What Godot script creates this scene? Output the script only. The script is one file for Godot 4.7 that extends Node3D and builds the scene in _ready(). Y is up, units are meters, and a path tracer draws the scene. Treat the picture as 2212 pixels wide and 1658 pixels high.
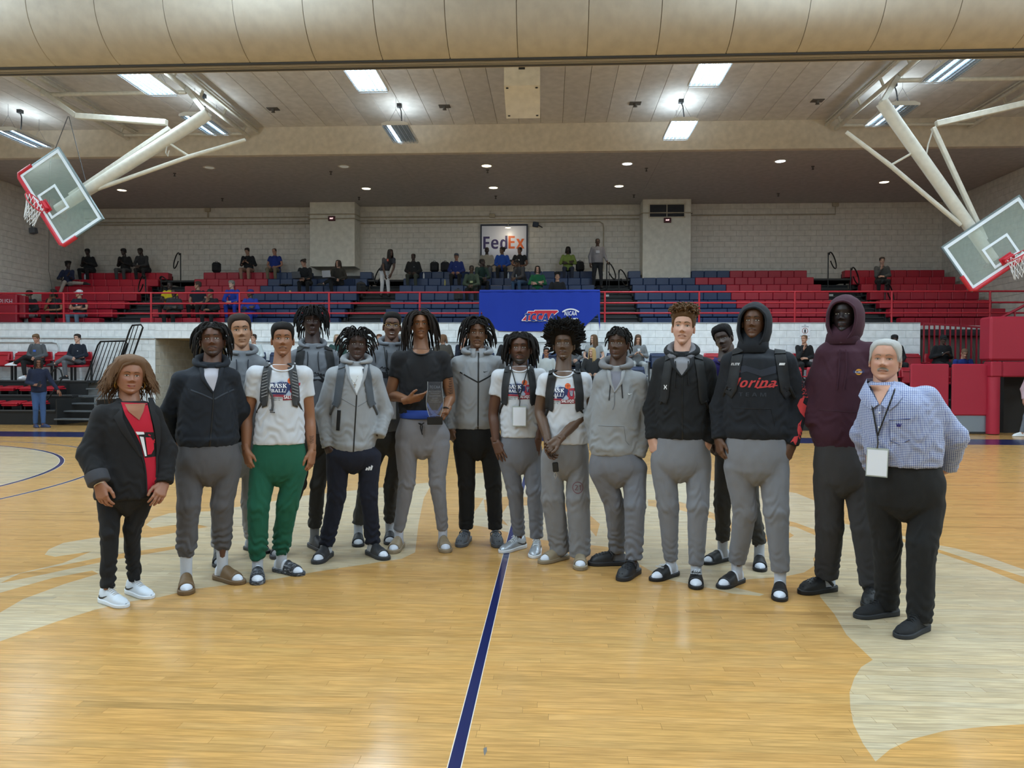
extends Node3D

# ------------------------------------------------------------------ mesh builder
class B:
	var v := PackedVector3Array()
	var n := PackedVector3Array()
	var c := PackedColorArray()
	var u := PackedVector2Array()
	var ix := PackedInt32Array()
	var col := Color.WHITE
	func face(pts: Array, toward: Vector3, smooth := []) -> void:
		var nn: Vector3 = ((pts[2] - pts[0]) as Vector3).cross(pts[1] - pts[0]).normalized()
		var rev := nn.dot(toward) < 0.0
		if rev: nn = -nn
		var b := v.size()
		for k in pts.size():
			v.append(pts[k]); n.append(smooth[k] if smooth else nn); c.append(col); u.append(Vector2(pts[k].x, -pts[k].z) if absf(nn.y) > 0.7 else Vector2(pts[k].x + pts[k].z, pts[k].y))
		for k in range(1, pts.size() - 1):
			if rev: ix.append_array([b, b + k + 1, b + k])
			else: ix.append_array([b, b + k, b + k + 1])
	func box(at: Vector3, size: Vector3, t := Basis.IDENTITY, bev := 0.0) -> B:
		var h := size * 0.5
		var a := [Vector3.RIGHT, Vector3.UP, Vector3.BACK]
		for i in 3:
			var j := (i + 1) % 3
			var k := (i + 2) % 3
			for s in [-1.0, 1.0]:
				var q := []
				for e in [[-1, -1], [1, -1], [1, 1], [-1, 1]]:
					q.append(at + t * (a[i] * s * h[i] + a[j] * e[0] * (h[j] - bev) + a[k] * e[1] * (h[k] - bev)))
				face(q, t * (a[i] * s))
				if bev > 0.0:
					for s2 in [-1.0, 1.0]:
						var p := []
						for e in [-1.0, 1.0]:
							p.append(at + t * (a[i] * s * h[i] + a[j] * s2 * (h[j] - bev) + a[k] * e * (h[k] - bev)))
						for e in [1.0, -1.0]:
							p.append(at + t * (a[i] * s * (h[i] - bev) + a[j] * s2 * h[j] + a[k] * e * (h[k] - bev)))
						face(p, t * (a[i] * s + a[j] * s2))
		if bev > 0.0:
			for s in [Vector3(1, 1, 1), Vector3(-1, 1, 1), Vector3(1, -1, 1), Vector3(1, 1, -1), Vector3(-1, -1, 1), Vector3(-1, 1, -1), Vector3(1, -1, -1), Vector3(-1, -1, -1)]:
				var q := []
				for i in 3:
					var r: Vector3 = (h - Vector3.ONE * bev) * s
					r[i] = h[i] * s[i]
					q.append(at + t * r)
				face(q, t * s)
		return self
	func slab(lo: Vector3, hi: Vector3, bev := 0.0) -> B:
		return box((lo + hi) * 0.5, (hi - lo).abs(), Basis.IDENTITY, bev)
	func bar(a: Vector3, b: Vector3, w: float, d: float, bev := 0.0) -> B:
		var y := (b - a).normalized()
		var x := y.cross(Vector3.BACK if absf(y.z) < 0.9 else Vector3.RIGHT).normalized()
		return box((a + b) * 0.5, Vector3(w, a.distance_to(b), d), Basis(x, y, x.cross(y)), bev)
	func grid(rows: Array, closed := false, flip := false, cols := []) -> B:
		var b := v.size()
		var w: int = rows[0].size()
		var acc := PackedVector3Array()
		acc.resize(rows.size() * w)
		for i in rows.size():
			for j in w:
				v.append(rows[i][j]); u.append(Vector2(float(j) / w, float(i) / rows.size())); c.append(cols[i][j] if cols else col)
		for i in rows.size() - 1:
			for j in (w if closed else w - 1):
				var p := i * w + j
				var q := i * w + (j + 1) % w
				var r := p + w
				var s := q + w
				if flip:
					ix.append_array([b + p, b + r, b + q, b + q, b + r, b + s])
				else:
					ix.append_array([b + p, b + q, b + r, b + q, b + s, b + r])
				var nn := (v[b + s] - v[b + p]).cross(v[b + q] - v[b + r])
				if flip: nn = -nn
				acc[p] += nn; acc[q] += nn; acc[r] += nn; acc[s] += nn
		for k in acc.size():
			n.append(acc[k].normalized())
		return self
	func tube(path: Array, rad, sides := 8, cap := true, flat := 1.0, up := Vector3.ZERO) -> B:
		var rows := []
		var x := Vector3.ZERO
		for i in path.size():
			var d: Vector3 = (path[mini(i + 1, path.size() - 1)] - path[maxi(i - 1, 0)]).normalized()
			if up != Vector3.ZERO: x = up.cross(d).normalized()
			elif i == 0: x = d.cross(Vector3.UP if absf(d.y) < 0.9 else Vector3.RIGHT).normalized()
			else: x = (x - d * x.dot(d)).normalized()
			var y := d.cross(x)
			var r: float = rad[i] if rad is Array else rad
			var row := PackedVector3Array()
			for k in sides:
				var an := TAU * k / sides
				row.append(path[i] + (x * cos(an) + y * sin(an) * flat) * r)
			rows.append(row)
		if cap:
			var e := PackedVector3Array(); var f := PackedVector3Array()
			for k in sides:
				e.append(path[0]); f.append(path[-1])
			rows.push_front(e); rows.append(f)
		return grid(rows, true, true)
	func lathe(at: Vector3, prof: Array, sides := 16) -> B:   # prof: Vector2(radius, y)
		var rows := []
		for p in prof:
			var row := PackedVector3Array()
			for k in sides:
				row.append(at + Vector3(cos(TAU * k / sides) * p.x, p.y, sin(TAU * k / sides) * p.x))
			rows.append(row)
		return grid(rows, true)
	func prism(poly: PackedVector2Array, t: Transform3D, depth: float) -> B:
		var tr := Geometry2D.triangulate_polygon(poly)
		for i in range(0, tr.size(), 3):
			for s in ([0.5, -0.5] if depth > 0.0 else [0.0]):
				var q := []
				for k in 3:
					q.append(t * Vector3(poly[tr[i + k]].x, poly[tr[i + k]].y, s * depth))
				face(q, t.basis.z * (s if s != 0.0 else 1.0))
		if depth > 0.0:
			var cw := 1.0 if Geometry2D.is_polygon_clockwise(poly) else -1.0
			for i in poly.size():
				var a := poly[i]
				var b := poly[(i + 1) % poly.size()]
				var o := (b - a).orthogonal() * -cw
				face([t * Vector3(a.x, a.y, -depth / 2), t * Vector3(b.x, b.y, -depth / 2), t * Vector3(b.x, b.y, depth / 2), t * Vector3(a.x, a.y, depth / 2)], t.basis * Vector3(o.x, o.y, 0))
		return self
	func add(o: B, t := Transform3D.IDENTITY) -> B:
		var b := v.size()
		var m := t.basis.determinant() < 0.0
		for k in o.v.size():
			v.append(t * o.v[k]); n.append((t.basis * o.n[k]).normalized()); c.append(o.c[k]); u.append(o.u[k])
		for k in range(0, o.ix.size(), 3):
			ix.append(b + o.ix[k]); ix.append(b + o.ix[k + 2 if m else k + 1]); ix.append(b + o.ix[k + 1 if m else k + 2])
		return self
	func mesh() -> ArrayMesh:
		var a := []
		a.resize(Mesh.ARRAY_MAX)
		a[Mesh.ARRAY_VERTEX] = v; a[Mesh.ARRAY_NORMAL] = n; a[Mesh.ARRAY_COLOR] = c; a[Mesh.ARRAY_TEX_UV] = u; a[Mesh.ARRAY_INDEX] = ix
		var m := ArrayMesh.new()
		m.add_surface_from_arrays(Mesh.PRIMITIVE_TRIANGLES, a)
		return m

# ------------------------------------------------------------------ nodes, labels, materials
var used := {}
var mats := {}
var rng := RandomNumberGenerator.new()
var noise := FastNoiseLite.new()

func numbered(called: String) -> String:
	if not used.has(called):
		used[called] = 0
		return called
	used[called] += 1
	return "%s_%03d" % [called, used[called]]

func tag(o: Node, label: String, category: String, group := "") -> Node:
	o.set_meta("label", label); o.set_meta("category", category)
	if group: o.set_meta("group", group)
	return o

func thing(called: String, label: String, category: String, at := Vector3.ZERO, turn := 0.0, group := "") -> Node3D:
	var o := Node3D.new()
	o.name = numbered(called); add_child(o)
	o.position = at; o.rotation.y = turn
	tag(o, label, category, group)
	return o

func part(parent: Node, called: String, m, mt: Material, at := Vector3.ZERO) -> MeshInstance3D:
	var o := MeshInstance3D.new()
	o.name = called
	o.mesh = m.mesh() if m is B else m
	o.material_override = mt
	o.position = at
	parent.add_child(o, true)
	return o

func solo(called: String, m, mt: Material, label: String, category: String, group := "", at := Vector3.ZERO) -> MeshInstance3D:
	var o := part(self, numbered(called), m, mt, at)
	tag(o, label, category, group)
	return o

func struct(called: String) -> Node3D:
	var o := Node3D.new()
	o.name = called; add_child(o)
	o.set_meta("kind", "structure")
	return o

func stuff(o: Node) -> Node:
	o.set_meta("kind", "stuff")
	return o

func hexc(h: String) -> Color:
	return Color.html(h)

func mat(h: String, rough := 0.6, metal := 0.0, extra := {}) -> StandardMaterial3D:
	var key := h + str(rough) + str(metal) + str(extra.keys()) + str(extra.values())
	if mats.has(key): return mats[key]
	var m := StandardMaterial3D.new()
	m.albedo_color = Color.html(h)
	m.roughness = rough; m.metallic = metal
	for k in extra: m.set(k, extra[k])
	mats[key] = m
	return m

func vmat(rough := 0.6, extra := {}) -> StandardMaterial3D:
	var e := {"vertex_color_use_as_albedo": true}
	e.merge(extra)
	return mat("ffffff", rough, 0.0, e)

func glow(h: String, e: float) -> StandardMaterial3D:
	return mat(h, 0.5, 0.0, {"emission_enabled": true, "emission": Color.html(h), "emission_energy_multiplier": e})

func noise_tex(freq: float, lo: float, hi: float, w := 256, h := 256, seed_ := 1, octaves := 3) -> NoiseTexture2D:
	var f := FastNoiseLite.new()
	f.seed = seed_; f.frequency = freq; f.fractal_octaves = octaves; f.noise_type = FastNoiseLite.TYPE_SIMPLEX_SMOOTH
	var g := Gradient.new()
	g.set_color(0, Color(lo, lo, lo)); g.set_color(1, Color(hi, hi, hi))
	var t := NoiseTexture2D.new()
	t.width = w; t.height = h; t.seamless = true; t.noise = f; t.color_ramp = g
	return t

var tex := {}
func cloth(h: String, rough := 0.9, fleck := 0, scale := 30.0) -> StandardMaterial3D:
	if not tex.has("weave"):
		tex["weave"] = noise_tex(0.25, 0.0, 1.0, 256, 256, 5, 2)
		tex["fleck0"] = noise_tex(0.35, 0.86, 1.0, 256, 256, 7, 3)
		tex["fleck1"] = noise_tex(0.3, 0.55, 1.0, 256, 256, 8, 3)
	return mat(h, rough, 0.0, {"albedo_texture": tex["fleck%d" % fleck], "uv1_triplanar": true, "uv1_scale": Vector3.ONE * scale / 4.0, "heightmap_enabled": true, "heightmap_texture": tex["weave"], "heightmap_scale": 0.12, "rim_enabled": true, "rim": 0.25, "rim_tint": 0.6})

func text_polys(s: String, height: float, bold := true, serif := false, slant := 0.0, stretch := 1.0) -> Array:   # triangles of Vector2 triples, centred
	var tm := TextMesh.new()
	var f := SystemFont.new()
	f.font_names = PackedStringArray(["Droid Serif" if serif else "Droid Sans"])
	f.font_weight = 700 if bold else 400
	tm.font = f; tm.text = s; tm.font_size = 48; tm.pixel_size = 0.02; tm.depth = 0.0; tm.curve_step = 1.5
	var a: Array = tm.get_mesh_arrays() if tm.has_method("get_mesh_arrays") else tm.surface_get_arrays(0)
	var vs: PackedVector3Array = a[Mesh.ARRAY_VERTEX]
	var idx = a[Mesh.ARRAY_INDEX]
	if idx == null or idx.size() == 0: idx = PackedInt32Array(range(vs.size()))
	var lo := Vector2.INF; var hi := -Vector2.INF
	for p in vs:
		lo = lo.min(Vector2(p.x, p.y)); hi = hi.max(Vector2(p.x, p.y))
	var k := height / (hi.y - lo.y)
	var mid := (lo + hi) * 0.5
	var out := PackedVector2Array()
	for i in idx:
		var p := (Vector2(vs[i].x, vs[i].y) - mid) * k
		out.append(Vector2(p.x * stretch + p.y * slant, p.y))
	return [out, (hi.x - lo.x) * k * stretch]

func lettering(s: String, height: float, t: Transform3D, bold := true, serif := false, slant := 0.0, stretch := 1.0, b: B = null) -> B:
	var o := b if b else B.new()
	var tp: PackedVector2Array = text_polys(s, height, bold, serif, slant, stretch)[0]
	for i in range(0, tp.size(), 3):
		var q := []
		for k in 3: q.append(t * Vector3(tp[i + k].x, tp[i + k].y, 0))
		if ((q[1] - q[0]) as Vector3).cross(q[2] - q[0]).length() > 1e-12: o.face(q, t.basis.z)
	return o

func arc(cx: float, cy: float, r: float, a0: float, a1: float, k: int) -> PackedVector2Array:
	var o := PackedVector2Array()
	for i in k + 1:
		var a := lerpf(a0, a1, float(i) / k)
		o.append(Vector2(cx + r * cos(a), cy + r * sin(a)))
	return o

func rnd(a: float, b: float) -> float:
	return rng.randf_range(a, b)

func V(x, y, z) -> Vector3:
	return Vector3(x, y, z)

# ------------------------------------------------------------------ the scene
func _ready() -> void:
	rng.seed = 7
	noise.seed = 3; noise.frequency = 1.0; noise.fractal_octaves = 2
	# camera: phone held at 1.5 m, just outside the near sideline, looking across the court
	var cam := Camera3D.new()
	cam.name = "camera"
	cam.fov = rad_to_deg(2.0 * atan(829.0 / 1600.0))
	cam.position = Vector3(0, 1.5, 0)
	cam.basis = Basis(Vector3.UP, deg_to_rad(3.005)) * Basis(Vector3.RIGHT, deg_to_rad(-0.93)) * Basis(Vector3.BACK, deg_to_rad(0.206))
	cam.far = 200.0
	add_child(cam)
	var we := WorldEnvironment.new()
	we.name = "surroundings"
	var env := Environment.new()
	env.background_mode = Environment.BG_COLOR
	env.background_color = Color(0.02, 0.02, 0.02)
	env.tonemap_mode = Environment.TONE_MAPPER_LINEAR
	env.tonemap_exposure = EXPOSURE
	env.sdfgi_enabled = true; env.ssao_enabled = true; env.ssil_enabled = true
	we.environment = env
	add_child(we)
	build_lights()
	build_shell()
	build_floor()
	build_ceiling_things()
	build_bleachers()
	build_lower_level()
	build_hoops()
	build_wall_things()
	build_people()
	build_crowd()

const EXPOSURE := 1.75
const LAMP := 9.0

# ------------------------------------------------------------------ lamps
func build_lights() -> void:
	var white := mat("d9d9d6", 0.5)
	var hous := B.new()
	hous.box(V(0, 0.07, 0), V(0.5, 0.06, 1.36), Basis.IDENTITY, 0.02)
	hous.prism(PackedVector2Array([Vector2(-0.35, 0), Vector2(0.35, 0), Vector2(0.35, 0.05), Vector2(0.22, 0.1), Vector2(-0.22, 0.1), Vector2(-0.35, 0.05)]), Transform3D(Basis.IDENTITY, V(0, 0, 0.73)), 0.02)
	hous.prism(PackedVector2Array([Vector2(-0.35, 0), Vector2(0.35, 0), Vector2(0.35, 0.05), Vector2(0.22, 0.1), Vector2(-0.22, 0.1), Vector2(-0.35, 0.05)]), Transform3D(Basis.IDENTITY, V(0, 0, -0.73)), 0.02)
	hous.box(V(-0.34, 0.03, 0), V(0.02, 0.06, 1.46)).box(V(0.34, 0.03, 0), V(0.02, 0.06, 1.46))
	var housing := hous.mesh()
	var refl := B.new()
	for k in 6:
		var x := -0.275 + 0.11 * k
		refl.face([V(x - 0.054, 0.0, -0.7), V(x - 0.03, 0.035, -0.7), V(x - 0.03, 0.035, 0.7), V(x - 0.054, 0.0, 0.7)], V(1, -1, 0))
		refl.face([V(x + 0.054, 0.0, -0.7), V(x + 0.03, 0.035, -0.7), V(x + 0.03, 0.035, 0.7), V(x + 0.054, 0.0, 0.7)], V(-1, -1, 0))
		refl.face([V(x - 0.03, 0.035, -0.7), V(x + 0.03, 0.035, -0.7), V(x + 0.03, 0.035, 0.7), V(x - 0.03, 0.035, 0.7)], V(0, -1, 0))
	var reflector := refl.mesh()
	var tube_mesh := B.new().tube([V(0, 0, -0.68), V(0, 0, 0.68)], 0.011, 8).mesh()
	var gd := B.new()
	for k in 8: gd.box(V(-0.33 + 0.094 * k, -0.03, 0), V(0.005, 0.005, 1.46))
	for k in 16: gd.box(V(0, -0.03, -0.72 + 0.096 * k), V(0.67, 0.005, 0.005))
	var guard := gd.mesh()
	var slot := B.new().box(V(0, 0, 0), V(0.26, 0.004, 1.2)).mesh()
	var on := glow("e6f7ff", 7.0)
	var off := mat("c9d6e6", 0.3)
	var silver := mat("b9cfe8", 0.25, 0.3)
	var rows := [-19.75, -16.0, -12.25, -8.5, -4.75, -1.0, 2.75]
	var xs := [-14.5, -8.95, -4.05, 3.35, 8.35, 13.2]
	var where_row := ["in the far row", "just behind the round duct", "in the third row", "in the middle row", "in the fifth row", "in the sixth row", "in the nearest row"]
	var where_col := ["at the far left", "left of the left basket mast", "left of the ceiling loudspeaker box", "right of the ceiling loudspeaker box", "above the right basket mast", "at the far right"]
	for r in rows.size():
		for q in xs.size():
			if q == 5 and r < 2: continue
			var z: float = rows[r]
			var hb := 7.85
			if r == 0 and (q == 1 or q == 4): z = -18.85
			var t := thing("high_bay_light", "six-tube fluorescent light %s, %s" % [where_row[r], where_col[q]], "ceiling light", V(xs[q], hb, z), 0.0, "high bay lights over the court")
			part(t, "housing", housing, white)
			part(t, "reflector", reflector, silver)
			var lit := [0, 1, 2, 3, 4, 5]
			if r == 0 and q == 2: lit = [1]
			if r == 0 and (q == 1 or q == 0): lit = [1, 4]
			if r == 0 and q == 4: lit = [0, 2]
			if r == 1 and q == 4: lit = [1, 3]
			for k in 6: part(t, "fluorescent_tube", tube_mesh, on if k in lit else off, V(-0.275 + 0.11 * k, 0.012, 0))
			part(t, "wire_guard", guard, mat("aeb8bd", 0.4, 0.8))
			for sz in [0.6, -0.6]: part(t, "hanging_wire", B.new().tube([V(-0.2, 0.1, sz), V(0, 0.45, sz), V(0, 8.6 - hb, sz)], 0.004, 5).tube([V(0.2, 0.1, sz), V(0, 0.45, sz)], 0.004, 5), mat("6b6b6b", 0.4, 0.7))
			part(t, "power_cord", B.new().tube([V(0.03, 0.1, 0.2), V(0.07, 0.3, 0.2), V(0.05, 0.55, 0.16), V(0.0, 8.55 - hb, 0.15)], 0.016, 6).box(V(0, 8.56 - hb, 0.15), V(0.12, 0.1, 0.12)), mat("26282c", 0.6))
			part(t, "uplight_slot", slot, on, V(0, 0.102, 0))
			var ul := AreaLight3D.new()
			ul.name = "uplight"
			ul.area_size = Vector2(0.3, 1.2)
			ul.light_color = Color(0.84, 0.94, 1.0)
			ul.light_energy = LAMP * 0.05 * lit.size() / 6.0
			ul.shadow_enabled = true
			ul.rotation.x = PI / 2
			ul.position = V(0, 0.125, 0)
			ul.set("area_range", 60.0)
			t.add_child(ul)
			var a := AreaLight3D.new()
			a.name = "lamp_light"
			a.area_size = Vector2(0.62, 1.36)
			a.light_color = Color(0.84, 0.94, 1.0)
			a.light_energy = LAMP * lit.size() / 6.0
			a.shadow_enabled = true
			a.rotation.x = -PI / 2
			a.position = V(0, -0.04, 0)
			a.set("area_range", 60.0)
			t.add_child(a)

# ------------------------------------------------------------------ shell
func blocks(parent: Node, at: Transform3D, x0: float, x1: float, y0: float, y1: float, mt: Material, bw: float, bh: float, skip: Callable, singles: int) -> void:
	# masonry in running bond on the plane z = 0 of `at`, faces towards +z
	var shapes := {}
	var rest := B.new()
	var ny := int(round((y1 - y0) / bh))
	var count := 0
	for r in range(ny - 1, -1, -1):
		var x := x0 - (bw * 0.5 if r % 2 else 0.0)
		while x < x1 - 0.02:
			var a := maxf(x, x0)
			var b := minf(x + bw, x1)
			x += bw
			if b - a < 0.03 or skip.call((a + b) * 0.5, y0 + (r + 0.5) * bh): continue
			var key := snappedf(b - a, 0.01)
			var c := at * V((a + b) * 0.5, y0 + (r + 0.5) * bh, 0)
			if not shapes.has(key):
				var s := B.new()
				var w := (b - a) * 0.5 - 0.0018
				var h := bh * 0.5 - 0.0018
				var e := 0.005
				var F := [V(-w + e, -h + e, e), V(w - e, -h + e, e), V(w - e, h - e, e), V(-w + e, h - e, e)]
				var G := [V(-w, -h, -0.002), V(w, -h, -0.002), V(w, h, -0.002), V(-w, h, -0.002)]
				s.face(F, V(0, 0, 1))
				for k in 4: s.face([F[k], F[(k + 1) % 4], G[(k + 1) % 4], G[k]], (F[k] + F[(k + 1) % 4]) * V(1, 1, 0) + V(0, 0, 0.05))
				shapes[key] = [s, s.mesh()]
			if count < singles:
				var o := part(parent, "block", shapes[key][1], mt)
				o.transform = Transform3D(at.basis, c)
				count += 1
			else:
				rest.add(shapes[key][0], Transform3D(at.basis, c))
	if rest.v.size(): stuff(part(parent, "block_courses", rest, mt))

func plaster(h: String, sc := 0.35) -> StandardMaterial3D:
	if not tex.has("plaster"): tex["plaster"] = noise_tex(0.02, 0.9, 1.0, 512, 512, 21, 5)
	return mat(h, 0.75, 0.0, {"albedo_texture": tex["plaster"], "uv1_triplanar": true, "uv1_world_triplanar": true, "uv1_scale": Vector3.ONE * sc})

func build_shell() -> void:
	var cream := plaster("d5cfc6")
	var white := plaster("eef2f5")
	var none := func(_x, _y): return false
	# back wall of the upper stand
	var wb := struct("wall_back")
	part(wb, "core", B.new().slab(V(-18.6, 0, -28.5), V(14.8, 9.2, -28.21)), cream)
	blocks(wb, Transform3D(Basis.IDENTITY, V(0, 0, -28.2)), -18.3, 14.4, 5.0, 7.82, cream, 0.42, 0.2015, none, 0)
	for x in [[-9.05, -7.34, 5.42], [3.33, 5.08, 4.92]]:
		part(wb, "pillar", B.new().slab(V(x[0], x[2], -28.25), V(x[1], 7.85, -27.4), 0.01), plaster("d8d4c9"))
	for x in [-11.95, 2.96, -2.85]:
		pass
	# side walls
	var wl := struct("wall_left")
	part(wl, "core", B.new().slab(V(-18.6, 0, -28.5), V(-18.31, 9.2, 9.3)), cream)
	blocks(wl, Transform3D(Basis(Vector3.UP, PI / 2), V(-18.3, 0, 0)), 20.5, 28.2, 2.94, 7.8, cream, 0.42, 0.2025, none, 0)
	var wr := struct("wall_right")
	part(wr, "core", B.new().slab(V(14.41, 0, -28.5), V(14.8, 9.2, -22.6)), cream)
	blocks(wr, Transform3D(Basis(Vector3.UP, -PI / 2), V(14.4, 0, 0)), -28.2, -22.6, 2.94, 7.8, cream, 0.42, 0.2025, none, 0)
	part(wr, "near_wall", B.new().slab(V(17.6, 0, -22.6), V(17.9, 9.2, 9.3)), plaster("e3e6e6"))
	part(wr, "return_wall", B.new().slab(V(14.5, 0, -22.8), V(17.9, 9.2, -22.5)), plaster("e3e6e6"))
	var wn := struct("wall_near")
	part(wn, "core", B.new().slab(V(-18.6, 0, 9.0), V(17.9, 9.2, 9.3)), cream)
	# balcony front of painted block, with a doorway under it
	var wf := struct("wall_balcony")
	part(wf, "core", B.new().slab(V(-18.3, 0, -22.1), V(-12.0, 2.94, -21.91)).slab(V(-9.55, 0, -22.1), V(10.6, 2.94, -21.91)).slab(V(-12.0, 2.48, -22.1), V(-9.55, 2.94, -21.91)), mat("d2d6d6", 0.8))
	var wt := Transform3D(Basis.IDENTITY, V(0, 0, -21.9))
	blocks(wf, wt, -18.3, -12.0, 0, 2.94, white, 0.42, 0.21, none, 60)
	blocks(wf, wt, -12.0, -9.55, 2.48, 2.94, white, 0.408, 0.23, none, 12)
	blocks(wf, wt, -9.55, 10.6, 0, 2.94, white, 0.42, 0.21, none, 200)
	part(wf, "coping", B.new().slab(V(-18.3, 2.935, -22.35), V(10.6, 2.965, -21.88), 0.008), mat("8e9396", 0.7))
	# passage behind the doorway
	var dr := struct("door_1")
	part(dr, "jamb_left", B.new().slab(V(-12.2, 0, -26.5), V(-12.0, 2.7, -21.9)), white)
	blocks(dr, Transform3D(Basis(Vector3.UP, PI / 2), V(-12.0, 0, 0)), 21.92, 26.4, 0, 2.48, plaster("d9d2c2"), 0.42, 0.2066, none, 0)
	part(dr, "jamb_right", B.new().slab(V(-9.55, 0, -26.5), V(-9.35, 2.7, -21.9)), plaster("d9d2c2"))
	part(dr, "passage_end", B.new().slab(V(-12.2, 0, -26.7), V(-9.35, 2.7, -26.5)), plaster("c9b88f"))
	part(dr, "lintel", B.new().slab(V(-12.2, 2.48, -26.7), V(-9.35, 2.7, -21.92)), plaster("c9b88f"))
	# ceilings
	var ce := struct("ceiling")
	part(ce, "deck", B.new().slab(V(-18.6, 8.64, -21.4), V(17.9, 9.0, 9.3)), mat("8f8577", 0.8))
	var pmats := [plaster("d0cbc6", 0.3), plaster("d4cfca", 0.3), plaster("cac5c0", 0.3)]
	var x := -18.3
	var pm := B.new().slab(V(-0.306, 8.6, -21.3), V(0.306, 8.645, 9.0), 0.006).mesh()
	while x < 17.5:
		part(ce, "panel", pm, pmats[rng.randi() % 3], V(x + 0.31, 0, 0))
		x += 0.62
	var fa := struct("trim_1")
	part(fa, "fascia", B.new().slab(V(-18.4, 7.8, -21.5), V(17.7, 8.62, -21.3), 0.01), plaster("d6cab9"))
	var cl := struct("ceiling_lower")
	part(cl, "soffit", B.new().slab(V(-18.4, 7.82, -28.3), V(-4.6, 8.2, -21.32)).slab(V(-4.594, 7.82, -28.3), V(3.2, 8.2, -21.32)).slab(V(3.206, 7.82, -28.3), V(14.5, 8.2, -21.32)), plaster("b6b1b0"))
	part(cl, "backing", B.new().slab(V(-18.4, 7.9, -28.3), V(14.5, 8.3, -21.4)), mat("6a6460", 0.8))

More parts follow.
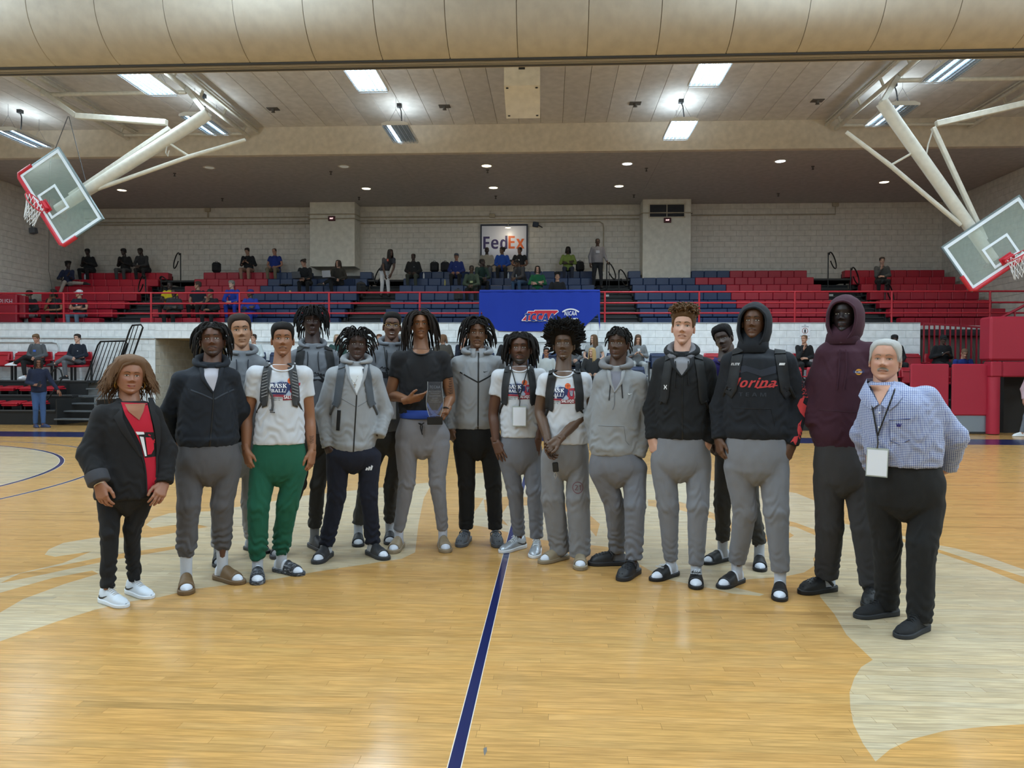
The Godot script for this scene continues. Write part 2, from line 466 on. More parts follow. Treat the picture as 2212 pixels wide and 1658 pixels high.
# ------------------------------------------------------------------ floor
func V2(x, y) -> Vector2:
	return Vector2(x, y)
func logo_polys() -> Array:
	var left := PackedVector2Array([V2(-3.05, -3.39), V2(-3.04, -3.92), V2(-2.99, -4.09), V2(-2.94, -4.26), V2(-2.85, -4.48), V2(-2.72, -4.66), V2(-2.58, -4.76), V2(-2.46, -4.94), V2(-2.23, -5.08), V2(-1.98, -5.23), V2(-1.74, -5.45), V2(-1.47, -5.65), V2(-1.19, -5.86), V2(-1.12, -6.08), V2(-1.30, -7.24), V2(-1.50, -8.70), V2(-1.60, -9.98), V2(-2.94, -8.80), V2(-3.21, -8.34), V2(-3.62, -7.73), V2(-4.01, -7.58), V2(-4.03, -7.30), V2(-3.93, -6.99), V2(-3.79, -6.85), V2(-3.55, -7.12), V2(-3.29, -6.94), V2(-3.61, -6.46), V2(-4.08, -6.42), V2(-4.23, -6.21), V2(-4.20, -5.98), V2(-4.11, -5.80), V2(-3.98, -5.74), V2(-3.80, -5.93), V2(-3.79, -5.56), V2(-3.97, -5.13), V2(-4.00, -4.45)])
	var centre := PackedVector2Array([V2(-0.85, -7.25), V2(-0.66, -7.14), V2(-0.40, -6.91), V2(-0.13, -6.62), V2(0.10, -6.56), V2(0.27, -6.47), V2(0.49, -6.38), V2(0.56, -6.10), V2(0.68, -5.87), V2(0.76, -5.63), V2(0.86, -5.39), V2(1.07, -5.24), V2(1.24, -5.08), V2(1.41, -5.04), V2(1.45, -5.08), V2(1.34, -5.18), V2(1.22, -5.30), V2(1.45, -5.45), V2(1.72, -5.53), V2(1.91, -5.66), V2(2.07, -5.88), V2(2.12, -6.08), V2(2.30, -6.42), V2(1.81, -5.05), V2(1.77, -4.69), V2(1.70, -4.32), V2(1.69, -3.95), V2(1.59, -3.85), V2(1.50, -3.71), V2(1.41, -3.54), V2(1.35, -3.38), V2(1.30, -3.22), V2(1.27, -3.05), V2(1.26, -2.91), V2(1.36, -3.01), V2(1.49, -3.10), V2(1.66, -3.18), V2(1.86, -3.23), V2(2.03, -3.26), V2(2.43, -3.31), V2(3.62, -4.94), V2(3.63, -5.86), V2(3.58, -6.25), V2(3.48, -6.53), V2(3.39, -6.65), V2(3.25, -7.01), V2(3.02, -7.37), V2(2.80, -7.78), V2(3.11, -8.80), V2(3.07, -9.40), V2(2.96, -9.56), V2(2.24, -10.43), V2(1.44, -11.01), V2(0.72, -10.94), V2(-0.09, -11.28), V2(-0.91, -11.01), V2(-1.3, -10.76), V2(-1.10, -8.86), V2(-0.79, -8.75), V2(-0.80, -8.15)])
	var keyarea := arc(-13.1, -8.5, 6.0, -PI / 2, PI / 2, 40)
	var cuts := [
		PackedVector2Array([V2(-3.64, -4.05), V2(-3.40, -4.39), V2(-3.45, -4.66), V2(-3.41, -5.00), V2(-3.33, -5.28), V2(-3.43, -5.36), V2(-3.59, -5.15), V2(-3.70, -4.79), V2(-3.90, -4.33)]),
		PackedVector2Array([V2(-3.87, -5.00), V2(-3.72, -5.23), V2(-3.53, -5.57), V2(-3.16, -6.05), V2(-3.19, -6.18), V2(-3.49, -5.92), V2(-3.75, -5.50), V2(-3.91, -5.25)]),
		PackedVector2Array([V2(2.87, -7.36), V2(3.06, -7.00), V2(3.25, -6.37), V2(3.35, -5.84), V2(3.38, -5.45), V2(3.48, -4.93), V2(3.55, -5.02), V2(3.50, -5.65), V2(3.42, -5.97), V2(3.31, -6.48), V2(3.12, -7.14)]),
		PackedVector2Array([V2(-0.78, -8.63), V2(-0.51, -8.90), V2(-0.07, -8.81), V2(0.34, -8.24), V2(0.49, -7.35), V2(0.42, -6.77), V2(0.37, -7.17), V2(0.23, -7.90), V2(-0.11, -8.32), V2(-0.48, -8.29), V2(-0.52, -7.65), V2(-0.41, -7.20), V2(-0.53, -7.37), V2(-0.70, -7.94)]),
		PackedVector2Array([V2(1.10, -8.38), V2(1.41, -8.15), V2(1.66, -7.70), V2(1.72, -6.91), V2(2.01, -6.59), V2(2.25, -6.95), V2(2.25, -7.13), V2(2.05, -6.84), V2(1.84, -7.29), V2(1.73, -8.05), V2(1.50, -8.68), V2(1.15, -8.80)]),
		PackedVector2Array([V2(2.16, -7.52), V2(2.39, -7.33), V2(2.45, -6.96), V2(2.55, -7.15), V2(2.46, -7.54), V2(2.30, -7.85)])]
	return [[left, centre, keyarea], cuts]

func pieces(rect: PackedVector2Array, pale: Array, cuts: Array) -> Array:   # [polygon, is_pale]
	var out := []
	var rest := [rect]
	for p in pale:
		var next := []
		for r in rest:
			for q in Geometry2D.intersect_polygons(r, p):
				var inner := [q]
				for c in cuts:
					var keep := []
					for s in inner:
						for t in Geometry2D.intersect_polygons(s, c): out.append([t, false])
						keep.append_array(Geometry2D.clip_polygons(s, c))
					inner = keep
				for s in inner: out.append([s, true])
			next.append_array(Geometry2D.clip_polygons(r, p))
		rest = next
	for r in rest: out.append([r, false])
	return out

func build_floor() -> void:
	var fl := struct("floor")
	if not tex.has("grain"): tex["grain"] = noise_tex(0.02, 0.80, 1.0, 512, 512, 31, 5)
	var wood := vmat(0.2, {"albedo_texture": tex["grain"], "metallic_specular": 0.5})
	part(fl, "slab", B.new().slab(V(-18.6, -0.25, -28.5), V(17.9, -0.0025, 9.3)), mat("4a3115", 0.7))
	var lp := logo_polys()
	var bounds := []
	for p in lp[0]:
		var r := Rect2(p[0], Vector2.ZERO)
		for q in p: r = r.expand(q)
		bounds.append(r)
	var field := B.new()
	var maple := hexc("d4a463").srgb_to_linear()
	var stain := hexc("d3bf9c").srgb_to_linear()
	var bw := 0.0572
	var z := 3.0
	var count := 0
	while z > -21.85:
		var lim0 := -18.2
		var lim1 := 17.4
		var x := lim0 - rng.randf() * 1.2
		while x < lim1:
			var len := rnd(0.35, 1.5)
			var a := maxf(x, lim0)
			var e := minf(x + len, lim1)
			x += len
			if e - a < 0.02: continue
			var single := z < -2.5 and z > -5.0 and e > z * 0.80 and a < -z * 0.70 and count < 300
			var g := 0.0005
			var rect := PackedVector2Array([V2(a + g, z - bw + g), V2(e - g, z - bw + g), V2(e - g, z - g), V2(a + g, z - g)])
			var box := Rect2(a, z - bw, e - a, bw)
			var near := []
			for k in 3:
				if bounds[k].intersects(box): near.append(lp[0][k])
			var tone := 0.93 + 0.14 * rng.randf() + (0.0 if rng.randf() > 0.09 else -0.2 * rng.randf())
			var warm := rnd(-0.025, 0.03)
			var tint := Color(tone + warm, tone, tone - warm * 1.5)
			var uo := Vector2(rng.randf(), rng.randf())
			var b := B.new() if single else field
			for pc in (pieces(rect, near, lp[1]) if near else [[rect, false]]):
				b.col = (stain if pc[1] else maple) * tint
				var poly: PackedVector2Array = pc[0]
				var tr := Geometry2D.triangulate_polygon(poly)
				for i in range(0, tr.size(), 3):
					var q := []
					for k in 3: q.append(V(poly[tr[i + k]].x, 0, poly[tr[i + k]].y))
					b.face(q, Vector3.UP)
					for k in 3:
						var vv: Vector3 = b.v[b.v.size() - 3 + k]
						b.u[b.u.size() - 3 + k] = Vector2(vv.x * 0.35, vv.z * 5.0) + uo
			if single:
				b.col = maple * tint * 0.8
				for k in 4:
					var p0 := rect[k]
					var p1 := rect[(k + 1) % 4]
					b.face([V(p0.x, 0, p0.y), V(p1.x, 0, p1.y), V(p1.x, -0.0025, p1.y), V(p0.x, -0.0025, p0.y)], V((p0.x + p1.x) * 0.5 - (a + e) * 0.5, 0, (p0.y + p1.y) * 0.5 - z + bw * 0.5))
				part(fl, "board", b, wood)
				count += 1
		z -= bw
	stuff(part(fl, "board_field", field, wood))
	# painted lines
	var navy := mat("1b2350", 0.2)
	var pale := mat("d9cfc0", 0.25)
	part(fl, "centre_line", B.new().slab(V(-0.384, 0, -16.1), V(-0.336, 0.0006, 2.0)), navy)
	part(fl, "centre_line_edge", B.new().slab(V(-0.388, 0, -16.1), V(-0.332, 0.0003, 2.0)), pale)
	part(fl, "sideline", B.new().slab(V(-18.2, 0, -17.45), V(17.4, 0.0006, -16.12)), navy)
	for r in [[6.0, 0.06], [6.68, 0.05]]:
		for e in [[0.008, 0.0003, pale], [0.0, 0.0006, navy]]:
			var o := arc(-13.1, -8.5, r[0] + r[1] + e[0], -PI / 2, PI / 2, 64)
			var i := arc(-13.1, -8.5, r[0] - e[0], PI / 2, -PI / 2, 64)
			o.append_array(i)
			part(fl, "three_point_arc", B.new().prism(o, Transform3D(Basis(Vector3.RIGHT, Vector3.FORWARD * -1.0, Vector3.UP), V(0, e[1], 0)), 0.0), e[2])
	# scuff beside the centre line
	part(fl, "scuff_mark", B.new().prism(PackedVector2Array([V2(-0.262, -2.92), V2(-0.250, -2.93), V2(-0.246, -2.90), V2(-0.252, -2.86), V2(-0.258, -2.885)]), Transform3D(Basis(Vector3.RIGHT, Vector3.BACK, Vector3.UP), V(0, 0.0007, 0)), 0.0), mat("6d6a66", 0.5))

# ------------------------------------------------------------------ things on the ceilings
func build_ceiling_things() -> void:
	# round duct with a slot diffuser along its underside
	var d := thing("air_duct", "large round cream-painted air duct running across the hall overhead", "duct", V(0, 6.84, -11.0))
	var skin := plaster("b5aa9b", 0.4)
	var seg := B.new()
	var rows := []
	for e in [[-0.498, 0.735], [-0.492, 0.75], [0.492, 0.75], [0.498, 0.735]]:
		var row := PackedVector3Array()
		for k in 48: row.append(V(e[0], cos(TAU * k / 48) * e[1], sin(TAU * k / 48) * e[1]))
		rows.append(row)
	seg.grid(rows, true, true)
	var segm := seg.mesh()
	for k in 34: part(d, "duct_section", segm, skin, V(-17.0 + k, 0, 0))
	var df := B.new()
	var al := deg_to_rad(-86.0)
	var louv := B.new()
	for k in 6:
		var a2 := deg_to_rad(-79.0 - 3.0 * k)
		louv.slab(V(-17.4, sin(a2) * 0.765 - 0.012, -cos(a2) * 0.765 - 0.004), V(17.2, sin(a2) * 0.765 + 0.012, -cos(a2) * 0.765 + 0.004))
	part(d, "diffuser_louvres", louv, mat("b7ada0", 0.5))
	part(d, "diffuser_slot", B.new().bar(V(-17.4, -0.72, -0.03), V(17.2, -0.72, -0.03), 0.1, 0.26), mat("3c3a38", 0.7))
	df.slab(V(-17.4, -0.775, 0.015), V(17.2, -0.73, 0.03)).slab(V(-17.4, -0.745, -0.24), V(17.2, -0.70, -0.225))
	part(d, "diffuser_frame", df, skin)
	var st := B.new()
	for k in 9: st.bar(V(-16 + 4 * k, 0.7, 0), V(-16 + 4 * k, 1.76, 0), 0.03, 0.03)
	part(d, "hanger_rod", st, mat("9a948a", 0.5, 0.5))
	# loudspeaker box
	var sp := thing("loudspeaker_box", "white wedge-shaped loudspeaker box hanging from the ceiling centre", "loudspeaker", V(-0.68, 7.9, -16.65))
	var wedge := PackedVector2Array([V2(0, 0), V2(0, 0.695), V2(-0.97, 0.695), V2(-0.97, -0.4)])
	part(sp, "cabinet", B.new().prism(wedge, Transform3D(Basis(V(0, 0, 1), V(0, 1, 0), V(-1, 0, 0)), V(0, 0, 0)), 0.8), plaster("e4ddd0"))
	for q in [[-0.33, 0.06], [0.33, 0.06], [-0.33, 0.88], [0.33, 0.88]]:
		part(sp, "bolt", B.new().lathe(V(0, 0, 0), [V2(0, -0.02), V2(0.03, -0.012), V2(0.03, 0.0)], 10), mat("1a1a1a", 0.5), V(q[0], -0.412 * q[1] - 0.002, -q[1]))
	part(sp, "connector_plate", B.new().box(V(0.0, 0.42, 0.01), V(0.14, 0.13, 0.03)), mat("20242c", 0.5))
	part(sp, "cable", B.new().tube([V(0.06, 0.4, 0.03), V(0.15, 0.42, 0.04), V(0.19, 0.52, 0.03), V(0.12, 0.66, 0.02), V(0.08, 0.69, 0.02)], 0.012, 6), mat("20242c", 0.5))
	# recessed downlights and sprinklers of the low ceiling
	var lit := [[-15.04, -25.3, 1], [-10.63, -22.6, 0], [-6.4, -22.65, 0], [-6.4, -25.4, 1], [-2.0, -22.75, 1], [-2.0, -25.45, 1], [2.28, -22.7, 2], [2.28, -25.4, 1], [6.81, -22.6, 2], [10.97, -25.2, 1]]
	var ring := B.new().lathe(V(0, 0, 0), [V2(0.14, 0.005), V2(0.16, -0.012), V2(0.19, -0.006), V2(0.195, 0.002)], 20).mesh()
	var disc := B.new().lathe(V(0, 0, 0), [V2(0, -0.004), V2(0.145, -0.004)], 20).mesh()
	for q in lit.size():
		var e: Array = lit[q]
		var t := thing("downlight", "round recessed downlight %s, %s from the left" % ["near the front edge of the low ceiling" if e[1] > -24 else "in the rear row of the low ceiling", ["first", "first", "second", "second", "third", "third", "fourth", "fourth", "fifth", "fifth"][q]], "downlight", V(e[0], 7.815, e[1]), 0.0, "downlights of the low ceiling")
		part(t, "trim_ring", ring, mat("c9c2b6", 0.5))
		part(t, "lens", disc, glow(["8d8a7e", "fff1cf", "e4f2ff"][e[2]], [0.35, 3.2, 3.2][e[2]]))
		if e[2]:
			var o := SpotLight3D.new()
			o.name = "downlight_beam"
			o.light_color = Color(1.0, 0.93, 0.8) if e[2] == 1 else Color(0.9, 0.96, 1.0)
			o.light_energy = 1.6
			o.light_size = 0.13
			o.spot_angle = 62.0; o.spot_range = 40.0; o.spot_attenuation = 2.0; o.shadow_enabled = true
			o.rotation.x = -PI / 2
			o.position = V(0, -0.03, 0)
			t.add_child(o)
	var head := B.new().lathe(V(0, 0, 0), [V2(0.05, 0.0), V2(0.05, -0.015), V2(0.02, -0.02), V2(0.018, -0.08), V2(0.035, -0.085), V2(0.035, -0.1), V2(0, -0.1)], 10).mesh()
	var sx := [-12.05, -6.98, -2.01, 2.92, 7.97, 13.0]
	for q in 12:
		if q == 10: continue
		var o := solo("sprinkler_head", head, mat("4e4a48", 0.5, 0.3), "small dark sprinkler head on the low ceiling, %s row, %s from the left" % ["front" if q % 2 == 0 else "rear", ["first", "second", "third", "fourth", "fifth", "sixth"][q / 2]], "sprinkler", "sprinkler heads", V(sx[q / 2], 7.815, -23.2 if q % 2 == 0 else -26.65))
	var plate := B.new().box(V(0, -0.01, 0), V(0.3, 0.02, 0.22)).lathe(V(0, 0, 0), [V2(0.05, -0.02), V2(0.04, -0.09), V2(0.06, -0.1), V2(0, -0.1)], 10).mesh()
	for q in 4:
		solo("ceiling_sprinkler", plate, mat("5c5853", 0.5, 0.3), "sprinkler on a square plate under the panelled ceiling, %s from the left" % ["first", "second", "third", "fourth"][q], "sprinkler", "sprinklers on plates", V([-7.54, -2.87, 2.19, 6.9][q], 8.6, -19.8))

# ------------------------------------------------------------------ upper stand
const ROWS := 7
func row_z(k: float) -> float: return -(23.0 + 0.72 * k)
func row_h(k: float) -> float: return 3.18 + 0.337 * k

func build_bleachers() -> void:
	var red := mat("a3142c", 0.45)
	var navy := mat("1c3157", 0.45)
	var dark := mat("1d1f22", 0.7)
	var board := mat("2a2b2e", 0.7)
	var names := ["red bench stand at the far left against the side wall", "bench stand turning from red to navy, left of centre", "navy bench stand behind the blue banner", "bench stand turning from navy to red, right of centre", "red bench stand at the far right"]
	var secs := [[-17.9, -14.45], [-13.1, -6.67], [-5.35, 1.5], [2.8, 9.22], [10.55, 14.05]]
	var cache := {}
	for q in 5:
		var t := thing("bleacher_section", names[q], "bleachers", V(secs[q][0], 2.9, -23.0), 0.0, "upper bleacher sections")
		var w: float = secs[q][1] - secs[q][0]
		var cnt := int(round(w / 0.46))
		var mw := w / cnt
		var fb := B.new()
		for k in ROWS:
			var z := row_z(k) + 23.0
			var h := row_h(k) - 2.9
			for m in cnt:
				var x := mw * (m + 0.5)
				var key := snappedf(mw, 0.001)
				if not cache.has(key):
					var s := B.new()
					s.box(V(0, -0.13, -0.16), V(mw - 0.01, 0.26, 0.32), Basis.IDENTITY, 0.018)
					cache[key] = s.mesh()
				var wx: float = secs[q][0] + x
				if k == 6 and (absf(wx + 8.2) < 0.95 or absf(wx - 4.2) < 0.95): continue
				var is_red: bool = wx < -10.13 - (0.35 if k == 6 else 0.0) or wx > 6.22 + (0.4 if k == 6 else (-0.95 if k == 5 else 0.0))
				part(t, "seat", cache[key], red if is_red else navy, V(x, h, z))
			fb.slab(V(0, h - 0.43, z - 0.5), V(w, h - 0.39, z + 0.4))
			fb.slab(V(0, h - 0.4, z - 0.36), V(w, h - 0.1, z - 0.34))
		part(t, "footboards", fb, board)
		var fr := B.new()
		for x in [0.03, w * 0.5, w - 0.03]:
			for k in ROWS:
				fr.slab(V(x - 0.03, 0.0, row_z(k) + 23.0 - 0.1), V(x + 0.03, row_h(k) - 2.9 - 0.28, row_z(k) + 23.0 - 0.05))
		part(t, "frame", fr, dark)
	# aisles of black steps
	var ais := [[-14.45, -13.1, "between the red stands on the left"], [-6.67, -5.35, "left of the blue banner"], [1.5, 2.8, "right of the blue banner"], [9.22, 10.55, "between the red stands on the right"]]
	for q in 4:
		var a: Array = ais[q]
		var t := thing("aisle_stair", "black stepped aisle " + a[2], "steps", V(a[0], 2.9, -23.0), 0.0, "stepped aisles")
		var w: float = a[1] - a[0]
		for k in ROWS - 1:
			for half in 2:
				var z := row_z(k) + 23.0 + (0.0 if half == 0 else -0.36)
				var h := row_h(k) - 2.9 - 0.4 + half * 0.1685 + 0.0
				part(t, "step", B.new().slab(V(0.01, h - 0.05, z - 0.40), V(w - 0.01, h, z), 0.006).slab(V(0.01, h - 0.19, z - 0.06), V(w - 0.01, h - 0.05, z - 0.04)), board)
				if q == 0 or q == 2 or q == 3:
					if k == 4 and half == 1: part(t, "notice", B.new().slab(V(w * 0.3, h - 0.16, z - 0.038), V(w * 0.3 + 0.14, h - 0.06, z - 0.03)), mat("cfcfca", 0.7))
		part(t, "top_landing", B.new().slab(V(0.01, row_h(5) - 2.9 - 0.1, row_z(6) + 23.0 - 0.82), V(w - 0.01, row_h(5) - 2.9 - 0.03, row_z(5) + 23.0 - 0.1), 0.01), board)
	# P-shaped handrails in the aisles: x, row, height, mirrored, curl up or down
	var black := mat("17181a", 0.35, 0.3)
	var hr := [[-13.75, 5.4, 1.25, 1, "top of the left aisle"], [-14.2, 3.2, 0.95, 1, "lower left aisle"], [-14.3, 4.9, 0.5, -1, "upper left aisle"], [-6.0, 4.4, 0.9, 1, "aisle left of the banner, beside the bending spectator"], [1.95, 4.6, 1.0, -1, "aisle right of the banner, under the hand of the standing man"], [2.35, 4.2, 0.85, -1, "aisle right of the banner, near the navy seats"], [9.75, 5.2, 1.2, -1, "top of the right aisle"], [10.25, 4.2, 0.9, -1, "middle of the right aisle"], [10.9, 2.6, 0.75, -1, "lower right aisle"]]
	for e in hr:
		var t := thing("aisle_handrail", "black looped handrail, %s" % e[4], "handrail", V(e[0], row_h(e[1]) - 0.4, row_z(e[1])), 0.0, "looped aisle handrails")
		var H: float = e[2]
		part(t, "post", B.new().tube([V(0, 0, 0), V(0, H, 0)], 0.022, 8), black)
		var lp := []
		for k in 15:
			var a := PI * 0.5 - TAU * k / 14.0 * 0.86
			lp.append(V(-e[3] * (0.16 + 0.16 * cos(a + PI / 2) * 1.0), H - 0.26 + 0.28 * sin(a + PI * 0.25), 0.1 * sin(a)))
		lp.push_front(V(0, H, 0))
		part(t, "loop", B.new().tube(lp, 0.022, 8), black)
	# deck behind the balcony front and under the stand
	var dk := struct("floor_balcony")
	part(dk, "deck", B.new().slab(V(-18.3, 2.6, -28.2), V(14.4, 2.78, -22.1)), mat("3a3a3c", 0.8))
	part(dk, "undercroft", B.new().slab(V(-9.3, 0, -28.2), V(14.4, 2.6, -22.3)), mat("6c665e", 0.8))

	# balcony railing
	var rr := mat("b01f2e", 0.4)
	var t := thing("balcony_railing", "red three-rail steel pipe railing along the top of the white balcony wall", "railing", V(-18.3, 2.96, -21.95))
	for y in [0.90, 0.58, 0.28]: part(t, "rail", B.new().tube([V(0, y, 0), V(32.6, y, 0)], 0.026, 8), rr)
	var px := -17.64
	while px < 14.0:
		part(t, "post", B.new().tube([V(px + 18.3, -0.02, 0), V(px + 18.3, 0.9, 0)], 0.03, 8), rr)
		px += 2.745
	# blue banner over the railing
	banner()
	# red end panel with PUSH
	var pp := thing("balcony_pad", "red padded end panel lettered PUSH at the left edge of the balcony", "panel", V(-18.28, 2.785, -22.4))
	part(pp, "pad", B.new().slab(V(0, 0, -0.3), V(1.54, 1.1, 0.0), 0.03), mat("8f1428", 0.5))
	part(pp, "lettering", lettering("PUSH", 0.16, Transform3D(Basis.IDENTITY, V(1.2, 0.86, 0.004)), false, false, 0.0, 0.8), mat("c9c4cc", 0.6))
	part(pp, "side_pad", B.new().slab(V(1.55, 0.35, -0.3), V(1.75, 1.06, -0.08), 0.03), mat("7c1022", 0.5))

func banner() -> void:
	var t := thing("banner", "royal blue cloth banner with two association logos hung over the railing", "banner", V(-0.35, 2.7, -21.86))
	var ol := PackedVector2Array([V2(-1.77, 1.18), V2(1.77, 1.18), V2(1.76, 0.55), V2(1.60, 0.40), V2(1.24, 0.05), V2(0.9, 0.02), V2(0.2, 0.0), V2(-0.9, 0.0), V2(-1.2, 0.01), V2(-1.5, 0.2), V2(-1.68, 0.45), V2(-1.75, 0.8)])
	# cloth as a gently rippled sheet: strips clipped against the outline
	var b := B.new()
	var N := 60
	for s in 2:
		var rows := []
		for j in 13:
			var row := PackedVector3Array()
			for i in N + 1:
				var x := -1.78 + 3.56 * i / N
				var bot := 0.0
				for k in range(2, ol.size()):
					var p := ol[k]; var q := ol[(k + 1) % ol.size()]
					if (p.x - x) * (q.x - x) <= 0.0 and absf(p.x - q.x) > 1e-4: bot = lerpf(p.y, q.y, (x - p.x) / (q.x - p.x))
				var y := lerpf(1.18, bot, j / 12.0)
				row.append(V(x, y, 0.012 * sin(x * 5.0 + 1.0) * (j / 12.0) + 0.006 * sin(x * 13.0) - s * 0.004))
			rows.append(row)
		b.grid(rows, false, s == 1)
	part(t, "cloth", b, cloth("0f35a8", 0.85, 0, 20.0))
	part(t, "hem", B.new().tube([V(-1.77, 1.18, -0.03), V(1.77, 1.18, -0.03)], 0.045, 8), cloth("0f35a8", 0.85, 0, 20.0))
	var white := mat("dfe3ea", 0.7)
	var redm := mat("c01f33", 0.7)
	var blue := mat("14368f", 0.7)
	# state outline with lettering
	var tn := PackedVector2Array([V2(-0.50, -0.12), V2(-0.38, 0.02), V2(-0.33, 0.14), V2(-0.14, 0.14), V2(-0.13, 0.17), V2(0.53, 0.17), V2(0.55, 0.14), V2(0.40, 0.02), V2(0.36, -0.06), V2(0.30, -0.12)])
	var big := Geometry2D.offset_polygon(tn, 0.02)[0]
	var at := V(0.0, 0.44, 0.03)
	part(t, "logo_outline", B.new().prism(big, Transform3D(Basis.IDENTITY, at), 0.0), white)
	part(t, "logo_shape", B.new().prism(tn, Transform3D(Basis.IDENTITY, at + V(0, 0, 0.003)), 0.0), redm)
	for e in [[-0.012, 0.0], [0.012, 0.0], [0, 0.012], [0, -0.012], [0.009, 0.009], [-0.009, -0.009]]:
		part(t, "logo_letter_edge", lettering("TCCAA", 0.22, Transform3D(Basis.IDENTITY, at + V(0.02 + e[0], -0.035 + e[1], 0.006)), true, false, 0.12, 0.95), white)
	part(t, "logo_letters", lettering("TCCAA", 0.22, Transform3D(Basis.IDENTITY, at + V(0.02, -0.035, 0.009)), true, false, 0.12, 0.95), blue)
	var a2 := V(0.92, 0.47, 0.03)
	var ar := arc(0, -0.2, 0.40, PI * 0.72, PI * 0.28, 14)
	var ar2 := arc(0, -0.2, 0.36, PI * 0.28, PI * 0.72, 14)
	ar.append_array(ar2)
	part(t, "emblem_arch", B.new().prism(ar, Transform3D(Basis.IDENTITY, a2), 0.0), white)
	part(t, "emblem_swoosh", B.new().prism(PackedVector2Array([V2(-0.22, -0.1), V2(-0.1, -0.06), V2(0.2, -0.05), V2(0.22, -0.08), V2(-0.05, -0.12), V2(-0.2, -0.2)]), Transform3D(Basis.IDENTITY, a2 + V(0, -0.03, 0)), 0.0), white)
	part(t, "emblem_letters", lettering("NJCAA", 0.16, Transform3D(Basis.IDENTITY, a2 + V(0, 0.04, 0.003)), true, false, 0.05, 0.72), white)

# ------------------------------------------------------------------ lower level
var chair_cache := {}
func stadium_chair(label: String, group: String, at: Vector3, h: String, state: int, turn := 0.0) -> void:
	# state 0 upright with seat tipped up, 1 seat down, 2 folded flat
	var t := thing("stadium_chair", label, "chair", at, turn, group)
	var key := "%d" % state
	if not chair_cache.has(key):
		var back := B.new(); var seat := B.new(); var arm := B.new(); var stand := B.new()
		if state < 2:
			var rows := []
			for j in 7:
				var row := PackedVector3Array()
				var y := 0.40 + 0.46 * j / 6.0
				var wv := 0.245 - 0.03 * pow(j / 6.0, 6.0)
				for s in [[-1, 0.03], [-0.6, 0.012], [0, 0.0], [0.6, 0.012], [1, 0.03], [1, -0.02], [0.6, -0.035], [0, -0.045], [-0.6, -0.035], [-1, -0.02]]:
					row.append(V(wv * s[0], y, s[1] - 0.22 - 0.12 * (y - 0.4)))
				rows.append(row)
			var e0 := PackedVector3Array(); var e1 := PackedVector3Array()
			for k in 10:
				e0.append(V(0, 0.4, -0.23)); e1.append(V(0, 0.865, -0.29))
			rows.push_front(e0); rows.append(e1)
			back.grid(rows, true, false)
			if state == 0: seat.box(V(0, 0.62, -0.13), V(0.44, 0.40, 0.07), Basis(Vector3.RIGHT, -0.16), 0.025).box(V(0, 0.76, -0.1), V(0.4, 0.012, 0.03), Basis(Vector3.RIGHT, -0.16))
			else: seat.box(V(0, 0.43, 0.02), V(0.45, 0.06, 0.42), Basis(Vector3.RIGHT, 0.06), 0.025)
			arm.box(V(0, 0.60, -0.06), V(0.05, 0.035, 0.30), Basis.IDENTITY, 0.012)
			stand.slab(V(-0.015, 0, -0.24), V(0.015, 0.6, -0.16))
		else:
			back.box(V(0, 0.20, 0.02), V(0.47, 0.05, 0.46), Basis(Vector3.RIGHT, 0.12), 0.022)
			seat.box(V(0, 0.135, 0.03), V(0.45, 0.05, 0.42), Basis(Vector3.RIGHT, 0.05), 0.022)
			arm.box(V(0, 0.17, 0.0), V(0.045, 0.04, 0.36), Basis.IDENTITY, 0.012)
			stand.slab(V(-0.015, 0, -0.2), V(0.015, 0.14, 0.1))
		chair_cache[key] = [back.mesh(), seat.mesh(), arm.mesh(), stand.mesh(), 0.265, 0.255]
	var pl := mat(h, 0.4)
	part(t, "backrest", chair_cache[key][0], pl)
	part(t, "seat", chair_cache[key][1], pl)
	for s in [-1.0, 1.0]:
		part(t, "armrest", chair_cache[key][2], pl, V(s * chair_cache[key][4], 0, 0))
		part(t, "support", chair_cache[key][3], mat("1c1d1f", 0.5), V(s * chair_cache[key][5], 0, 0))

